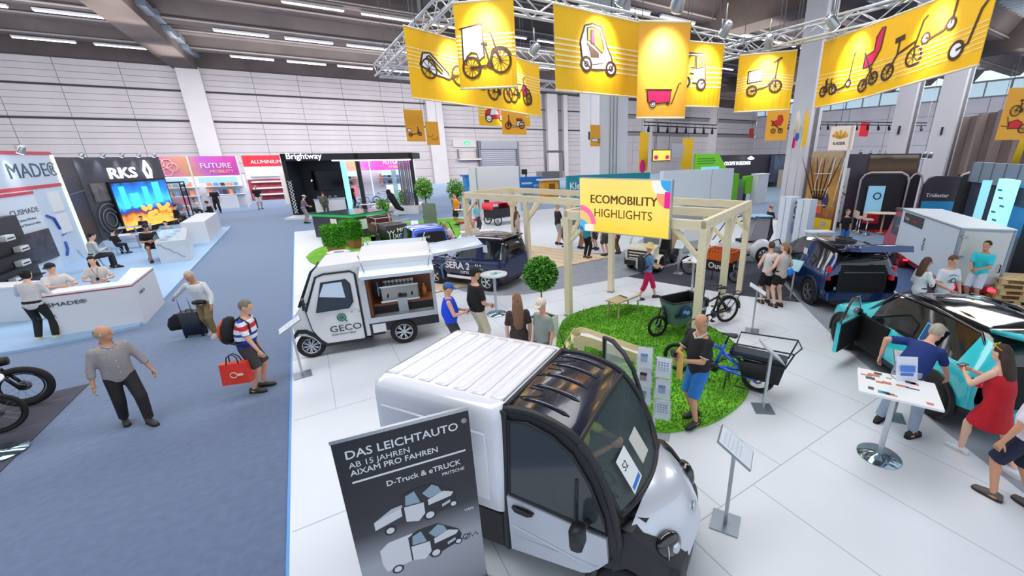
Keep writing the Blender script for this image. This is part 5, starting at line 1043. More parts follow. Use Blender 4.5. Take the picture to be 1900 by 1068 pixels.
pipe(t,'tube_frame',[[(.1,-.55,.3),(.1,-.55,1.3),(-.8,-.55,1.35),(-.85,-.55,.3)],[(.1,.55,.3),(.1,.55,1.3),(-.8,.55,1.35),(-.85,.55,.3)],[(.1,-.55,1.3),(.1,.55,1.3)],[(-.8,-.55,1.35),(-.8,.55,1.35)],[(.5,-.9,1.2),(.3,-.5,1.1),(.3,.5,1.1),(.5,.9,1.2)]],.02,ALU)
pipe(t,'sash',[[(.12,.1,1.02),(-.1,.18,1.4)]],.035,mat((200,150,110),.6))
for s_ in (1,-1): bwheel(t,.2,.3,.05,s_*.6)
bwheel(t,-1.3,.3,.05);pipe(t,'frame',[[(-.85,0,.4),(-1.3,0,.3)],[(-.9,0,.4),(-1.05,0,.9)]],.03,FRB);saddle(t,-1.1,.95)
# ---------------------------------------------------------------- info stands and tables
PANEL = mat((222,230,238),.35)
def lectern(label,b,yaw,h=1.0,tilt=35,w_=.32,d=.42,face=PANEL,base=True):
    g = at(*b);t = thing('info_stand',label,'info stand',(g.x,g.y,PZ),rad(yaw))
    if base: q = MB();q.box(-.15,.15,-.15,.15,0,.014);obj('base_plate',q,mat((140,152,164),.35,.6),t)
    q = MB();q.box(-.02,.02,-.025,.025,.012,h);obj('pole',q,mat((186,190,196),.3,.7),t)
    M = tr(0,0,h) @ roty(rad(tilt));q = MB();q.box(-d/2,d/2,-w_/2,w_/2,0,.018);o = obj('panel',q,mat((160,164,170),.3,.6),t,M);q = MB();q.box(-d/2+.01,d/2-.01,-w_/2+.01,w_/2-.01,.019,.021);obj('sheet',q,face,o)
    q = MB();[q.box(-d/2+.06+.05*k,-d/2+.08+.05*k,-w_/2+.05,w_/2-.08+.04*(k % 2),.022,.023) for k in range(5)];obj('print_line',q,mat((204,212,222),.6),o);return t
lectern('silver info stand with white sheet on the open floor, nearest the van nose',(1345,972),-60,1.03);lectern('silver info stand beside the blue longtail bike',(1415,760),-40,1.02,40)
lectern('slim silver info stand behind the green box bike',(1395,615),-58,1.02,30);lectern('silver info stand in front of the white coffee truck',(562,697),184,1.04,30)
lectern('info stand with pale blue sheet next to the dark blue SUV',(1466,556),-170,.98,35,face=mat((150,214,226),.4));lectern('small white info stand beside the cream pickup',(1258,508),-150,1.02,35)
lectern('info stand with triangular white sign, behind the bending man',(1655,775),-150,.95,30);lectern('white info stand beside the black rickshaw bike',(775,455),-100,1.0,30)
CHB = mat((150,176,190),.12,.9,n=.25,ns=9,name='polished_base')
def table(label,g,h=1.1,sq=None,r=.33,yaw=0,rb=.26,topm=WHITE,base=True,disc=True):
    t = thing('high_table',label,'table',(g[0],g[1],PZ),rad(yaw));q = MB()
    if sq: q.box(-sq[0]/2,sq[0]/2,-sq[1]/2,sq[1]/2,h-.03,h)
    else: q.lathe([(0,h-.03),(r,h-.03),(r,h),(0,h)],32)
    tp = obj('table_top',q,topm,t);q = MB();q.lathe([(.035,.01),(.035,h-.03)],14);obj('column',q,mat((196,202,208),.25,.7),t);q = MB();q.lathe([(0,0),(rb,0),(rb,.01),(.06,.03),(.035,.05),(0,.05)],32);obj('base_disc',q,CHB,t);return t,tp
g = at(922,583);t,tp = table('round white high table with teal logo behind the man in black cap',(g.x,g.y),1.1,r=.34);q = MB();[q.prism([(a-.1,b-.04),(a+.12,b-.02),(a+.1,b+.05),(a-.06,b+.02)],1.101,1.104) for a,b in ((0,.06),(-.04,-.06),(.08,-.02))];obj('logo_print',q,mat((60,180,190),.5),tp)
g = at(1630,847);yt = -65;t,tp = table('square white printed high table on a chrome disc base',(g.x,g.y),1.08,(.85,.7),yaw=yt)
q = MB();random.seed(3);[q.cb((random.uniform(-.36,.36),random.uniform(-.28,.28),1.082),(random.uniform(.04,.14),random.uniform(.02,.07),.003),random.randint(0,2)) for _ in range(16)];obj('top_print',q,[mat((60,150,180),.5),mat((60,64,72),.5),mat((200,120,90),.5)],tp)
sg = thing('table_sign','tilted white card sign standing on the square printed table','sign');sg.matrix_world = tr(g.x,g.y,PZ+1.085) @ rotz(rad(yt)) @ tr(.12,.24,0) @ rotz(rad(25));q = MB();q.add([(-.13,0,0),(.13,0,0),(.13,.1,.3),(-.13,.1,.3),(-.13,.006,0),(.13,.006,0),(.13,.106,.3),(-.13,.106,.3)],[(0,1,2,3),(7,6,5,4),(0,3,7,4),(1,5,6,2),(3,2,6,7),(0,4,5,1)]);obj('card',q,mat((226,232,250),.3),sg);q = MB();[q.box(-.08,.08,.02+.06*k,.022+.06*k,.06+.06*k*3,.1+.06*k*3) for k in range(1)];q.add([(-.09,.03,.12),(.09,.03,.12),(.09,.055,.2),(-.09,.055,.2)],[(0,1,2,3)],0,False,tr(0,-.012,.0));obj('card_print',q,mat((80,130,220),.5),sg);q = MB();q.tube([(-.12,.03,.0),(-.12,.14,.0),(-.12,.1,.28)],.006,4);q.tube([(.12,.03,.0),(.12,.14,.0),(.12,.1,.28)],.006,4);obj('easel_leg',q,ALU,sg)
g = at(1283,546);t,tp = table('square white high table beside the orange crate bike',(g.x,g.y),1.05,(.6,.5),yaw=20);q = MB();[q.cb((random.uniform(-.2,.2),random.uniform(-.18,.18),1.052),(.14,.1,.003)) for _ in range(4)];obj('leaflet_print',q,mat((180,190,206),.5),tp)
g = at(640,525);t,tp = table('small round white table with grey logo between hedge and coffee truck',(g.x,g.y),1.05,r=.34);q = MB();q.lathe([(0,1.051),(.16,1.051),(.16,1.053),(0,1.053)],16);obj('logo_print',q,mat((120,140,160),.5),tp)
g = at(1510,478);table('white high table behind the raised SUV tailgate',(g.x,g.y),1.05,(1.0,.5),yaw=-30)
g = at(20,838);t,tp = table('round high table with blue print at the edge of the left bike stand',(g.x-.12,g.y),1.1,r=.36,rb=.3);q = MB();q.lathe([(0,1.101),(.3,1.101),(.3,1.104),(0,1.104)],24);obj('top_print',q,mat((70,190,224),.5),tp)
for k,(px,l) in enumerate((((866,420),'white high table beside the red and white display wall'),((890,472),'white counter table with folding bikes behind the dark city car'))): g = at(*px);table(l,(g.x,g.y),1.0,(1.4,.5) if k else (1.2,.4),yaw=-10)
# ---------------------------------------------------------------- topiary, hedges, trees
LEAF = [mat((70,142,40),.7,name='leaf_green'),mat((110,180,60),.7,name='leaf_light'),mat((34,86,22),.8,name='leaf_dark')]
HEDGE = [mat((72,156,22),.7,name='hedge_green'),mat((112,196,40),.7,name='hedge_light'),mat((40,104,16),.8,name='hedge_dark')];POTL = [mat((110,168,60),.7,name='pot_leaf'),mat((160,206,96),.7,name='pot_leaf_light'),mat((60,110,36),.8,name='pot_leaf_dark')]
def leafball(par,name,c,rx,rz,n,s,shape='ball',jag=.12,m=None):
    q = MB();rnd = random.Random(int(c[0]*97+n))
    if shape == 'ball': q.ell(c,(rx*.86,rx*.86,rz*.86),2,nu=12,nv=8)
    else: q.box(c[0]-rx*.9,c[0]+rx*.9,c[1]-shape*.9,c[1]+shape*.9,c[2]-rz*.95,c[2]+rz*.93,2)
    for _ in range(n):
        if shape == 'ball':
            u = rnd.uniform(-1,1);a = rnd.uniform(0,2*pi);k = sqrt(1-u*u);d = V((k*cos(a),k*sin(a),u));f_ = rnd.uniform(.88,1+jag);p = V(c)+V((d.x*rx*f_,d.y*rx*f_,d.z*rz*f_))
        else:
            f = rnd.randint(0,5);p = [rnd.uniform(-1,1),rnd.uniform(-1,1),rnd.uniform(-1,1)];ax = f//2;p[ax] = (1 if f % 2 else -1)*rnd.uniform(.94,1.05)
            d = V((0,0,0));d[ax] = 1 if p[ax] > 0 else -1;p = V((c[0]+p[0]*rx,c[1]+p[1]*shape,c[2]+p[2]*rz))
        e = V((rnd.uniform(-1,1),rnd.uniform(-1,1),rnd.uniform(-1,1)));u_ = (d.cross(e)).normalized()*s;v_ = (d+e*.7).normalized()*s*1.5
        q.add([tuple(p-u_*.5),tuple(p+u_*.5),tuple(p+u_*.35+v_),tuple(p-u_*.35+v_)],[(0,1,2,3)],rnd.choice((0,0,1,1,2)))
    return obj(name,q,m or LEAF,par,kind='stuff')
g = at(1012,628);t = thing('topiary_tree','round-crowned small tree in a white cube planter beside the turf','tree',(g.x,g.y+.1,PZ),rad(20))
q = MB()
for a,b,c,d in ((-.25,.25,-.25,-.22),(-.25,.25,.22,.25),(-.25,-.22,-.25,.25),(.22,.25,-.25,.25)): q.box(a,b,c,d,0,.5)
obj('planter',q,WHITE,t);q = MB();q.box(-.22,.22,-.22,.22,.4,.44);obj('soil',q,mat((60,44,30),.9),t)
leafball(t,'underplanting',(0,0,.44),.19,.07,220,.035);q = MB();q.tube([(0,0,.42),(.01,.01,.8),(-.01,0,1.2),(0,0,1.45)],.018,6);obj('trunk',q,mat((110,92,74),.8),t);leafball(t,'crown',(0,0,1.5),.33,.33,2600,.035,jag=.1)
for k,(px,l,hh) in enumerate((((628,479),'clipped box hedge in a terracotta trough, nearer the coffee truck',.4),((660,463),'clipped box hedge in a terracotta trough, nearer the green counter',.38))):
    g = at(*px);t = thing('box_hedge',l,'hedge',(g.x+.0,g.y+.45,PZ),rad(113));q = MB();q.loft([[(-.36-d,-.18-d,z),(.36+d,-.18-d,z),(.36+d,.18+d,z),(-.36-d,.18+d,z)] for d,z in ((-.04,0),(.02,.4),(.05,.4),(.05,.46))],0,True,True,False);obj('trough',q,mat((190,120,92),.8,n=.1),t);leafball(t,'foliage',(0,0,.46+hh),.46,hh,3000,.035,.26,m=HEDGE)
for px,hp,rr_,l in (((795,416),(794,335),.55,'small potted leafy tree on the aisle beside the black framed booth'),((850,392),(850,345),.75,'wide light leafy potted tree near the blue cabinet')):
    g = at(*px);t = thing('potted_tree',l,'tree',(g.x,g.y,PZ));zt = over(g,*hp);q = MB();q.lathe([(0,0),(.2,0),(.28,.5),(.25,.5),(0,.45)],16);obj('pot',q,DKGREY,t);q = MB();q.tube([(0,0,.4),(.03,0,.9),(0,0,zt*.75)],.035,6);obj('trunk',q,mat((110,92,74),.8),t);leafball(t,'crown',(0,0,zt*.82),rr_*.62,rr_*.8,500,.08,jag=.4,m=POTL)
# ---------------------------------------------------------------- bench, slide, brochure stand, pallets
g = at(1152,590);t = thing('bench','low pale wooden bench with splayed legs on the turf edge','bench',(6.42,7.75,PZ+.02),rad(12));BW = wood((206,184,140),1.)
for k in range(4): q = MB();q.box(-.5,.5,-.2+.1*k+.004,-.1+.1*k-.004,.42,.45);obj('seat_slat',q,BW,t)
for x in (-.38,.38):
    for y in (-.15,.15): q = MB();q.tube([(x,y,.42),(x*1.1,y*1.2,0)],[.028,.02],4,0,False);obj('leg',q,BW,t)
q = MB();q.box(-.45,.45,-.15,.15,.39,.42);obj('apron',q,BW,t)
cl = MB();random.seed(5);cl.loft([[(-.02+.06*j+random.uniform(-.02,.02),-.24+.06*i,.475+.02*random.random()-(.14 if i == 0 else .05 if i == 1 else 0)) for j in range(8)] for i in range(8)],0,False,False);o = obj('jacket',cl,mat((226,228,236),.8,n=.05),None);o.matrix_world = tr(6.42,7.75,PZ+.02) @ rotz(rad(12));tag(o,'crumpled white jacket lying on the wooden bench','jacket')
t = thing('toddler_slide','low pale plywood toddler slide with white chute on the turf','slide',(4.1,6.25,PZ+.03),rad(-31));PLY = wood((236,216,172),1.)
for y in (-.2,.2): q = MB();q.prismY([(-.16,.36),(-.14,.56),(.0,.62),(.2,.56),(1.18,.16),(1.3,.06),(1.24,.0),(1.06,.0),(.2,.36),(.06,.4),(.04,.0),(-.06,.0),(-.08,.36)],y-.012,y+.012);obj('side_board',q,PLY,t)
q = MB();q.loft([[(x,-.19,z),(x,.19,z)] for x,z in ((0,.5),(.15,.48),(1.1,.07),(1.25,.04))],0,False,False);obj('chute',q,WHITE,t)
for k in range(3): q = MB();q.box(-.3-.0*k+.1*k-.1,-.24+.1*k-.1,-.2,.2,.12+.16*k,.15+.16*k);obj('rung',q,PLY,t)
for y in (-.2,.2): q = MB();q.tube([(-.48,y,0),(-.12,y,.6)],.02,4,0,False);obj('ladder_rail',q,PLY,t)
ACR = mat((224,236,240),.05,al=.2,coat=.6,name='acrylic_sheet');t = thing('brochure_stand','clear acrylic brochure stand with white leaflets beside the man in black polo','stand',(3.75,3.75,PZ),rad(-52))
q = MB();q.box(-.25,.25,-.16,.16,0,.015);obj('base_plate',q,ACR,t);q = MB();q.box(-.02,.02,-.02,.02,0,1.25);obj('post',q,mat((206,214,218),.15,.4),t)
for k,(x,z,f) in enumerate(((-.17,1.1,0),(.1,.98,1),(-.17,.8,2),(.1,.64,0),(-.17,.5,0),(.12,.3,1))):
    M = tr(x,-.06,z) @ rotx(rad(-14));q = MB();q.box(-.12,.12,-.006,.0,0,.3);q.box(-.12,.12,-.05,-.044,0,.16);q.box(-.12,.12,-.05,0,0,.006);o = obj('pocket',q,ACR,t,M)
    q = MB();q.box(-.1,.1,-.03,-.01,.008,.28);l_ = obj('leaflet',q,mat((226,232,240),.5),o)
    q = MB();[q.box(-.08+.04*i,-.055+.04*i,-.033,-.03,.1+.035*j,.12+.035*j) for i in range(4) for j in range(4)] if f == 1 else q.box(-.06,.04,-.033,-.03,.08,.2);obj('leaflet_print',q,mat((120,150,190),.5) if f < 2 else mat((84,40,50),.5),l_)
# pallets
PW_ = wood((222,190,140),.8);PB = [MB().box(0,1.2,0,.1,0,.022),MB().box(0,.1,0,.8,0,.022),MB().box(0,.145,0,.1,0,.078),MB().box(0,1.2,0,.1,0,.022)]
pm = [m_.mesh('plank',[PW_]) for m_ in PB];g = at(1880,578)
ordn = ['lowest','second','third','fourth','topmost']
for k in range(5):
    t = thing('pallet','wooden pallet beside the box truck, %s of its stack' % ordn[k],'pallet',(15.7+.03*(k % 2),2.42-.02*k,PZ+.146*k),rad(-52+(-3,4,8,-2,1)[k]),'pallets beside the box truck');c = tr(-.6,-.4,0)
    for y in (0,.35,.7): link('skid',pm[3],t,c @ tr(0,y,0))
    for y in (0,.35,.7):
        for x in (0,.53,1.055): link('block',pm[2],t,c @ tr(x,y,.022))
    for x in (0,.53,1.055): link('cross_board',pm[1],t,c @ tr(x,0,.1))
    for y in (0,.14,.28,.42,.56,.7): link('deck_board',pm[0],t,c @ tr(0,y,.122))
# roll-up banner in front of the van
a = at(612,822,2.0);b = at(868,757,2.0);d = (b-a);bw_ = d.length;t = thing('roll_up_banner','tall dark grey roll-up banner with white lettering in front of the box van','banner',(a.x,a.y,PZ),atan2(d.y,d.x));RB = ramp_mat([(0,(150,152,162)),(.35,(168,170,180)),(.52,(60,60,68)),(.62,(46,46,54)),(1,(38,38,46))],2,.5,0,r=.45,name='roll_up_print')
q = MB();q.box(0,bw_,-.003,.003,.08,1.985);obj('sheet',q,RB,t);q = MB();q.box(-.005,bw_+.005,-.014,.014,1.97,2.0);obj('top_rail',q,ALU,t);q = MB();q.box(-.01,bw_+.01,-.07,.07,0,.09,bv=.03);obj('cassette',q,ALU,t);q = MB();q.tube([(bw_/2,.03,.05),(bw_/2,.03,1.98)],.01,6);obj('support_pole',q,ALU,t)
RM = plane_frame((0,-.004,0),(1,0,0));k = bw_/.85;R1 = mat((236,236,240),.5);ph = 2.0
text('lettering','DAS LEICHTAUTO',.088*k,R1,t,RM @ tr(.06*k,ph-.165*k),.001,bold=.012,sx=.98);text('lettering','®',.05*k,R1,t,RM @ tr(.795*k,ph-.125*k),.001)
text('lettering','AB 15 JAHREN',.062*k,R1,t,RM @ tr(.07*k,ph-.24*k),.001,sx=.95);text('lettering','AIXAM PRO FAHREN',.062*k,R1,t,RM @ tr(.07*k,ph-.3*k),.001,bold=.012,sx=.95)
q = MB();q.box(.07*k,.8*k,ph-.36*k,ph-.345*k,0,.002);obj('rule',q,R1,t,RM);text('lettering','D-Truck & eTRUCK',.062*k,R1,t,RM @ tr(.26*k,ph-.46*k),.001,bold=.014,sx=.95);text('lettering','PRITSCHE',.036*k,R1,t,RM @ tr(.62*k,ph-.515*k),.001,bold=.01);text('lettering','VAN',.034*k,R1,t,RM @ tr(.74*k,ph-.9*k),.001,bold=.01)
def truckprint(y,flat_):
    q = MB();D = lambda P,m,o=.001: q.add([(p[0]*k,p[1]*k,o) for p in P],[list(range(len(P)))],m)
    O = (.14,y/k)
    def T(P): return [(O[0]+a,O[1]+b) for a,b in P]
    if flat_: D(T([(.0,.08),(.18,.13),(.18,.06),(.0,.01)]),0);D(T([(.0,.08),(.12,.15),(.22,.16),(.18,.13)]),4)
    else: D(T([(.0,.06),(.0,.19),(.06,.24),(.22,.25),(.2,.0),(.02,-.02)]),0)
    D(T([(.19,.0),(.19,.22),(.26,.26),(.4,.26),(.47,.2),(.54,.14),(.56,.08),(.54,.02),(.4,-.02)]),1,.0012);D(T([(.21,.14),(.22,.22),(.28,.24),(.31,.13)]),2,.0016);D(T([(.2,.0),(.2,.13),(.33,.12),(.33,.02),(.28,-.03)]),0,.0016);D(T([(.33,.2),(.4,.25),(.44,.22),(.46,.16),(.37,.14)]),2,.0016);D(T([(.36,.13),(.47,.165),(.54,.13),(.52,.1),(.36,.08)]),0,.0018);D(T([(.45,.05),(.51,.07),(.51,.045),(.45,.025)]),4,.002)
    for x,yy,r in ((.36,-.01,.045),(.09,-.03,.04),(.53,.02,.03)): D(T(circ(x,yy,r,14)),1,.002);D(T(circ(x,yy,r*.66,12)),0,.0024)
    obj('truck_print',q,[mat((222,222,228),.5),mat((44,45,52),.5),mat((150,170,188),.5),BLACK,mat((196,198,204),.5)],t,RM)
truckprint(ph-.81*k,True);truckprint(ph-1.18*k,False);q = MB();q.tube([(.72*k,ph-1.16*k,0),(.76*k,ph-1.12*k,0),(.78*k,ph-1.17*k,0),(.8*k,ph-1.13*k,0),(.82*k,ph-1.17*k,0)],.004,4);q.torus((.73*k,ph-1.145*k,0),.025*k,.004,(0,0,1),16,4);obj('signature_print',q,BLACK,t,RM)
# ---------------------------------------------------------------- people
REM = []
def ik(a,b,l1,l2,hint):
    d = b-a;L = min(d.length,(l1+l2)*.995);d = d.normalized();b = a+d*L;x = (l1*l1-l2*l2+L*L)/(2*L);h = sqrt(max(0,l1*l1-x*x));hn = hint-d*hint.dot(d)
    hn = hn.normalized() if hn.length > 1e-5 else d.orthogonal();return a+d*x+hn*h,b
def cap(mb,p0,p1,r0,r1,n=12):
    p0,p1 = V(p0),V(p1);d = (p1-p0).normalized();P = [p0-d*r0*.9,p0-d*r0*.5,p0,p0.lerp(p1,.5),p1,p1+d*r1*.5,p1+d*r1*.9];mb.tube(P,[r0*.35,r0*.85,r0,(r0+r1)/2,r1,r1*.85,r1*.35],n)
def hand(mb,w_,d,n,side,curl=22,s=1.,det=2):
    d = V(d).normalized();n = (V(n)-d*V(n).dot(d)).normalized();u = d.cross(n)*side      # u towards the thumb
    w_ = V(w_);R = lambda p,f,l,th: [tuple(p+u*(l*cos(2*pi*k/10))+f*(th*sin(2*pi*k/10))) for k in range(10)]
    mb.loft([R(w_-d*.015,n,.024*s,.017*s),R(w_+d*.03*s,n,.034*s,.017*s),R(w_+d*.07*s,n,.04*s,.015*s),R(w_+d*.092*s,n,.036*s,.011*s)])
    for k,(o,L) in enumerate(((.03,.07),(.01,.08),(-.011,.075),(-.03,.058))):
        p = w_+d*.085*s+u*o*s;q_ = d.copy();P = [p];ax = u*(-1)
        for j,f in enumerate((.45,.32,.23)):
            q_ = MX.Rotation(rad(curl*(1+.25*k*.5))*(1 if True else 1),3,d.cross(n)) @ q_ if False else (q_*cos(rad(curl))+n*sin(rad(curl))).normalized() if j == 0 else (MX.Rotation(rad(curl),3,q_.cross(n).normalized() if q_.cross(n).length > 1e-4 else u) @ q_)
            p = p+q_*L*f*s;P.append(p)
        mb.tube(P,[.0092*s,.0088*s,.008*s,.0062*s],6 if det > 1 else 5)
    p = w_+d*.025*s+u*.026*s;P = [p];q_ = (d*.75+u*.6+n*.25).normalized()
    for L in (.035,.03,.022): p = p+q_*L*s;P.append(p);q_ = (q_+d*.3+n*.15).normalized()
    mb.tube(P,[.013*s,.0115*s,.0095*s,.007*s],6)
SKIN = {'l': (226,170,144),'m': (206,150,118),'d': (160,108,80),'p': (236,190,166)}
def person(label,g,h,yaw,top=None,sl='short',bot=None,leg='long',shoe=(40,40,44),hair=(70,52,40),hs='short',cap_=None,skin='l',lean=0.,hy=0.,hp=0.,pz=.925,fl=(.0,.1,0),fr=(.0,-.1,0),hl=None,hr=None,el=None,er=None,belly=0.,fem=False,det=1,dress=None,z=PZ,extra=None,bare=False,hat=None,rollz=0.,curl=22,pn=None,group=None,glasses=False,beard=None,shin=True,twist=0.):
    t = thing('person',label,'person',(g[0],g[1],z),rad(yaw),group);s = h/1.75;SC = MX.Scale(s,4)
    P = V((0,0,pz));RL = MX.Rotation(rad(twist),3,'Z') @ MX.Rotation(rad(lean),3,'Y') @ MX.Rotation(rad(rollz),3,'X')
    sp = lambda x,y,tt: P+(RL @ V((x,y,tt)) if tt > 0 else V((x,y,tt)))
    sw = .16 if fem else .175;skm = mat(SKIN.get(skin,SKIN['l']),.55,name='skin_'+skin)
    J = {}
    for k,sd in (('l',1),('r',-1)):
        J['hip'+k] = P+V((0,sd*.088,-.03));f = V(fl if sd > 0 else fr);J['toe'+k] = f;an = f+V((-.02,0,.085))
        J['kn'+k],J['an'+k] = ik(J['hip'+k],an,.43,.425,V((1,sd*.1,.05)))
        J['sh'+k] = sp(0,sd*sw,.448);tg = (hl if sd > 0 else hr);tg = V(tg) if tg else J['sh'+k]+V((.05,sd*.06,-.53));e = (el if sd > 0 else er)
        J['elb'+k],J['wr'+k] = ik(J['sh'+k],tg,.29,.255,V(e) if e else V((-.5,sd*.45,-.25)))
    TS = [(-.12,.085,.13),(-.06,.105,.165),(.0,.112,.17 if not fem else .175),(.12,.1+belly*.9,.148+belly*.4 if not fem else .135+belly*.5),(.2,.105+belly,.152+belly*.4 if not fem else .137+belly*.4),(.32,.122+belly*.3,.168),(.42,.112,sw*.98),(.485,.085,sw*.82),(.53,.058,.068)]
    def torso(mb,grow=0.,t0=-.2,t1=.6,n=16,flare=0.,capit=True):
        secs = []
        L = [x for x in TS if t0 <= x[0] <= t1]
        for tt,rx,ry in L: secs.append([tuple(sp(.01*belly*8+(rx+grow)*cos(2*pi*k/n),(ry+grow)*sin(2*pi*k/n),tt)) for k in range(n)])
        mb.loft(secs,0,True,capit,True);return secs
    hc = sp(.02,0,.69);RH = RL @ MX.Rotation(rad(hy),3,'Z') @ MX.Rotation(rad(hp-lean*.45),3,'Y');HM = MX.Translation(hc) @ RH.to_4x4();H_ = lambda x,y,zz: HM @ V((x,y,zz))
    B = MB();torso(B,-.012 if top or dress else 0.)
    cap(B,sp(0,0,.5),H_(-.02,0,-.05),.056,.052)
    B.ell((0,0,.015),(.098,.077,.108),0,HM);B.ell((.03,0,-.055),(.066,.058,.062),0,HM);B.ell((.095,0,-.012),(.022,.013,.026),0,HM);B.ell((.06,0,-.095),(.032,.03,.022),0,HM)
    for sd in (1,-1): B.ell((-.005,sd*.08,-.005),(.02,.014,.032),0,HM)
    for k in 'lr':
        cap(B,J['sh'+k],J['elb'+k],.05,.04);cap(B,J['elb'+k],J['wr'+k],.041,.027)
        lk = .8 if bot and leg == 'long' else 1.;cap(B,J['hip'+k],J['kn'+k],.086*lk,.056*lk);cap(B,J['kn'+k],J['an'+k],.057*lk,.036);B.ell(tuple(J['kn'+k].lerp(J['an'+k],.3)+V((-.018*lk,0,0))),(.045*lk,.045*lk,.1))
        cap(B,J['toe'+k]+V((-.05,0,.045)),J['toe'+k]+V((.13,(.02 if k == 'l' else -.02),.03)),.038,.03)
    X = MB()
    for k,sd in (('l',1),('r',-1)):
        d = (J['wr'+k]-J['elb'+k]).normalized();nn = V(pn) if pn else V((0,-sd,0))
        if abs(d.dot(nn.normalized())) > .9: nn = V((0,0,-1)) if abs(d.z) < .9 else V((1,0,0))
        hand(X,J['wr'+k]+d*.01,d,nn,sd*1,curl,1.,det)
    for sd in (1,-1): X.ell((.088,sd*.031,.018),(.012,.016,.008),1,HM,8,6);X.ell((.093,sd*.033,.042),(.008,.02,.005),2,HM,8,5)
    X.ell((.09,0,-.058),(.012,.024,.006),3,HM,8,5)
    hm = mat(hair,.75,n=.2,ns=30)
    if beard: X.ell((.05,0,-.085),(.05,.055,.04),4,HM)
    b = obj('body',B,[skm,mat((30,22,20),.3),hm,mat((178,92,88),.5),mat(beard or (0,0,0),.8)],t,SC);REM.append((b,{2: .013,1: .017,0: .024}[det],X))
    if top and not dress:
        q = MB();torso(q,.015,-.14 if not bare else -.06,.52)
        if sl != 'none':
            for k in 'lr':
                a,e,w_ = J['sh'+k],J['elb'+k],J['wr'+k]
                if sl == 'short': q.tube([a+(a-e).normalized()*.045,a,a.lerp(e,.5),a.lerp(e,.82)],[.038,.06,.06,.06],12)
                else: q.tube([a+(a-e).normalized()*.05,a,a.lerp(e,.6),e,e.lerp(w_,.5),e.lerp(w_,.95 if sl == 'long' else .5)],[.036,.058,.056,.055,.05,.044],12)
        else:
            for k in 'lr': q.ell(tuple(J['sh'+k].lerp(sp(0,0,.45),.35)),(.06,.06,.06))
        o = obj('shirt',q,top if not isinstance(top,tuple) else mat(top,.8,n=.06,ns=14,b=.25),t,SC);REM.append((o,.016 if det else .024,None))
    if dress:
        q = MB();torso(q,.016,-.14,.44);n = 16;q.loft([[tuple(P+V((dx+rx*cos(2*pi*k/n),ry*sin(2*pi*k/n),zz))) for k in range(n)] for dx,rx,ry,zz in ((0,.13,.17,.1),(0,.15,.2,-.06),(.01,.2,.24,-.22),(.02,.24,.27,-.36))]);o = obj('dress',q,mat(dress,.7,n=.08,ns=9,b=.2),t,SC);REM.append((o,.016,None))
    if bot:
        q = MB();n = 14;q.loft([[tuple(P+V(((rx)*cos(2*pi*k/n),ry*sin(2*pi*k/n),tt))) for k in range(n)] for tt,rx,ry in ((-.12,.1,.15),(-.05,.122,.182),(.03,.12,.178),(.09,.116,.168))])
        for k in 'lr':
            a,kn,an = J['hip'+k],J['kn'+k],J['an'+k]
            if leg == 'long': q.tube([a+V((0,0,.03)),a,a.lerp(kn,.5),kn,kn.lerp(an,.5),kn.lerp(an,.95)],[.085,.1,.088,.08,.07,.062],12)
            elif leg == 'capri': q.tube([a+V((0,0,.03)),a,a.lerp(kn,.5),kn,kn.lerp(an,.45)],[.085,.1,.09,.082,.074],12)
            else: q.tube([a+V((0,0,.03)),a,a.lerp(kn,.5),a.lerp(kn,.97 if leg == 'knee' else .68)],[.085,.102,.098,.094],12)
        o = obj('trousers' if leg == 'long' else 'shorts',q,mat(bot,.85,n=.08,ns=12,b=.2) if isinstance(bot,tuple) else bot,t,SC);REM.append((o,.016 if det else .024,None))
    if shoe:
        for k,sd in (('l',1),('r',-1)):
            f = J['toe'+k];q = MB();M = MX.Translation(f) @ rotz(rad(sd*8))
            q.loft([[(x,w_*cos(a),max(.012,zz+hh*sin(a))) for a in [2*pi*j/12 for j in range(12)]] for x,w_,zz,hh in ((-.11,.02,.05,.03),(-.095,.036,.055,.045),(-.04,.04,.06,.055),(.03,.042,.05,.045),(.1,.046,.04,.032),(.155,.035,.035,.025),(.172,.01,.03,.012))],0,True,True,True,M);q.loft([[(x,w_,0),(x,-w_,0),(x,-w_,.022),(x,w_,.022)] for x,w_ in ((-.115,.025),(-.08,.042),(.03,.046),(.11,.05),(.16,.036),(.18,.012))],1,True,True,False,M)
            obj('shoe',q,[mat(shoe,.6),mat((220,220,216),.7) if sum(shoe) > 420 else mat(tuple(c*.6 for c in shoe),.7)],t,SC)
    if hs != 'bald' or hs == 'fringe':
        q = MB()
        if hs != 'none': q.ell((-.014,0,.034),(.1,.086,.106),0,HM,16,12,lambda x,y,zz: zz > .12-.75*max(0,-x)-.3 or x < -.2 if False else (zz > -.05 and x < .62) or (x < -.15 and zz > -.75) or zz > .55)
        if hs in ('long','pony','bun','vlong'):
            q.ell((-.03,0,.0),(.09,.09,.11),0,HM,14,10,lambda x,y,zz: x < .25)
        if hs in ('long','vlong'):
            L = .3 if hs == 'long' else .46;n = 12;sx = lambda d,w_,th,zz: [tuple(V((hc.x,hc.y,hc.z))+RL @ V((d+th*cos(2*pi*k/n),w_*sin(2*pi*k/n),zz))) for k in range(n)]
            q.loft([sx(-.05,.085,.06,.04),sx(-.07,.1,.062,-.08),sx(-.1,.11,.055,-.08-L*.4),sx(-.12,.1,.045,-.08-L*.8),sx(-.12,.06,.02,-.08-L)])
        if hs == 'pony': q.tube([H_(-.1,0,.04),H_(-.15,0,.0),H_(-.16,0,-.1),H_(-.14,0,-.24)],[.03,.035,.03,.01],8)
        if hs == 'bun': q.ell((-.12,0,.05),(.045,.045,.045),0,HM)
        obj('hair',q,hm,t,SC)
    elif hs == 'bald': pass
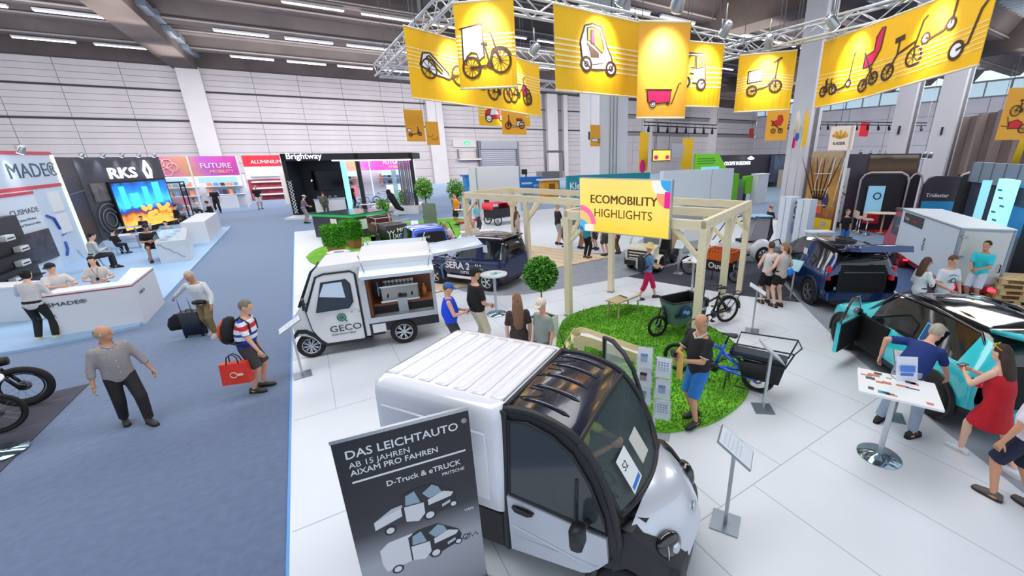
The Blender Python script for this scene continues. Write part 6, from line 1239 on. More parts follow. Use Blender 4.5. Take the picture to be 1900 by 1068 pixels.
    if hs == 'bald' and hair:
        q = MB();q.ell((-.012,0,.012),(.1,.083,.1),0,HM,16,12,lambda x,y,zz: -.62 < zz < .28 and x < .25 and (abs(y) > .55 or x < -.3));obj('hair',q,hm,t,SC)
    if cap_:
        q = MB();q.ell((-.008,0,.05),(.108,.092,.088),0,HM,16,10,lambda x,y,zz: zz > -.15);q.loft([[tuple(HM @ V((x,y,.045+.012*(1-(y/.08)**2)-(x-.08)*.15+o_))) for x,y in ((.08-.03*abs(u)**2,u*.08),(.17-.05*abs(u)**2,u*.08))] for o_ in (0,.008) for u in [-1+k/4 for k in range(9)]],0,False,False,True);obj('cap',q,mat(cap_,.8),t,SC)
    if hat:
        q = MB();q.lathe([(.0,.17),(.07,.165),(.1,.13),(.105,.06),(.17,.04),(.2,.02),(.2,.012),(.1,.045)],20,0,HM);obj('hat',q,mat(hat,.8,n=.1,ns=30),t,SC)
    if glasses:
        q = MB();[q.torus((.105,sd*.034,.016),.022,.003,(1,0,0),12,4,0,HM) for sd in (1,-1)];q.tube([H_(.108,.013,.018),H_(.108,-.013,.018)],.003,4);[q.tube([H_(.1,sd*.056,.018),H_(0,sd*.083,.012)],.003,4) for sd in (1,-1)];obj('glasses',q,BLACK,t,SC)
    J['SC'] = SC;J['t'] = t;J['sp'] = sp;J['H'] = H_;J['s'] = s
    return t,J
def held(name,label,cat,J,mbs,M=MX()):
    """a thing in somebody's hand or on their back: top-level, in the wearer's own frame"""
    o = thing(name,label,cat);T = J['t'];o.matrix_world = MX.Translation(T.location) @ rotz(T.rotation_euler[2]) @ J['SC'] @ M
    for nm,mb,m in mbs: obj(nm,mb,m,o)
    return o
def phone(J,k,label,up_=True):
    w_ = J['wr'+k];d = (w_-J['elb'+k]).normalized();q = MB();q.box(-.036,.036,-.075,.075,0,.009,bv=.008);q2 = MB();q2.box(-.032,.032,-.068,.068,.009,.0105)
    return held('phone',label,'phone',J,[('case',q,BLACK),('screen',q2,mat((70,84,110),.1))],MX.Translation(w_+d*.11+V((0,0,.02))) @ (roty(rad(-35)) if up_ else MX()))
CHK = mat((158,152,152),.85,n=.16,ns=60,b=.2,name='fine_check_cloth')
# the blue aisle
g = at(258,784);t,J = person('balding man in grey check shirt and black trousers striding along the aisle',(g.x,g.y),1.7,-62,CHK,'rolled',(38,36,38),'long',(60,56,54),(168,160,140),'bald',skin='m',hy=58,hp=4,fl=(.22,.09,0),fr=(-.18,-.1,0),hl=(.1,.34,.86),hr=(.02,-.3,.84),belly=.03,det=2,z=0,lean=2)
q = MB();q.torus(tuple(J['wrr']),.033,.008,tuple(J['wrr']-J['elbr']),14,6);obj('wristwatch',q,mat((196,170,110),.3,.7),t,J['SC'])
q = MB();[q.ell(tuple(J['sp'](.135+.02*(1 if 0 < k < 3 else 0),0,.06+.1*k)),(.006,.006,.006)) for k in range(5)];obj('shirt_button',q,WHITE,t,J['SC'])
q = MB();q.tube([J['sp'](.07,.07,.5),J['sp'](.1,.02,.47),J['sp'](.1,-.02,.47),J['sp'](.07,-.07,.5),J['sp'](-.03,-.07,.54),J['sp'](-.03,.07,.54)],.016,6,closed=True);obj('collar',q,CHK,t,J['SC'])
g = at(398,620);t,J = person('older man in white shirt and khaki trousers pulling a dark suitcase',(g.x,g.y),1.66,-112,(236,236,236),'long',(132,114,78),'long',(200,196,190),(196,184,160),'short',skin='m',hy=-18,hp=10,lean=16,fl=(.14,.1,0),fr=(-.12,-.08,0),hr=(-.05,-.62,1.02),hl=(.2,.26,.84),det=2,z=0)
q = MB();q.tube([J['sp'](.13,.12,.02),J['sp'](.17,0,.0),J['sp'](.13,-.14,.02)],[.05,.06,.05],8);held('belt_bag','black belt bag worn by the man with the suitcase','bag',J,[('pouch',q,BLACK)])
sg_ = at(366,622);t = thing('suitcase','dark navy wheeled suitcase standing in the aisle behind the white-shirted man','suitcase',(sg_.x,sg_.y,0),rad(75));NV = mat((36,40,60),.6)
q = MB();q.loft([rr_sec(-.12,.12,-.2,.2,z,.05) for z in (.06,.62)]);obj('shell',q,NV,t);q = MB();[q.box(.12,.128,y-.008,y+.008,.1,.58) for y in (-.14,-.05,.05,.14)];obj('shell_rib',q,mat((26,28,44),.6),t)
for x in (-.09,.09):
    for y in (-.16,.16): q = MB();q.tube([(x,y-.02,.03),(x,y+.02,.03)],.03,10);obj('caster',q,BLACK,t)
q = MB();q.tube([(-.1,-.1,.6),(-.13,-.1,1.0),(-.13,.1,1.0),(-.1,.1,.6)],.01,6);obj('pull_handle',q,ALU,t);q = MB();q.tube([(0,-.07,.62),(0,-.05,.66),(0,.05,.66),(0,.07,.62)],.012,6);obj('carry_handle',q,BLACK,t)
o = MB();o.loft([[(-.16+.06*cos(2*pi*k/10)*m,.26+dy+.14*sin(2*pi*k/10)*m,z) for k in range(10)] for z,m,dy in ((.22,.8,.06),(.34,1.1,.04),(.5,1.,.0),(.6,.5,-.06))]);o = obj('folded_coat',o,mat((24,24,28),.9),None);o.matrix_world = tr(sg_.x,sg_.y,0) @ rotz(rad(75)) @ tr(.1,.0,.0);tag(o,'black folded coat hanging on the dark suitcase','coat')
def stripe_shirt():
    M = ramp_mat([(0,(30,60,170)),(.42,(36,64,180)),(.45,(236,238,240)),(.52,(236,238,240)),(.54,(40,66,170)),(.6,(236,238,240)),(.68,(236,238,240)),(.7,(214,40,60)),(.78,(214,40,60)),(.8,(236,238,240)),(.86,(236,238,240)),(.88,(34,70,190)),(1,(30,60,170))],2,1.25,-.86,r=.8,name='striped_polo_cloth')
    for e in M.node_tree.nodes:
        if e.type == 'VALTORGB': e.color_ramp.interpolation = 'CONSTANT'
    return M
g = at(481,722);t,J = person('grey-haired man in striped polo and dark shorts with backpack and red bag',(g.x,g.y),1.72,-18,stripe_shirt(),'short',(66,62,60),'knee',(70,64,54),(120,112,100),'short',skin='l',lean=10,hp=14,fl=(.06,.1,0),fr=(.0,-.1,0),hr=(.3,-.24,.78),hl=(.02,.3,.8),belly=.05,det=2,z=0,rollz=-2)
q = MB();c = lambda x,y,tt: tuple(J['sp'](x,y,tt));n = 14
q.loft([[c(-.24+rx*cos(2*pi*k/n),ry*sin(2*pi*k/n),tt) for k in range(n)] for rx,ry,tt in ((.03,.08,-.0+.01),(.1,.15,.06),(.12,.16,.2),(.11,.155,.34),(.07,.11,.47),(.02,.04,.5))]);q2 = MB();[q2.tube([c(-.28,sd*.06,.45),c(-.335,sd*.085,.34),c(-.345,sd*.085,.2),c(-.32,sd*.07,.08)],.03,6) for sd in (1,-1)];q3 = MB();[q3.tube([c(-.14,sd*.1,.44),c(-.03,sd*.12,.53),c(.1,sd*.12,.44),c(.13,sd*.13,.28),c(.0,sd*.17,.1),c(-.14,sd*.13,.06)],.018,6) for sd in (1,-1)];q3.tube([c(-.2,.2,.1),c(.06,.19,.04),c(.16,0,.02),c(.06,-.19,.04),c(-.2,-.2,.1)],.018,6)
held('backpack','black and orange backpack on the striped polo man','backpack',J,[('pack',q,mat((30,30,32),.8)),('orange_panel',q2,mat((234,84,44),.7)),('strap',q3,BLACK)])
q = MB();w_ = J['wrr'];M_ = MX.Translation(V((-.12,-.28,.72)));q.loft([[(-.19-d*.02,-.06-d*.02,-d*.38),(.19+d*.02,-.06-d*.02,-d*.38),(.19+d*.02,.06+d*.02,-d*.38),(-.19-d*.02,.06+d*.02,-d*.38)] for d in (0,.9,1)],0,True,True,False);q2 = MB();[q2.tube([(-.08,y,-.01),(-.06,y*.6,.12),(.02,y*.4,.16),(.08,y*.6,.1),(.1,y,-.01)],.01,5) for y in (-.06,.06)];q3 = MB();q3.torus((-.0,-.09,-.2),.05,.008,(0,1,0),14,5);q3.box(.06,.14,-.095,-.085,-.22,-.18)
held('carrier_bag','bright red carrier bag held by the backpack man','bag',J,[('bag_body',q,mat((228,54,32),.5)),('handle_loop',q2,BLACK),('logo_print',q3,mat((240,220,200),.5))],M_)
# left stand staff
g = at(92,630);t,J = person('person in white shirt and black trousers leaning on the white counter, seen from behind',(g.x,g.y),1.7,78,(214,210,210),'rolled',(32,34,34),'long',(214,208,170),(24,22,24),'bun',skin='p',lean=12,hp=-4,fl=(.0,.15,0),fr=(.0,-.15,0),hl=(.42,.2,1.12),hr=(.36,-.1,1.1),det=2,z=.0)
g = at(108,560);person('person in black cap and white shirt standing behind the left end of the counter',(-5.5,15.2),1.72,-50,(226,222,220),'short',(60,60,64),'long',(40,40,40),(30,26,26),'short',(34,36,38),'p',pz=.78,fl=(.1,.12,0),fr=(.05,-.12,0),hl=(.4,.12,1.06),hr=(.42,-.1,1.06),hy=-50,hp=12,z=.06)
g = at(175,545);t,J = person('woman with long black hair and white blouse behind the counter',(-4.95,15.75),1.66,-80,(222,214,208),'short',(60,60,64),'long',(40,40,40),(20,18,20),'vlong',skin='p',fem=True,pz=.82,fl=(.05,.1,0),fr=(.05,-.1,0),hl=(.3,.16,1.02),hr=(.32,-.14,1.02),hp=16,z=.06)
q = MB();q.tube([J['sp'](.1,.06,.5),J['sp'](.15,0,.26),J['sp'](.1,-.06,.5)],.007,5);q.box(-.03,.03,-.005,.005,-.08,0,0,MX.Translation(J['sp'](.16,0,.24)) @ rotz(rad(90)));obj('lanyard',q,BLACK,t,J['SC'])
# seated visitors at the left stand
SEATED = [((205,497),(205,430),25,'man in white and green top on a white shell chair',(200,205,200),(50,48,50),'long',(30,26,24),None,'p'),
          ((292,484),(288,415),-75,'man in black shirt, shorts and black cap seated facing the aisle',(28,28,30),(46,44,44),'short',(26,24,24),(40,38,40),'m'),
          ((318,458),(306,412),-95,'person in black shirt seated with crossed arms behind the glass counter',(30,32,38),(40,42,50),'long',(22,20,22),None,'p'),
          ((235,432),(218,396),-20,'person in bright blue shirt lounging by the dark wheel graphic',(60,130,220),(90,96,100),'long',(24,22,24),None,'p'),
          ((270,440),(263,408),-100,'dark-haired person behind the low leaflet tables',(44,40,44),(40,40,44),'long',(22,20,20),None,'p'),
          ((232,470),(225,430),60,'person in black leaning over the leaflet tables',(26,26,30),(30,30,34),'long',(22,20,20),None,'p'),
          ((342,415),(338,380),-15,'person in black shirt at the white table by the blue glass case',(24,24,26),(44,44,50),'long',(20,20,22),None,'p'),
          ((388,413),(378,374),170,'person in black jacket with back to the aisle at the white table',(24,22,24),(28,28,30),'long',(40,34,30),None,'p'),
          ((372,404),(370,368),-60,'man in white shirt seated behind the white table',(220,220,222),(60,60,66),'long',(40,36,34),None,'l')]
CHW = mat((232,234,236),.4)
for k,((fx,fy),(hx,hy_),yaw,lab,tc_,bc_,lg,hc_,cp_,sk) in enumerate(SEATED):
    g = at(fx,fy,.06);hh = over((g.x,g.y),hx,hy_);a = rad(yaw);c_ = V((g.x-.3*cos(a),g.y-.3*sin(a),.06));sc_ = max(.82,min(1.12,(hh-.06)/1.3))
    person(lab,c_,1.75*sc_,yaw,tc_,'short' if lg == 'short' else 'long',bc_,lg,(40,38,40),hc_,'short',cp_,sk,pz=.54,fl=(.42,.14,0),fr=(.44,-.14,0),hl=(.32,.05,.72),hr=(.32,-.06,.74),lean=10,hp=10,det=1 if k < 3 else 0,z=.06)
    t = thing('shell_chair','white shell chair under the '+lab.replace('seated ','').replace(' at the white table','').split(' on a')[0],'chair',c_,a);s_ = sc_
    q = MB();q.loft([[(-.22*s_+dx,y,z) for y,z in ((-.22,z0),(-.12,z0-.02),(.12,z0-.02),(.22,z0))] for dx,z0 in ((.44,.455),(.3,.43),(.08,.43),(-.01,.5),(-.06,.66),(-.09,.82))],0,False,False);q.v = [(x*s_,y*s_,z*s_) for x,y,z in q.v];obj('shell',q,CHW,t)
    for x in (.18,-.16):
        for y in (-.17,.17): q = MB();q.tube([(x*.5*s_,y*.5*s_,.42*s_),(x*1.1*s_,y*1.2*s_,0)],.012,5);obj('leg',q,ALU,t)
def stand(fx,fy,hx,hy_,yaw,lab,top,bot,zz=PZ,det=0,**k):
    g = at(fx,fy,zz);h = max(1.5,min(1.95,over((g.x,g.y),hx,hy_)-zz));return person(lab,(g.x,g.y),h,yaw,top,k.pop('sl','short'),bot,k.pop('leg','long'),det=det,z=zz,**k)
BK = (26,26,30)
stand(407,395,403,345,-95,'staff member in black beside the scooter podium of the left stands',BK,BK,0)
stand(484,388,478,338,-80,'far visitor in black shirt and white shorts on the aisle',BK,(206,204,206),0,leg='knee')
stand(569,414,556,361,20,'visitor in grey shirt, white cap and grey trousers at the white front counter',(118,110,128),(160,156,150),0,cap_=(226,226,226),leg='long',lean=12,hr=(.36,-.1,1.0),hl=(.4,.1,1.02))
t,J = stand(607,402,603,354,70,'visitor in camouflage jacket with backpack inside the black framed booth',(98,104,92),(70,72,66),0,sl='long');c = lambda x,y,tt: tuple(J['sp'](x,y,tt));q = MB();q.loft([[c(-.22+rx*cos(2*pi*k/10),ry*sin(2*pi*k/10),tt) for k in range(10)] for rx,ry,tt in ((.05,.1,.02),(.11,.15,.1),(.11,.15,.34),(.04,.08,.46))]);q2 = MB();[q2.tube([c(-.12,sd*.09,.42),c(0,sd*.1,.52),c(.13,sd*.1,.34),c(-.1,sd*.14,.08)],.02,5) for sd in (1,-1)];held('backpack','olive camouflage backpack on the visitor in the black framed booth','backpack',J,[('pack',q,mat((96,100,84),.8,n=.4,ns=12)),('strap',q2,BLACK)])
stand(657,385,648,340,-60,'dark-haired man in black inside the booth next to the hanging bicycles',BK,BK,0)
stand(688,352,682,330,120,'person in bright red shirt deep inside the black framed booth',(226,56,44),(50,50,56),0)
stand(845,408,842,361,-20,'visitor in black beside the man in orange',BK,(200,204,212),PZ)
stand(850,418,847,358,-160,'man in orange shirt and dark shorts near the leafy potted tree',(240,148,34),(36,32,34),PZ,leg='knee')
stand(872,428,868,366,-10,'bearded man in beige shirt at the display wall',(222,208,184),(190,180,160),PZ,beard=(50,40,34),hair=(40,32,28))
stand(888,430,884,373,20,'person in light cyan shirt beside the pergola post',(120,186,206),(60,60,66),PZ)
stand(846,482,838,407,170,'fair-haired man in white shirt bent over the blue micro car',(232,228,222),(120,116,110),PZ,hair=(196,176,140),lean=26,hp=10,hr=(.4,-.2,.95),hl=(.4,.2,.95))
stand(884,488,872,408,-100,'grey-haired person in white behind the dark city car roof',(232,230,226),(150,150,150),PZ,hair=(196,190,182),hp=14)
stand(962,468,963,391,-8,'woman with long brown hair, blue top and wide black trousers on the deck',(170,186,206),(34,26,24),PZ+.03,sl='none',fem=True,hs='vlong',hair=(92,66,44),det=1)
stand(1036,453,1034,376,-8,'grey-haired man in black shirt and grey shorts beyond the deck',(42,40,46),(176,176,184),PZ,leg='knee',hair=(170,166,160),hp=16,shoe=(30,30,34),hr=(.32,-.1,1.02),hl=(.32,.1,1.02),det=1)
stand(1052,458,1049,382,190,'person in white shirt partly behind the pergola corner post',(228,226,222),(60,60,66),PZ,sl='long')
stand(1077,460,1080,392,0,'person in teal dress shirt and tan trousers under the yellow sign',(64,150,160),(170,132,98),PZ+.03)
stand(1089,478,1088,398,15,'person in teal shirt and black trousers in sandals on the deck edge',(40,150,170),(24,24,26),PZ+.03,shoe=(120,96,80))
stand(1106,462,1106,394,180,'visitor in black under the sign with bare calves',BK,(50,46,48),PZ+.03,leg='knee')
stand(1124,474,1124,395,95,'visitor in grey shorts and white socks under the yellow sign',(90,90,88),(86,84,80),PZ+.03,leg='knee')
stand(1147,470,1146,398,120,'visitor in white top and brown patterned trousers beside the cream pickup',(226,224,222),(112,82,62),PZ,fem=True)
t,J = stand(1200,554,1190,451,-28,'woman in straw hat, blue shirt and raspberry trousers walking past the bench',(98,146,196),(206,18,86),PZ,leg='capri',hat=(232,208,140),fem=True,hair=(200,176,140),fl=(.3,.08,0),fr=(-.26,-.08,0),hr=(.34,-.12,1.05),hl=(.3,.2,1.05),shoe=(64,66,70),det=2,hp=12);c = lambda x,y,tt: tuple(J['sp'](x,y,tt))
q = MB();q.loft([[c(-.23+rx*cos(2*pi*k/12),ry*sin(2*pi*k/12),tt) for k in range(12)] for rx,ry,tt in ((.04,.1,-.05),(.12,.16,.02),(.12,.16,.3),(.05,.1,.48))]);q2 = MB();[q2.tube([c(-.12,sd*.09,.44),c(0,sd*.1,.53),c(.13,sd*.1,.34),c(-.1,sd*.15,.08)],.02,5) for sd in (1,-1)];q3 = MB();q3.loft([[c(-.35+.02*d,-.12,tt),c(-.35+.02*d,.12,tt)] for d,tt in ((0,.06),(-.3,.2),(0,.38))],0,False,False);held('backpack','grey and black backpack on the woman in the straw hat','backpack',J,[('pack',q,mat((46,46,52),.8)),('strap',q2,BLACK),('front_pocket',q3,mat((176,176,182),.7))])
g = at(1184,450);
stand(1422,450,1424,378,-25,'bald man in black looking at his phone beside the tall white box',BK,(36,38,50),PZ,hs='bald',hair=(120,100,90),hr=(.3,-.06,1.12),hl=(.3,.1,1.1),hp=18,det=1)
stand(1560,462,1556,387,-115,'man in black polo and blue jeans in front of the camper stand',BK,(36,120,200),PZ,hs='short',hair=(120,100,80),det=1)
t,J = stand(1418,561,1424,447,62,'person in white top and black shorts standing closest to the cargo bike carpet',(232,230,230),(22,22,26),PZ,sl='none',leg='knee',hair=(84,58,44),det=2,hy=-20,hl=(.2,.2,1.02),hr=(-.12,-.18,.98),shoe=(56,48,44),skin='p')
q = MB();q.tube([J['sp'](.14,.1,.38),J['sp'](-.02,.14,.5),J['sp'](-.13,.0,.3),J['sp'](-.12,-.14,.1)],.014,5);q.box(-.04,.04,-.1,.1,-.08,.08,0,MX.Translation(J['sp'](-.16,-.12,.08)));held('shoulder_bag','black shoulder bag on the person in white top and black shorts','bag',J,[('bag_body',q,BLACK)])
t,J = stand(1441,568,1447,448,75,'woman in sand sleeveless top and black shorts with ponytail, next to the SUV',(196,182,176),(20,20,24),PZ,sl='none',leg='short',fem=True,hs='pony',hair=(150,112,84),det=2,hy=25,hl=(.16,.3,.95),hr=(.2,-.22,.98),shoe=(60,50,46),skin='p')
q = MB();q.ell(tuple(J['sp'](-.14,-.14,.06)),(.05,.1,.1));q.tube([J['sp'](-.15,-.14,.14),J['sp'](-.12,-.12,.3)],.008,5);held('blue_bag','bright blue drawstring bag on the woman with ponytail','bag',J,[('bag_body',q,mat((30,130,236),.6))])
# around the coffee truck
t,J = person('person in blue cap and royal blue tank top looking down at a phone',(at(845,668).x,at(845,668).y),1.66,-15,(20,72,226),'none',(60,62,70),'knee',(60,60,62),(110,84,64),'short',(48,104,186),'l',hp=24,hl=(.28,.1,1.08),hr=(.3,-.12,1.1),belly=.06,det=2);phone(J,'r','dark phone in the hands of the person in royal blue tank top')
q = MB();q.tube([J['sp'](-.12,.14,.1),J['sp'](-.1,.06,.47),J['sp'](.06,-.02,.5)],.014,5);obj('bag_strap',q,WHITE,t,J['SC'])
g = at(893,655);t,J = person('man in black cap, black shirt and beige trousers standing by the round table',(g.x,g.y),1.88,5,(24,22,26),'short',(214,206,178),'long',(60,58,56),(40,32,28),'short',(26,26,30),'l',hp=8,hr=(.24,-.14,.98),hl=(.2,.24,.95),belly=.06,det=2)
q = MB();q.torus(tuple(J['wrr']),.03,.008,tuple(J['wrr']-J['elbr']),12,5);obj('wristband',q,BLACK,t,J['SC'])
g = at(968,700);person('woman with very long light brown hair and dark floral top behind the white van',(g.x,g.y),1.66,70,mat((66,48,50),.8,n=.5,ns=24,name='floral_cloth'),'short',(50,50,60),'long',(50,50,52),(132,98,72),'vlong',skin='p',fem=True,hp=16,det=2)
g = at(1012,706);person('older man in beige cap and grey-green shirt next to the long-haired woman',(g.x,g.y),1.62,195,(148,158,150),'short',(110,110,100),'long',(60,60,60),(220,214,204),'short',(226,212,190),'l',hp=24,belly=.05,det=2)
# on the turf
g = at(1287,785);t,J = person('bald man in black polo and denim shorts holding a yellow paper roll and camera',(g.x,g.y),1.8,172,(26,26,30),'short',(44,120,196),'knee',(58,54,54),(150,140,130),'bald',skin='m',hp=26,fl=(.08,.1,0),fr=(-.06,-.1,0),hr=(.36,-.06,1.2),hl=(.34,.06,1.12),belly=.06,det=2,beard=(176,160,150),z=PZ+.03,curl=40)
q = MB();q.tube([J['sp'](.08,.07,.5),J['sp'](.11,0,.47),J['sp'](.08,-.07,.5),J['sp'](-.03,-.07,.54),J['sp'](-.03,.07,.54)],.018,6,closed=True);obj('collar',q,mat((206,200,190),.7),t,J['SC'])
for k in 'lr': a_,e_ = J['sh'+k],J['elb'+k];q = MB();q.torus(tuple(a_.lerp(e_,.79)),.06,.008,tuple(e_-a_),16,5);obj('sleeve_stripe',q,mat((206,200,190),.7),t,J['SC'])
w_ = J['wrl'];q = MB();q.loft([[(-.006,-.05,z),(-.006,.05,z),(.012,.05,z),(.012,-.05,z)] for z in (-.24,-.05,.16)],0,True,True,False);held('paper_roll','yellow ochre folded paper in the hand of the bald man in black polo','paper',J,[('sheet',q,mat((226,180,96),.7))],MX.Translation(w_+V((.07,.02,.0))))
w_ = J['wrr'];q = MB();q.box(-.03,.03,-.06,.06,-.035,.035,bv=.01);q2 = MB();q2.tube([(.03,.02,0),(.06,.02,0)],.025,10);held('camera','small black compact camera held by the bald man','camera',J,[('camera_body',q,BLACK),('camera_lens',q2,DKGREY)],MX.Translation(w_+V((.08,.04,.02))))
# right side
g = at(1655,800);t,J = person('grey-haired man in navy shirt and grey jeans bending into the turquoise car',(g.x,g.y),1.82,-8,(22,50,120),'short',(150,164,184),'long',(34,34,38),(176,166,152),'short',skin='l',lean=40,hp=6,fl=(.05,.22,0),fr=(.08,-.2,0),hr=(.62,-.2,.8),hl=(.1,.42,1.0),el=(-.5,.6,.4),belly=.06,det=2)
g = at(1812,880);t,J = person('woman in red dress and white sneakers photographing the open boot',(7.0,.86),1.66,72,None,'none',(180,16,36),'short',(226,232,240),(60,42,36),'long',skin='p',lean=10,dress=(196,12,34),fem=True,belly=.05,fl=(.2,.1,0),fr=(-.34,-.08,0),hl=(.42,.1,1.2),hr=(.42,-.04,1.2),det=2,hp=6);phone(J,'r','grey phone held up by the woman in the red dress',False)
q = MB();[q.torus(tuple(J['H'](.06,sd*.036,.12)),.026,.006,(1,0,.4),12,5) for sd in (1,-1)];q.tube([J['H'](.05,.06,.12),J['H'](-.05,.085,.06)],.005,4);held('sunglasses','yellow sunglasses pushed up in the hair of the woman in red','sunglasses',J,[('frame',q,mat((236,206,40),.4))])
person('person in pale lilac t-shirt, navy shorts and grey sneakers at the frame edge',(at(1866,930).x,at(1866,930).y),1.74,75,(226,218,230),'short',(28,34,60),'knee',(96,88,88),(70,50,40),'short',skin='m',fl=(.1,.12,0),fr=(-.16,-.1,0),belly=.05,det=2,hl=(.1,.28,.84),hr=(.04,-.28,.86))
g = at(1688,602);t,J = person('woman with brown wavy hair, glasses and white blouse leaning towards the young man',(g.x,g.y),1.66,-30,(232,234,236),'long',(40,48,80),'long',(50,50,54),(92,60,44),'long',skin='m',fem=True,hp=14,hr=(.22,-.1,1.2),hl=(.2,.18,.95),det=2,glasses=True,z=PZ)
g = at(1732,606);t,J = person('young man in white printed t-shirt looking down beside the turquoise car',(g.x,g.y),1.74,-125,(228,232,240),'short',(200,206,214),'knee',(230,230,230),(104,70,50),'short',skin='l',hp=22,hr=(.24,-.1,1.0),hl=(.12,.28,.86),det=2,z=PZ)
q = MB();q.tube([J['sp'](.145,.1,.36),J['sp'](.15,.0,.4),J['sp'](.145,-.1,.36)],.008,4);q.torus(tuple(J['sp'](.15,.02,.26)),.05,.01,(1,0,0),14,5);q.torus(tuple(J['sp'](.15,-.05,.24)),.03,.008,(1,0,0),12,5);obj('shirt_print',q,mat((50,70,100),.6),t,J['SC'])
g = at(1798,566);t,J = person('bearded man in cyan t-shirt and light shorts standing behind the box truck',(g.x,g.y),1.76,170,(44,206,222),'short',(206,216,232),'knee',(40,34,40),(30,26,28),'short',skin='m',hr=(.32,-.04,1.02),hl=(.3,.08,1.04),det=2,beard=(40,32,32),z=PZ)
# person sitting at the wheel of the nearest van
M_ = MX.Translation(van.location) @ rotz(van.rotation_euler[2]);p_ = M_ @ V((.28,.28,0));person('person in yellow-green shirt seated inside the cab of the box van',(p_.x,p_.y),1.68,-56,(196,204,60),'short',(60,60,66),'long',(40,40,40),(60,44,34),'short',skin='m',pz=.68,fl=(.5,.12,.38),fr=(.5,-.12,.38),hl=(.42,.12,1.04),hr=(.44,-.1,1.1),det=1,z=PZ)
# union of each figure's solids into one continuous skin
for o,vx,X in REM:
    m = o.modifiers.new('union','REMESH');m.mode = 'VOXEL';m.voxel_size = vx;m.use_smooth_shade = True
    m = o.modifiers.new('soften','SMOOTH');m.factor = .5;m.iterations = 4
dg = bpy.context.evaluated_depsgraph_get()
NEW = []
for o,vx,X in REM:
    me = bpy.data.meshes.new_from_object(o.evaluated_get(dg));NEW.append(me)
for (o,vx,X),me in zip(REM,NEW):
    mats = list(o.data.materials)
    if X:
        nv = [v.co[:] for v in me.vertices];fs = [list(p.vertices) for p in me.polygons];k = len(nv);n0 = len(fs)
        m2 = bpy.data.meshes.new(o.name);m2.from_pydata(nv+X.v,[],fs+[[i+k for i in f] for f in X.f]);m2.polygons.foreach_set('material_index',[0]*n0+X.m);me = m2
    me.materials.clear()
    for m in mats: me.materials.append(m)
    me.polygons.foreach_set('use_smooth',[True]*len(me.polygons));o.modifiers.clear();o.data = me
# ---------------------------------------------------------------- stands around the hall
def board(name,label,cat,A,B,z0,z1,m,th=.12,part='panel',zb=0.):
    A,B = V((A[0],A[1],0)),V((B[0],B[1],0));d = B-A;t = thing(name,label,cat,(A.x,A.y,zb),atan2(d.y,d.x));q = MB();q.box(0,d.length,0,th,z0,z1);obj(part,q,m,t)
    return t,plane_frame((0,-.004,0),(1,0,0)),d.length
def bY(name,label,cat,p1,p2,Y,m,z0=0.,th=.12,**k):      # facing the gallery at depth Y, from top-left p1 to top-right p2
    a,b = onY(*p1,Y),onY(*p2,Y);z1 = (a.z+b.z)/2;t,M,L = board(name,label,cat,a,b,z0,z1,m,th,**k);return t,M,L,z1
def add(t,name,x0,x1,z0,z1,m,y0=-.02,y1=0.,M=None): q = MB();q.box(x0,x1,y0,y1,z0,z1);return obj(name,q,m,t)
LBW = mat((206,222,238),.4,name='pale_blue_white_wall');RDS = mat((206,70,84),.5);CHAR = mat((52,52,58),.5);WH2 = mat((228,230,234),.45);PINK = ramp_mat([(0,(228,90,190)),(.35,(236,120,190)),(.6,(240,170,120)),(.8,(214,100,210)),(1,(226,80,180))],0,.16,0,.3,.6,name='pink_orange_print')
# left platform, its counters
Lf = mat((164,198,232),.5,n=.05,name='pale_blue_stage_floor');tag(flat('stage_floor',[(-4.05,14.0),(-4.05,32.5),(-14,32.5),(-14,13.6),(-5.6,13.6)],.06,Lf,.06),'pale blue raised stage floor of the white counter stand','stage')
A,B,C = at(112,626),at(271,600),at(306,561);CW = mat((226,226,230),.4)
t = thing('reception_counter','long white reception counter with red edge line and dark lettering','counter',(B.x,B.y,0));P = [(A.x-B.x,A.y-B.y),(0,0),(C.x-B.x,C.y-B.y),(C.x-B.x-.5,C.y-B.y+.25),(-.35,.5),(A.x-B.x+.1,A.y-B.y+.55)]
q = MB();q.prism(P,.0,1.0);obj('counter_body',q,CW,t);q = MB();q.prism([(x*1.01,y*1.01-.01) for x,y in P],1.03,1.07);obj('counter_top',q,WHITE,t);q = MB();q.prism([(x*1.006,y*1.006-.006) for x,y in P],1.0,1.03);obj('edge_line',q,mat((170,60,66),.5),t)
TM = plane_frame((A.x-B.x,A.y-B.y-.012,0),(B-A));text('lettering','CUSMADE®',.13,mat((60,60,66),.5),t,TM @ tr(-.22,.76),.003,sx=1.25);text('lettering','TRUCK',.1,mat((60,60,66),.5),t,TM @ tr(-.3,.5),.003,sx=1.2);text('lettering','RVMC ®',.1,mat((96,96,104),.5),t,plane_frame((.02,-.01,.62),C-B) @ tr(.3,.1),.003)
tk,M,L = board('low_counter','plain white counter section behind the leaning person at the frame edge','counter',at(-60,606),at(66,598),0,.95,CW,.5);add(tk,'counter_top',-.02,L+.02,.95,.99,WHITE,-.03,.53)
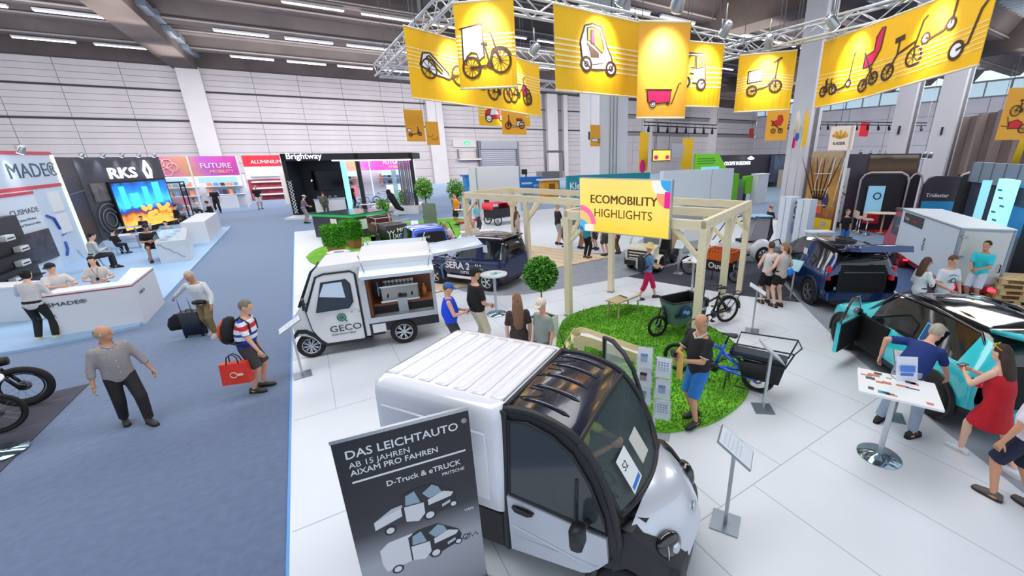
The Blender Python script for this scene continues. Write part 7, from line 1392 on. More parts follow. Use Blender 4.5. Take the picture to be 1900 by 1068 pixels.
# pale blue stand wall, lettering and photo
def aisle(name,label,cat,A,B,z1,m,th=.12,z0=0.): t,M,L = board(name,label,cat,A,B,z0,z1,m,th);return t,M,L,z1
t,M,L,z1 = aisle('stand_wall','pale blue stand wall with dark letters and red line beside the black wall','wall panel',(-8.36,21.6),(-8.36,26.7),4.2,LBW)
add(t,'red_cap',0,L,z1,z1+.12,RDS,-.02,.14);add(t,'red_line',0,L,2.98,3.1,RDS);text('lettering','MADE®',.72,mat((70,90,104),.5),t,M @ tr(1.4,3.4),.01,sx=1.5)
add(t,'glowing_edge',L-.16,L,0,z1,mat((240,244,226),.4,e=.4),-.06,.14)
for k,z in enumerate((2.05,1.2)): add(t,'poster',L-1.7,L-.75,z,z+.75,WHITE,-.04,-.0)
q = MB();q.tube([(L-2.4,-.04,2.0),(L-1.95,-.04,1.85),(L-1.8,-.04,1.4)],.04,5);q.tube([(L-1.8,-.04,.9),(L-1.85,-.04,.6),(L-2.1,-.04,.4)],.04,5);q.tube([(L-1.85,-.04,1.15),(L-1.45,-.04,1.2)],.02,5);obj('line_graphic',q,mat((60,96,190),.5),t)
t,M,L,z1 = aisle('stand_wall','white stand panel with dark motor photo and product lettering','wall panel',(-8.3,19.6),(-8.22,23.7),2.95,mat((222,232,244),.4),.2);add(t,'red_line',0,L,z1-.1,z1,RDS)
MW = M @ tr(L-2.0,0);text('lettering','CUSMADE',.25,mat((90,100,112),.5),t,MW @ tr(.1,z1-.72),.006,sx=1.6);text('lettering','Camera Wireless',.12,mat((100,110,122),.5),t,MW @ tr(.4,z1-.95),.004,sx=1.35);text('lettering','Dual Motors-in-video',.12,mat((100,110,122),.5),t,MW @ tr(.3,z1-1.12),.004,sx=1.35)
add(t,'photo',L-1.75,L-.1,.55,1.6,mat((64,62,74),.4,n=.6,ns=3.),-.06,0)
t,M,L = board('display_cabinet','tall black display cabinet with white boxes on shelves at the frame edge','cabinet',(-8.1,17.2),(-8.05,21.6),.0,2.3,CHAR,.5)
for k in range(4): add(t,'shelf',L-3.2,L-.3,.35+.42*k,.38+.42*k,BLACK,-.22,0)
for k,(x,z) in enumerate(((1.25,.8),(1.0,1.22),(1.5,1.64),(1.9,.38))):
    q = MB();q.box(0,.5,-.18,-.02,0,.16);q2 = MB();q2.box(.06,.44,-.184,-.18,.05,.09);b = thing('product_box','white product box on the black cabinet, shelf %s' % ('two','three','four','one')[k],'box');b.matrix_world = tr(*t.location) @ rotz(t.rotation_euler[2]) @ tr(L-x,0,z);obj('carton',q,WHITE,b);obj('print',q2,DKGREY,b)
t,M,L,z1 = aisle('header_sign','red and white header sign above the motor photo panel','sign',(-8.1,17.5),(-8.0,20.4),4.3,mat((226,30,70),.5),.3,3.0);add(t,'white_wedge',1.2,L,3.7,4.05,WHITE,-.03,0)
add(t,'post',.1,.2,2.3,3.0,WHITE,.05,.15);add(t,'post',L-.2,L-.1,2.3,3.0,WHITE,.05,.15)
# black wall stand with logo, screen and glass case
t,M,L,z1 = aisle('black_wall','tall plain black wall with a door line between pale blue and grey stands','wall panel',(-8.4,26.75),(-9.0,30.7),4.12,mat((32,31,34),.5));add(t,'door_line',.6,L,2.55,2.58,MIDGREY);add(t,'door_handle',L-.7,L-.5,1.1,1.15,CHROME,-.06,0)
t,M,L,z1 = aisle('logo_wall','grey wall with glowing white logo letters and circle graphics','wall panel',(-9.0,30.75),(-7.2,37.2),4.12,mat((70,74,82),.5));WL = mat((236,240,255),.4,e=1.6,name='lit_letters');text('lettering','RKS',.78,WL,t,M @ tr(1.9,z1-1.1),.04,bold=.015,sx=1.7);q = MB();q.tube([(5.0,-.05,z1-1.2),(4.8,-.05,z1-.75),(5.1,-.05,z1-.25),(5.4,-.05,z1-.75),(5.25,-.05,z1-1.2)],.08,6);obj('flame_logo',q,WL,t)
q = MB();[q.torus((1.0,-.05,1.0),r,.03,(0,1,0),28,5) for r in (.8,.55,.35)];obj('wheel_graphic',q,mat((120,122,130),.5),t);q = MB();q.box(.4,1.6,-.05,0,1.95,2.85);obj('photo',q,mat((110,104,104),.4,n=.6,ns=2.),t)
SCR = ramp_mat([(0,(250,190,90)),(.3,(244,160,70)),(.46,(110,50,30)),(.52,(20,60,150)),(.62,(60,170,235)),(.8,(30,120,220)),(1,(10,20,50))],2,.3,-.05,.35,1.6,e=1.3,name='screen_image');ts,M,L,z1 = aisle('video_wall','large glowing video wall showing a city skyline over orange blossom','screen',(-8.45,32.1),(-7.05,36.4),2.88,BLACK,.1)
add(ts,'screen_face',.1,L-.1,.3,z1-.1,SCR);q = MB();[q.box(x,x+w_,-.035,-.02,z,z+h) for x,w_,z,h in ((.5,.4,1.4,1.2),(1.15,.7,1.4,.8),(2.2,.45,1.4,1.1),(3.1,.6,1.5,1.2))];obj('skyline_image',q,mat((60,190,236),.4,e=1.1),ts);q = MB();random.seed(2);[q.ell((random.uniform(.6,L-.4),-.03,random.uniform(.5,1.35)),(.2,.02,.14),0,nu=8,nv=5) for _ in range(26)];obj('blossom_image',q,mat((250,170,70),.4,e=1.1),ts)
g = at(318,414);t = thing('glass_case','black framed glass case with blue lit graphics beside the video wall','display case',(g.x-.9,g.y,.06));q = MB();[q.box(x,x+.06,y,y+.06,0,2.5) for x in (0,1.84) for y in (0,1.3)];q.box(0,1.9,0,1.36,2.44,2.5);q.box(0,1.9,0,1.36,0,.1);obj('frame',q,BLACK,t);q = MB();q.box(.06,1.84,.02,.03,.1,2.44);obj('glass_pane',q,CLEAR,t);q = MB();q.box(-.03,0,.1,1.3,.2,2.4);q.box(.1,.7,1.2,1.3,.2,2.4);obj('lit_graphic',q,mat((40,140,236),.4,e=.8),t)
q = MB();q.box(.9,1.6,.5,.9,.1,.5);q.ell((1.25,.7,.9),(.35,.15,.3));obj('exhibit',q,mat((90,110,170),.4,n=.5,ns=3),t)
for k,(px,l) in enumerate((((370,452),'white glass topped showcase counter with zigzag line print'),((402,440),'tall white counter block at the stage corner'))):
    g = at(*px);t = thing('showcase',l,'counter',(-4.75,22.3+4.6*k,.06),rad(8-8*k));q = MB();q.box(-.45,.45,0,(4.0,4.2)[k],0,.85+.17*k);obj('counter_body',q,WH2,t)
    if k == 0: q = MB();q.box(-.45,.45,0,4.0,.86,1.04);obj('glass_top',q,CLEAR,t);q = MB();q.tube([(-.4+.1*j+(.08 if j % 2 else 0)*0,-.01,.75-.09*j+(.07 if j % 2 else 0)) for j in range(8)],.008,4);obj('zigzag_print',q,DKGREY,t);q = MB();[q.box(-.3+.1*j,-.1+.1*j,.3+.8*j,.8+.8*j,.86,.92) for j in range(4)];obj('exhibit',q,mat((190,214,226),.3),t)
for k,(px,l) in enumerate((((262,462),'low white leaflet table in front of the black-capped man'),((258,446),'white leaflet table behind, next to the video wall'),((352,400),'white round table by the blue glass case'))):
    g = at(*px);t,tp = table(l,(g.x,g.y),.72,(1.1,.7) if k < 2 else None,r=.5,yaw=10);q = MB();random.seed(k);[q.cb((random.uniform(-.4,.4),random.uniform(-.25,.25),.73),(.2,.14,.01),j % 2) for j in range(5)];obj('leaflet',q,[mat((150,190,210),.5),mat((90,96,104),.5)],tp)
for k,x in enumerate((155,180,205,222,238)):
    p = V((-9.0,30.9,0)).lerp(V((-7.3,36.8,0)),k/4.5);spot((p.x+.35,p.y-.1,4.2),'arm spotlight on the grey logo wall, number %s along its top edge' % ('one','two','three','four','five')[k],(-.5,0,-1),ALU,.8,.12,30)
for k,y in enumerate((20.6,23.2)): spot((-7.9,y,4.35),('white','silver')[k]+' spotlight on top of the pale blue stand',(-.5,0,-1),(WHITE,ALU)[k],1.0,.14,30)
# pink start-up stands along the back
def startup(Y,x0,x1,ybase,ytop,lab,nm):
    a,b = onY(x0,ytop,Y),onY(x1,ytop,Y);L = b.x-a.x;z1 = a.z;zf = z1-1.5;t = thing('startup_stand',lab,'stand',(a.x,Y,0))
    q = MB();q.box(0,L,2.4,2.5,0,zf);obj('back_wall',q,WH2,t);q = MB();q.box(0,L,-.06,0,zf,z1);obj('fascia',q,PINK,t);n = max(2,int(L/3.6))
    for k in range(n+1): q = MB();q.box(L*k/n-.05,L*k/n+.05,-.1,0,0,z1);obj('post',q,WHITE,t)
    M = plane_frame((0,-.07,0),(1,0,0))
    for k in range(n):
        x = L*(k+.5)/n
        if k % 2: text('lettering','FUTURE',.55,WHITE,t,M @ tr(x-.9,zf+.6),.01,bold=.01);text('lettering','MOBILITY',.35,mat((250,220,150),.5),t,M @ tr(x-.4,zf+.2),.01)
        else: q = MB();[q.torus((x+.5*cos(a_),-.08,zf+.7+.35*sin(a_)),.3,.02,(0,1,0),14,4) for a_ in range(6)];obj('ring_print',q,mat((255,226,170),.5),t)
        q = MB();q.box(x-1.2,x+1.2,-.12,-.06,zf-.55,zf-.1);obj('name_board',q,mat((180,220,240),.4,e=.3),t)
        q = MB();[q.box(x-1.3,x+1.3,1.9,2.4,z,z+.05) for z in (1.0,1.7)];obj('shelf',q,WHITE,t)
        q = MB();[q.box(x-1.1+.45*j,x-.85+.45*j,2.0,2.3,z+.05,z+.45,(j+k) % 3) for j in range(5) for z in (1.0,1.7)];obj('shelf_goods',q,[mat((60,66,80),.5),mat((240,150,110),.5),mat((110,150,200),.5)],t,None,kind='stuff')
        q = MB();q.box(x-.8,x+.8,.3,.9,0,1.0);obj('desk',q,WHITE if k % 2 else mat((220,120,130),.5),t)
    return t
startup(45.,246,438,385,291,'long white start-up stand with pink fascia left of the black framed booth',0);startup(50.,590,765,370,289,'white start-up stand with pink fascia seen through the black framed booth',0)
t,M,L,z1 = bY('red_stand','red and white stand wall with red stools far down the aisle','stand',(447,288),(518,288),52.,WH2,0,.2);add(t,'red_header',0,L,z1-1.0,z1,mat((206,26,50),.5),-.05,0);text('lettering','ALUMINIUM',.45,WHITE,t,M @ tr(.6,z1-.75),.06);add(t,'pink_print',0,L,3.2,z1-1.1,mat((226,190,196),.5,n=.3,ns=1.5));add(t,'red_base',0,L,0,2.0,mat((150,50,66),.6,n=.5,ns=2.))
for k in range(4): add(t,'shelf',.3,L-.3,.5+.6*k,.62+.6*k,WHITE,-.4,0)
t,M,L,z1 = bY('door_panel','cream door panel at the left foot of the black framed booth','wall panel',(517,318),(541,318),46.,mat((232,226,214),.5));add(t,'door_inset',.3,L-.3,.1,z1-.3,mat((214,206,190),.5))
# black framed booth
gA,gB = at(549,402),at(777,396);Yb = 35.2;zt = over((gA.x,gA.y),521,284);a = V((gA.x,Yb,0));t = thing('framed_booth','open booth with black posts, black screen wall and glowing white name letters','stand',(gA.x,gA.y,0),atan2(gB.y-gA.y,gB.x-gA.x)*.75);W_ = (gB-gA).length*.97;zt = 4.24;BB = mat((34,34,38),.5)
for x in (0,W_*.56,W_): q = MB();q.box(x-.12,x+.12,0,.25,0,zt);obj('post',q,BB,t)
q = MB();q.box(-.12,W_+.12,-.0,.3,zt-.45,zt);q.box(W_-.12,W_+.12,0,4.5,zt-.45,zt);obj('top_beam',q,BB,t);q = MB();q.box(3.0,W_,-.02,0,zt-.52,zt-.45);obj('light_strip',q,mat((250,250,255),.4,e=4.),t)
q = MB();q.box(-.1,3.0,2.6,2.75,0,zt-.02);q.box(-.12,0,.2,2.7,0,zt);q.box(0,3,.2,2.7,zt-.5,zt-.4);obj('screen_wall',q,mat((44,44,50),.5),t);q = MB();q.box(3.0,3.14,1.7,2.6,0,zt-.4);obj('glowing_edge',q,mat((150,226,240),.4,e=.9),t)
M = plane_frame((0,-.02,0),(1,0,0));text('lettering','Brightway',.55,WL,t,M @ tr(.2,zt-.34),.02,bold=.003);M2 = plane_frame((0,2.58,0),(1,0,0));text('lettering','Swift, Your Tailor',.24,WL,t,M2 @ tr(.8,zt-1.7),.01);text('lettering','Mobility/Rental Wearable',.24,WL,t,M2 @ tr(.55,zt-2.0),.01);q = MB();q.box(.7,2.9,2.5,2.6,1.6,3.0);obj('television',q,mat((14,14,18),.1),t)
q = MB();q.tube([(.0+.22*(j % 2),-.03,.25+.22*j) for j in range(11)],.03,4);q.tube([(.22-.22*(j % 2),-.03,.25+.22*j) for j in range(11)],.03,4);obj('lattice_print',q,WHITE,t);q = MB();q.box(-.1,3.4,-1.6,0,0,.12);q.box(5.0,W_+.2,-.9,2.5,0,.5);obj('plinth',q,WHITE,t);text('lettering','Brightway',.36,DKGREY,t,plane_frame((5.4,-.91,.1),(1,0,0)),.01)
q = MB();[q.tube([(W_-.9+.13*k,.12+.05*(k % 2),.02),(W_-.9+.13*k,.12+.05*(k % 2),zt-.4)],.06,6) for k in range(6)];obj('curtain',q,mat((120,122,130),.8),t);q = MB();q.box(W_-1.5,W_-1.2,.3,.4,.5,zt-1.2);obj('poster_column',q,mat((170,216,236),.4,n=.3,ns=2.),t)
g = at(598,400);tk = thing('front_counter','white counter with models in front of the black screen wall','counter',(g.x-.3,g.y-.2,.12));q = MB();q.box(0,1.9,0,.6,0,1.0);obj('counter_body',q,WH2,tk);q = MB();q.box(-.05,1.95,-.05,.65,1.0,1.05);obj('counter_top',q,mat((190,200,240),.4),tk);q = MB();[q.ell((.3+.35*k,.3,1.15),(.1,.08,.12)) for k in range(4)];obj('model',q,mat((110,120,130),.4),tk)
def plainbike(label,R,F,col,r=.34,lift=0.,tilt=0.,name='bicycle'):
    t,wb = bike_at(name,label,R,F,'bicycle',lift);bwheel(t,0,r);bwheel(t,wb,r);pipe(t,'frame',[[(0,0,r),(.42,0,.3),(wb-.3,0,.72),(.32,0,.78),(0,0,r)],[(.42,0,.3),(.28,0,.9)],[(wb,0,r),(wb-.3,0,.74),(wb-.36,0,.98)]],.024,col);saddle(t,.26,.92);bars(t,wb-.36,1.0);crank(t,.42,.3);return t
FRW = mat((214,214,218),.4);FRO = mat((150,110,70),.4);FRC = mat((60,170,200),.4)
for k,(px,y2,c_,l) in enumerate((((665,392),0,FRO,'bronze framed bicycle next to the dark post of the framed booth'),((700,378),.2,FRW,'white framed bicycle on the booth floor behind the dark post'),((722,384),-.1,FRC,'turquoise framed bicycle near the poster column'),((740,372),.3,FRB,'black bicycle beside the grey curtain'))): g = at(*px);plainbike(l,(g.x,g.y),(g.x+1.2,g.y+y2),c_)
for k,(px,l) in enumerate((((690,398),'white low table in the middle of the framed booth'),((722,396),'white low table with yellow mat in the framed booth'))): g = at(*px);table(l,(g.x,g.y),.75,(1.3,.6),yaw=5,topm=WHITE if k == 0 else mat((206,214,120),.5))
g = at(737,398);t = thing('seated_mannequin','dark covered exercise bike figure by the curtain of the framed booth','exhibit',(g.x,g.y-.6,.1));q = MB();cap(q,(0,0,.5),(-.35,0,1.3),.2,.24);cap(q,(0,0,.5),(.3,0,.3),.18,.12);q.ell((-.45,0,1.55),(.16,.14,.2));obj('cover',q,mat((30,28,30),.8),t);q = MB();q.box(-.3,.4,-.2,.2,0,.2);obj('base',q,WH2,t)
for px,hp_,l in (((693,392),.9,'round olive bush in a pot beside the black rickshaw'),((752,392),1.1,'small green pot plant by the grey curtain')):
    g = at(*px);t = thing('pot_plant',l,'plant',(g.x,g.y-(5 if px[0] == 693 else 0),0));q = MB();q.lathe([(0,0),(.2,0),(.26,.4),(0,.4)],14);obj('pot',q,DKGREY,t);leafball(t,'foliage',(0,0,.4+hp_*.5),hp_*.34,hp_*.4,300,.08,jag=.3,m=POTL)
# dark counter with green band
ga,gb,gc = at(600,440),at(664,462),at(692,437);t = thing('info_counter','dark grey angular info counter with bright green band and white notices','counter',(gb.x,gb.y,PZ));P = [(ga.x-gb.x,ga.y-gb.y),(0,0),(gc.x-gb.x,gc.y-gb.y),(gc.x-gb.x-1.0,gc.y-gb.y+1.3)]
P = [(-1.6,2.5),(.05,.0+.55),(1.75,1.6),(.4,3.4)];t.location = (1.75,22.9,PZ);q = MB();q.prism(P,0,1.08);obj('counter_body',q,mat((58,60,68),.5),t);q = MB();q.prism([(x*1.02,y*1.02-.03) for x,y in P],1.08,1.2);obj('green_band',q,mat((40,180,90),.4,e=.15),t);q = MB();q.prism([(x*1.025,y*1.025-.035) for x,y in P],1.2,1.24);obj('counter_top',q,mat((50,70,74),.15),t)
M = plane_frame((-1.6,2.47,0),(1.65,-1.95,0));q = MB();q.box(1.15,1.55,.25,1.0,.01,.015);o = obj('notice',q,mat((232,222,206),.5),t,M);M = plane_frame((.05,.52,0),(1.7,1.05,0));q = MB();q.box(.3,.9,.45,.95,.01,.015);obj('notice',q,WHITE,t,M)
# white partitions, teal board, cabinets behind the pergola
def boxY(name,label,cat,p1,p2,Y,m,z0=0.,dp=.3,ex=None):
    t,M,L,z1 = bY(name,label,cat,p1,p2,Y,m,z0,dp);return t,M,L,z1
t,M,L,z1 = boxY('partition_wall','plain white partition wall behind the pergola over the deck','partition',(882,309),(962,309),25.5,WH2,0,1.4);add(t,'edge_profile',-.04,.04,0,z1,ALU)
t,M,L,z1 = boxY('partition_wall','wide plain white partition wall beside the yellow lightbox sign','partition',(1232,314),(1362,315),17.5,mat((214,224,234),.5),1.0,.3);add(t,'panel_joint',L*.66,L*.66+.02,1.,z1,MIDGREY,-.01,0);add(t,'base_board',0,L,0,1.0,mat((170,176,186),.6),.1,.3)
t,M,L,z1 = boxY('teal_board','teal information board half hidden by the yellow lightbox sign','board',(1052,320),(1206,325),20.5,mat((20,140,156),.5),.5,.15);text('lettering','Kleiner',.55,WHITE,t,M @ tr(.15,z1-.75),.01,bold=.01);text('lettering','SCHRITT',.4,mat((170,226,226),.5),t,M @ tr(.15,z1-1.3),.01);add(t,'foot',.3,L-.3,0,.5,MIDGREY,0,.3)
t,M,L,z1 = boxY('blue_counter','bright blue counter wall with white lettering near the hall wall','counter',(964,329),(1006,328),40.,mat((30,130,220),.5),0,1.2);add(t,'white_lettering',.2,1.4,z1-.7,z1-.5,WHITE);add(t,'photo_strip',.2,L-.2,z1-1.9,z1-1.2,mat((120,150,180),.5,n=.6,ns=2.));text('lettering','BIKE',.4,WHITE,t,M @ tr(1.6,z1-1.0),.01)
t,M,L,z1 = boxY('blue_cabinet','bright blue cabinet next to the leafy potted tree','cabinet',(864,327),(884,327),33.,mat((30,150,226),.4),0,.8);add(t,'top_board',-.2,L+.1,z1,z1+.1,mat((20,120,200),.4),-.1,.8);add(t,'cabinet_print',.1,L-.1,.6,1.6,mat((120,200,240),.4))
t,M,L,z1 = boxY('yellow_kiosk','yellow kiosk cabinet beside the teal board','kiosk',(1009,334),(1036,335),36.,mat((236,166,20),.5),0,1.0);add(t,'brown_door',L*.35,L*.75,.2,z1-.3,mat((140,80,30),.5));add(t,'counter_top',-.3,L+.8,z1,z1+.12,WH2,-.2,1)
t,M,L,z1 = boxY('machine','grey industrial machine with lamp arm behind the yellow kiosk','machine',(1006,318),(1038,318),44.,mat((130,130,134),.5),0,1.5);q = MB();q.tube([(.8,.5,z1),(.8,.5,z1+2.2),(3.2,.5,z1+2.2),(3.2,.5,z1)],.07,5);q.box(1,3,.2,.8,z1+2.1,z1+2.35);obj('lamp_arm',q,MIDGREY,t)
t,M,L,z1 = boxY('office_screen','small dark screen standing behind the blue counter','screen',(968,314),(978,314),41.5,DKGREY,2.0,.1);add(t,'stand_leg',.4,.6,0,2.0,MIDGREY,.03,.07)
t,M,L,z1 = boxY('display_board','blank white display board beside the cargo crate bike','board',(1272,421),(1299,423),11.6,WH2,.5,.08);add(t,'foot',0,L,0,.5,ALU,.02,.06)
g = at(905,462);t,M,L = board('display_wall','white display wall with bike pictures and red top rail by the pergola','board',at(862,470),at(888,462),.1,1.25,WH2,.1,zb=PZ);add(t,'red_rail',-.05,L+.05,1.25,1.33,mat((196,24,50),.5),-.03,.13);q = MB();[q.box(.2+.5*j,.55+.5*j,-.01,0,.3+.35*i,.55+.35*i,(i+j) % 2) for i in range(2) for j in range(int(L/.55))];obj('bike_picture',q,[mat((90,92,98),.5),mat((190,196,206),.5)],t)
g = at(845,425);t,M,L = board('silver_panel','brushed silver upright panel on the far turf patch','board',at(789,428),at(813,428),.3,1.5,mat((150,160,150),.3,.5),.08,zb=PZ);add(t,'foot',.05,L-.05,0,.3,MIDGREY,0,.08)
for k,(px,l) in enumerate((((930,415),'red canopied cargo bike in front of the dark red trailers'),((915,405),'dark red cargo trailer behind the pergola over the deck'))):
    g = at(*px);t = thing('cargo_trailer',l,'cargo bike',(g.x,g.y,0),rad(15));q = MB();q.box(-.9,.9,-.5,.5,.45,1.0 if k == 0 else 1.5,bv=.08);obj('cargo_box',q,mat((46,40,56),.5) if k == 0 else mat((110,20,44),.5),t);q = MB();q.loft([[(x,-.55,z),(x,.55,z)] for x,z in ((-.95,.95+.5*k),(-.9,1.3+.35*k),(.2,1.3+.35*k),(.3,1.0+.5*k))],0,False,False);obj('canopy',q,mat((228,20,54),.5),t);bwheel(t,-.6,.3,.05,-.5);bwheel(t,-.6,.3,.05,.5);bwheel(t,1.2,.3);pipe(t,'frame',[[(.9,0,.6),(1.2,0,.3)],[(1.2,0,.3),(1.05,0,1.0)]],.03,FRB);bars(t,1.0,1.0)
# right-hand stands
def gnd(label,name,cat,p1,p2,tp,m,z0=0.,th=.15,**k):     # between two floor spots, height from a spot above the first
    A,B = at(*p1),at(*p2);z1 = over((A.x,A.y),*tp);t,M,L = board(name,label,cat,A,B,z0,z1,m,th,**k);return t,M,L,z1
LIME = mat((120,206,20),.4,name='lime_green_panel')
t,M,L,z1 = bY('dark_stand','wide dark grey stand wall with white heading letters behind lime kiosks','stand',(1336,286),(1463,287),30.,mat((50,46,56),.5),0,.3);text('lettering','COCKPIT IN SECONDS',.52,WL,t,M @ tr(.8,z1-1.05),.02,bold=.012,sx=.85);text('lettering','ads-tec',.5,WL,t,M @ tr(L-2.9,z1-1.05),.02,bold=.02);add(t,'edge_post',L,L+.35,0,z1,WHITE,-.1,.3);q = MB();q.box(L-3.6,L-1.7,-.6,-.05,.6,3.6);obj('poster_case',q,mat((90,100,124),.4,n=.3,ns=1.),t);q = MB();q.lathe([(0,0),(.3,.05),(.35,.2),(0,.4)],14,0,tr(4.5,-.6,3.2));obj('pendant_lamp',q,mat((250,250,255),.4,e=3.),t);q = MB();q.tube([(4.5,-.6,3.5),(4.5,-.6,z1)],.02,4);obj('lamp_cord',q,BLACK,t)
q = MB();q.box(L-3.2,L-2.6,-1.6,-1.0,0,2.0);q.box(L-2.4,L-1.9,-1.7,-1.2,0,1.2);q.lathe([(0,1.2),(.3,1.2),(.26,2.0),(.1,2.2),(0,2.2)],12,0,tr(L-2.15,-1.45,0));obj('exhibit',q,mat((206,196,176),.5),t)
t,M,L,z1 = bY('green_stand','bright green stand wall with sloping edge and blue screen','stand',(1291,285),(1334,285),29.,LIME,0,.2);q = MB();q.prismY([(L,0),(L+2.2,0),(L+1.5,z1*.6),(L,z1)],0,.2);obj('sloping_wing',q,LIME,t);add(t,'blue_screen',.9,L+.2,z1-2.2,z1-1.25,mat((120,200,226),.3,e=.5));q = MB();[q.box(.3,L-.6+.2*(j % 2),-.012,0,z1-.5-.22*j,z1-.42-.22*j) for j in range(3)];obj('text_line',q,mat((60,130,20),.5),t)
for k,(x0,x1,l) in enumerate(((1362,1372,'narrow lime green kiosk post by the white partition'),(1386,1408,'broad lime green kiosk body on dark legs'))):
    t,M,L,z1 = bY('kiosk',l,'kiosk',(x0,322+4*k),(x1,322+4*k),21.,LIME,.8*k,.4,part='kiosk_body')
    if k: add(t,'leg',.1,.3,0,.8,DKGREY,.1,.3);add(t,'leg',L-.3,L-.1,0,.8,DKGREY,.1,.3)
    else: add(t,'glass_unit',L,L+.9,1.4,z1-.5,mat((110,190,120),.2,al=.6),.1,.35);add(t,'grey_base',L,L+.9,0,1.4,MIDGREY,.1,.35)
t,M,L,z1 = bY('white_column_box','tapered tall white slab standing beside the lime kiosk','display',(1408,324),(1427,324),20.5,WH2,0,.6);add(t,'cap_board',-.05,L+.05,z1,z1+.08,WHITE,-.05,.65)
for k,(p1,p2,tp,l) in enumerate((((1436,456),(1455,460),(1437,364),'white tall box with side shade nearer the pergola'),((1466,462),(1489,466),(1468,369),'white tall box nearer the camper stand'))):
    t,M,L,z1 = gnd(l,'display_pillar','display',p1,p2,tp,mat((218,228,240),.45),0,.6);add(t,'panel_joint',L*.5-.01,L*.5+.01,0,z1,MIDGREY,-.006,0)
    if k == 0: q = MB();q.torus((L+.2,.3,z1*.75),.35,.03,(0,1,0),20,5);q.torus((L+.2,.3,z1*.75),.2,.02,(0,1,0),16,5);obj('cable_reel',q,DKGREY,t);add(t,'blue_sign',L+.05,L+.4,z1*.3,z1*.52,mat((110,130,170),.4),.2,.25)
# autumn photo wall and grey camper stand
AU = ramp_mat([(0,(110,66,44)),(.35,(150,84,50)),(.6,(206,150,60)),(.8,(160,110,50)),(1,(196,170,130))],2,.2,0,.45,2.2,name='autumn_photo')
A,B = at(1486,417),at(1540,427);t,M,L = board('photo_wall','large autumn tree photo wall with yellow base board','photo wall',A,B,0,4.0,AU,.2,part='photo');z1 = over((A.x,A.y),1491,316);add(t,'yellow_base',0,L,0,.55,mat((240,196,20),.5),-.03,0);add(t,'code_panel',L-.6,L-.3,.15,.4,mat((170,180,180),.5),-.035,-.03)
q = MB();[q.tube([(L*.1+x,-.02,1.2),(L*.1+x+.25,-.02,4.0-.3)],.025,4) for x in (.25,1.05,1.6)];[q.tube([(L*.2,-.02,z),(L*.75,-.02,z+.05)],.025,4) for z in (1.2,2.0,2.85)];obj('window_frame_print',q,WHITE,t);q = MB();[q.tube([(L*.3+.1*k,-.015,1.5),(L*.3+.3*k-.6,-.015,2.6),(L*.3+.5*k-1.2,-.015,3.7)],[.05,.03,.01],4) for k in range(6)];obj('branch_print',q,mat((76,50,40),.6),t);q = MB();q.box(L*.42,L*.62,-.03,0,.8,1.15);obj('chair_print',q,mat((226,90,40),.5),t);q = MB();q.ell((L*.68,-.02,1.5),(.2,.02,.4));obj('figure_print',q,mat((50,50,86),.5),t)
t2,M,L2 = board('logo_header','cream header board with yellow fan logo above the autumn photo wall','sign',B+(A-B)*.52,B+(B-A)*.12,4.05,5.2,mat((244,226,214),.5,e=.15),.2);q = MB();[q.tube([(L2*.5,-.03,4.6),(L2*.5+.45*cos(a_),-.03,4.6+.4*sin(a_))],[.02,.07],5) for a_ in (.4,.9,1.57,2.2,2.7)];obj('fan_logo',q,mat((236,180,30),.5),t2);text('lettering','KAISER',.22,mat((60,50,50),.5),t2,M @ tr(L2*.5,4.3),.01,'CENTER',.01);add(t2,'support_post',L2-.1,L2,0,5.2,WHITE,0,.1)
C_,D_ = at(1548,425),at(1672,408);D_ = V((C_.x+2.95,C_.y-2.13,0));t,M,L = board('camper_stand_wall','dark mauve stand wall with landscape photo and white name banner','stand',C_+V((.4,.6,0)),D_,0,over((C_.x,C_.y),1573,286),mat((74,66,80),.45),.2);z1 = over((C_.x,C_.y),1573,286)
LS = ramp_mat([(0,(50,40,36)),(.25,(110,86,60)),(.4,(70,56,44)),(.5,(200,180,150)),(.7,(150,160,176)),(1,(90,104,130))],2,.4,-1.1,.12,.8,name='landscape_photo');add(t,'landscape_photo',L*.38,L*.97,z1-2.3,z1-.08,LS,-.05,0)
q = MB();q.box(.1,.6,-.08,-.03,.3,z1-.7);b_ = obj('name_banner',q,mat((236,232,236),.5),t);text('lettering','Blueye',.6,mat((70,60,76),.5),b_,plane_frame((.46,-.09,.7),(0,0,1),(-1,0,0)),.006,shear=.3)
q = MB();q.box(1.3,2.05,-.98,-.93,.9,2.3);o = obj('poster',q,mat((150,206,240),.4,e=.2),t);add(t,'poster_foot',1.3,2.05,.4,.9,mat((226,30,60),.5),-.98,-.93);q = MB();q.torus((1.75,-1.0,1.8),.16,.03,(0,1,0),14,5);obj('poster_print',q,mat((50,60,80),.5),o)
ARC = [(x,z) for x,z in ((0,0),(0,2.9))];fm = mat((190,180,184),.4,.3)
for k,(x0,w_) in enumerate(((.9,2.15),(3.05,.6),(5.1,.8))): q = MB();q.tube([(x0,-.9,0),(x0,-.9,2.6),(x0+.15,-.9,2.85),(x0+.4,-.9,2.95),(x0+w_-.4,-.9,2.95),(x0+w_-.1,-.9,2.8),(x0+w_,-.9,2.5),(x0+w_,-.9,0)],.05,6);obj('round_frame',q,fm,t);q = MB();q.box(x0+.05,x0+w_-.05,-.7,-.65,0,2.85);obj('dark_panel',q,mat((44,38,46),.5),t)
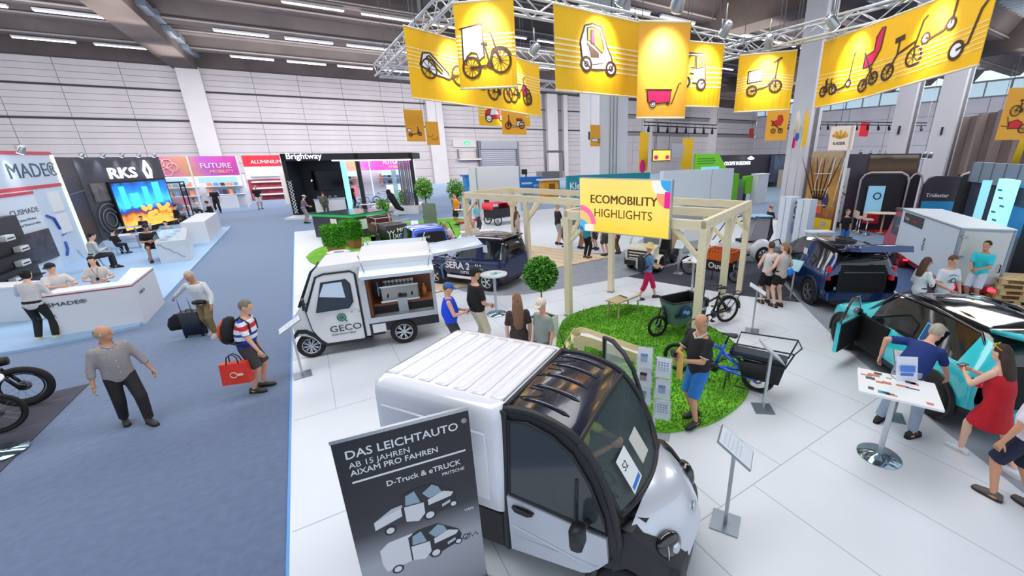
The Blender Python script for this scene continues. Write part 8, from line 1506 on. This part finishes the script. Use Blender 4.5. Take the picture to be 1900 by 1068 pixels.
for k,x0 in enumerate((3.65,5.85)): q = MB();q.prismY([(x0,0),(x0,2.4),(x0+.15,2.7),(x0+.4,2.8),(x0+1.4,2.8),(x0+1.4,0)],-1.2,-1.0);o = obj('name_panel',q,mat((70,64,76),.5),t);text('lettering','Tridestar',.26,WHITE,o,plane_frame((x0+.12,-1.21,1.8),(1,0,0)),.006,bold=.02);q = MB();q.box(x0+.02,x0+1.38,-1.22,-1.2,.8,1.6) if k == 0 else q.box(x0+1.4,x0+1.9,-1.2,-1.0,0,2.8);obj('blue_print' if k == 0 else 'lilac_panel',q,mat((60,170,226),.4) if k == 0 else mat((206,176,216),.5),o)
STM = MX.Translation(t.location) @ rotz(t.rotation_euler[2]);q = MB();q.lathe([(0,0),(.2,0),(.2,.02),(.04,.04),(.04,1.0),(.0,1.0)],14);q2 = MB();q2.loft([[(x,w_*cos(a_),1.0+.05*sin(a_)) for a_ in [2*pi*j/10 for j in range(10)]] for x,w_ in ((-.9,.1),(-.5,.4),(.3,.5),(.9,.2))])
b = thing('high_table','curved cream bar table on the red carpet of the camper stand','table');b.matrix_world = STM @ tr(2.0,-1.6,.02);obj('table_top',q2,mat((236,214,184),.4),b);obj('column',q,mat((220,196,170),.5),b)
for k,(x,y) in enumerate(((1.0,-1.25),(.95,-1.7),(1.1,-2.2),(2.9,-1.9))):
    b = thing('bar_stool',('first','second','third','fourth')[k]+' cream bar stool on the red carpet counting from the white name banner','stool');b.matrix_world = STM @ tr(x,y,.02);q = MB();q.lathe([(0,0),(.2,0),(.2,.02),(.03,.04),(.03,.72)],14);obj('pedestal',q,CHROME,b);q = MB();q.box(-.2,.2,-.2,.2,.72,.78,bv=.08);obj('seat',q,mat((232,206,184),.5),b);q = MB();q.box(-.2,-.16,-.19,.19,.8,1.08);obj('backrest',q,mat((232,206,184),.5),b)
for k,(px,py) in enumerate(((1596,286),(1614,287),(1630,288),(1641,288),(1716,289),(1726,290))): p = onX(px,py,D_.x if k > 3 else (C_.x+2.5+.5*k));spot((p.x,p.y,p.z+.05),'small lamp on the camper stand wall top, %s from the fan logo' % ('first','second','third','fourth','fifth','last')[k],(.6,.3,-1),ALU,1.0,.25,0,14.)
# turquoise lit posters, blue board, mezzanine and rack at the frame edge
def atY(px,py,D): d = ray(px,py);d2 = sqrt(d.x*d.x+d.y*d.y);return V((d.x*D/d2,d.y*D/d2,CH+d.z*D/d2))
def faced(name,label,cat,p1,p2,D,z0,m,th=.15,D2=None):
    a,b = atY(*p1,D),atY(*p2,D2 or D);t,M,L = board(name,label,cat,a,b,z0,(a.z+b.z)/2,m,th);return t,M,L,(a.z+b.z)/2
t,M,L,z1 = faced('lit_poster','glowing pale turquoise poster wall with small graphics','poster',(1854,331),(1880,334),21,1.2,mat((170,246,250),.4,e=.7),.2,20.);q = MB();[q.box(.2+.25*(j % 3),.5+.25*(j % 3),-.02,0,z1-.4-.25*j,z1-.34-.25*j) for j in range(5)];obj('poster_print',q,mat((60,150,180),.5),t);add(t,'base_board',-.2,L+.2,0,1.2,mat((90,170,200),.5))
t,M,L,z1 = faced('lit_poster','narrow glowing turquoise panel behind the dark name panels','poster',(1824,334),(1842,335),23,.8,mat((160,236,246),.4,e=.5));add(t,'base_board',0,L,0,.8,mat((70,80,96),.5))
t,M,L,z1 = faced('blue_board','large sky blue display board at the frame edge above the box truck','board',(1880,345),(1990,352),23,.6,mat((50,160,236),.4,n=.25,ns=.8),.2,19);add(t,'dark_screen',.2,2.2,z1-.75,z1-.1,mat((40,44,70),.3));add(t,'base_board',0,L,0,.6,mat((150,160,176),.5),.0,.2)
t,M,L,z1 = faced('roof_terrace','grey glass railed terrace wall with yellow post above the turquoise posters','stand',(1806,303),(2000,306),27,2.6,mat((150,170,190),.4),.2,20);q = MB();q.tube([(L*.32,.5,z1),(L*.36,.5,z1+1.4)],.12,6);obj('yellow_post',q,mat((240,196,20),.5),t);q = MB();[q.box(L*k/7-.02,L*k/7+.02,-.03,0,2.6,z1) for k in range(8)];obj('railing_joint',q,MIDGREY,t);add(t,'support',0,L,0,2.6,mat((70,80,100),.6),.15,.2)
t,M,L,z1 = faced('concrete_wall','brown shaded concrete wall high behind the terrace at the frame edge','wall',(1800,205),(2050,190),44,0,mat((126,108,104),.8,n=.25,ns=.3),.5,30);q = MB();[q.box(L*k/5,L*k/5+.5,-.4,0,0,z1) for k in range(6)];obj('rib',q,mat((150,134,130),.8),t)
t,M,L = board('pallet_rack','red edged rack with wrapped goods behind the pallet stack','rack',at(1862,528),at(1990,528),0,over(at(1862,528),1856,437),mat((110,112,120),.6),.08);z1 = over(at(1862,528),1856,437)
for k in range(3): add(t,'red_beam',0,L,.35+.7*k,.47+.7*k,mat((200,40,44),.5),-.7,-.62)
for k in range(2): q = MB();q.box(.15,1.3,-.6,-.05,.48+.7*k,.95+.7*k,bv=.06);q.box(1.4,2.6,-.6,-.05,.48+.7*k,.95+.7*k,bv=.06);obj('wrapped_goods',q,mat((120,136,176),.3) if k else mat((150,104,70),.7),t)
q = MB();[q.box(x,x+.08,-.7,0,0,2.0) for x in (0,1.35,2.7)];obj('upright',q,DKGREY,t)
# hanging pieces in front of the right hall wall
for k,(p1,p2,yb,D,l) in enumerate((((1188,245),(1204,246),318,34,'slim yellow hanging pennant beside the big pillar'),((1267,256),(1287,256),314,34,'slim yellow hanging pennant left of the green stand'))):
    a,b = onY(*p1,D),onY(*p2,D);z0 = onY(p1[0],yb,D).z;t,M,L = board('pennant',l,'banner',a,b,z0,a.z,mat((246,194,30),.6),.03);q = MB();q.tube([(L*.5,0,a.z),(L*.5,0,15.9)],.02,4);obj('hanging_cord',q,MIDGREY,t)
    if k == 0: q = MB();q.ell((L*.4,-.02,z0+.5),(.4,.02,.7));obj('pink_print',q,mat((236,40,130),.5),t)
t,M,L,z1 = bY('video_screen','bright yellow hanging screen between the yellow pennants','screen',(1211,277),(1245,278),33,mat((40,40,46),.5),3.2,.1);add(t,'screen_face',.08,L-.08,3.28,z1-.08,mat((252,214,90),.4,e=.6));q = MB();[q.ell((x,-.03,3.6),(.3,.02,.22)) for x in (.5,L-.5)];obj('screen_print',q,mat((230,40,130),.5,e=.3),t);q = MB();[q.tube([(x,.05,z1),(x+.3,.05,15.9)],.03,4) for x in (.3,.5,L-.3)];obj('hanging_cord',q,MIDGREY,t);q = MB();q.box(L+.1,L+1.9,0,.1,3.6,z1+.6);obj('grey_panel',q,mat((176,172,184),.4),t)
for k,(px,l) in enumerate((((1466,296),'magenta and blue beach flag beside the dark stand'),((1481,300),'yellow beach flag in front of the white pillar'))):
    p = onY(*px,13.5 if k else 14);t = thing('beach_flag',l,'flag',(p.x,p.y,0));q = MB();q.tube([(0,0,0),(0,0,5.2)],.02,5);obj('pole',q,ALU,t);q = MB();q.prismY([(0,4.2),(.0,6.0),(.2,6.2),(.5,5.6),(.5,4.3)],-.01,.01);obj('cloth',q,mat((246,196,40),.6) if k else mat((236,230,226),.6),t)
    if k == 0: q = MB();q.ell((.35,-.02,4.8),(.22,.01,.22));obj('blue_print',q,mat((40,130,236),.6),t);q = MB();q.box(-.05,.2,-.025,-.012,4.2,4.75);obj('magenta_print',q,mat((236,20,160),.6),t)
def rig(pts,label):
    t = thing('light_rig',label,'truss',pts[0]);o = V(pts[0]);P = [V(p)-o for p in pts];q = MB();q.tube(P,.06,5);q.tube([p+V((0,0,-.35)) for p in P],.06,5);obj('rig_bar',q,BLACK,t);q = MB()
    n = max(4,int(sum((P[i+1]-P[i]).length for i in range(len(P)-1))/1.2))
    for k in range(n): f_ = (k+.5)/n*(len(P)-1);i = int(f_);p = P[i].lerp(P[i+1],f_-i);q.tube([p,p+V((0,0,-.35))],.025,4);q.tube([p+V((0,0,-.35)),p+V((-.1,-.1,-.6)),p+V((-.25,-.25,-.95))],[.03,.14,.16],6)
    obj('rig_spot',q,BLACK,t,None,kind='stuff');q = MB();[q.tube([p,V((p.x,p.y,16-o.z))],.03,4) for p in P];obj('hanging_wire',q,MIDGREY,t)
a = onY(1195,226,36);b = onY(1330,232,34);rig([a,b],'black lighting rig hanging behind the wagon banner');a = onY(1440,226,36);b = onY(1560,226,30);c = onY(1720,228,24);rig([a,b,c],'long black lighting rig in front of the right hall wall');a = onY(1740,226,22);b = onY(1850,232,16);c = onY(1895,246,13);rig([a,b,c],'black lighting rig in front of the hall columns at the frame edge')
p = onY(1598,227,34);p2 = onY(1615,226,34);z0 = onY(1600,253,34).z;t,M,L = board('red_sign','small red hanging sign in front of the right hall wall','sign',p,p2,z0,p.z,mat((206,16,40),.5,e=.2),.1);q = MB();q.tube([(L*.5,0,p.z),(L*.5,0,15.8)],.02,4);obj('hanging_cord',q,MIDGREY,t)
p = onY(1392,238,34);p2 = onY(1399,238,34);t,M,L = board('red_sign','tiny red hanging sign behind the crate scooter banner','sign',p,p2,p.z-1.1,p.z,mat((190,20,36),.5),.1);q = MB();q.tube([(L*.5,0,p.z),(L*.5,0,15.8)],.02,4);obj('hanging_cord',q,MIDGREY,t)
# dark mat of the left bike stand
tag(flat('dark_mat',[(-4.02,10.75),(-4.25,4.5),(-9,4.5),(-9,10.2)],.012,mat((74,74,88),.85,n=.08),.012),'dark grey mat of the bike stand beside the blue aisle','mat')
# lettering becomes plain mesh
dg = bpy.context.evaluated_depsgraph_get();TX = [o for o in S.objects if o.type == 'FONT']
TM_ = [bpy.data.meshes.new_from_object(o.evaluated_get(dg)) for o in TX]
for o,me in zip(TX,TM_):
    n,p,M,m = o.name,o.parent,o.matrix_local.copy(),o.data.materials[0];b = o['bd']
    if b > 0:
        nv = [v.co for v in me.vertices];fs = [list(q.vertices) for q in me.polygons];k = len(nv);P = [];F = []
        for j,(dx,dy) in enumerate(((0,0),(b,0),(-b,0),(0,b),(0,-b))): P += [(v.x+dx,v.y+dy,v.z+.0003*j) for v in nv];F += [[i+k*j for i in f_] for f_ in fs]
        me = bpy.data.meshes.new('lettering');me.from_pydata(P,[],F)
    me.materials.clear();me.materials.append(m);bpy.data.objects.remove(o);c = link(n,me,p,M)
for o in S.objects:
    if o.name.split('.')[0] in ('top_print','poster_print','logo_print','leaflet_print','sticker_print','print_line','shelf_rib','bike_picture','text_line','joint','lattice'): o['kind'] = 'stuff'
    if o.name.split('.')[0] == 'lettering' and o.parent and len(o.data.polygons) > 1: o['kind'] = 'stuff'
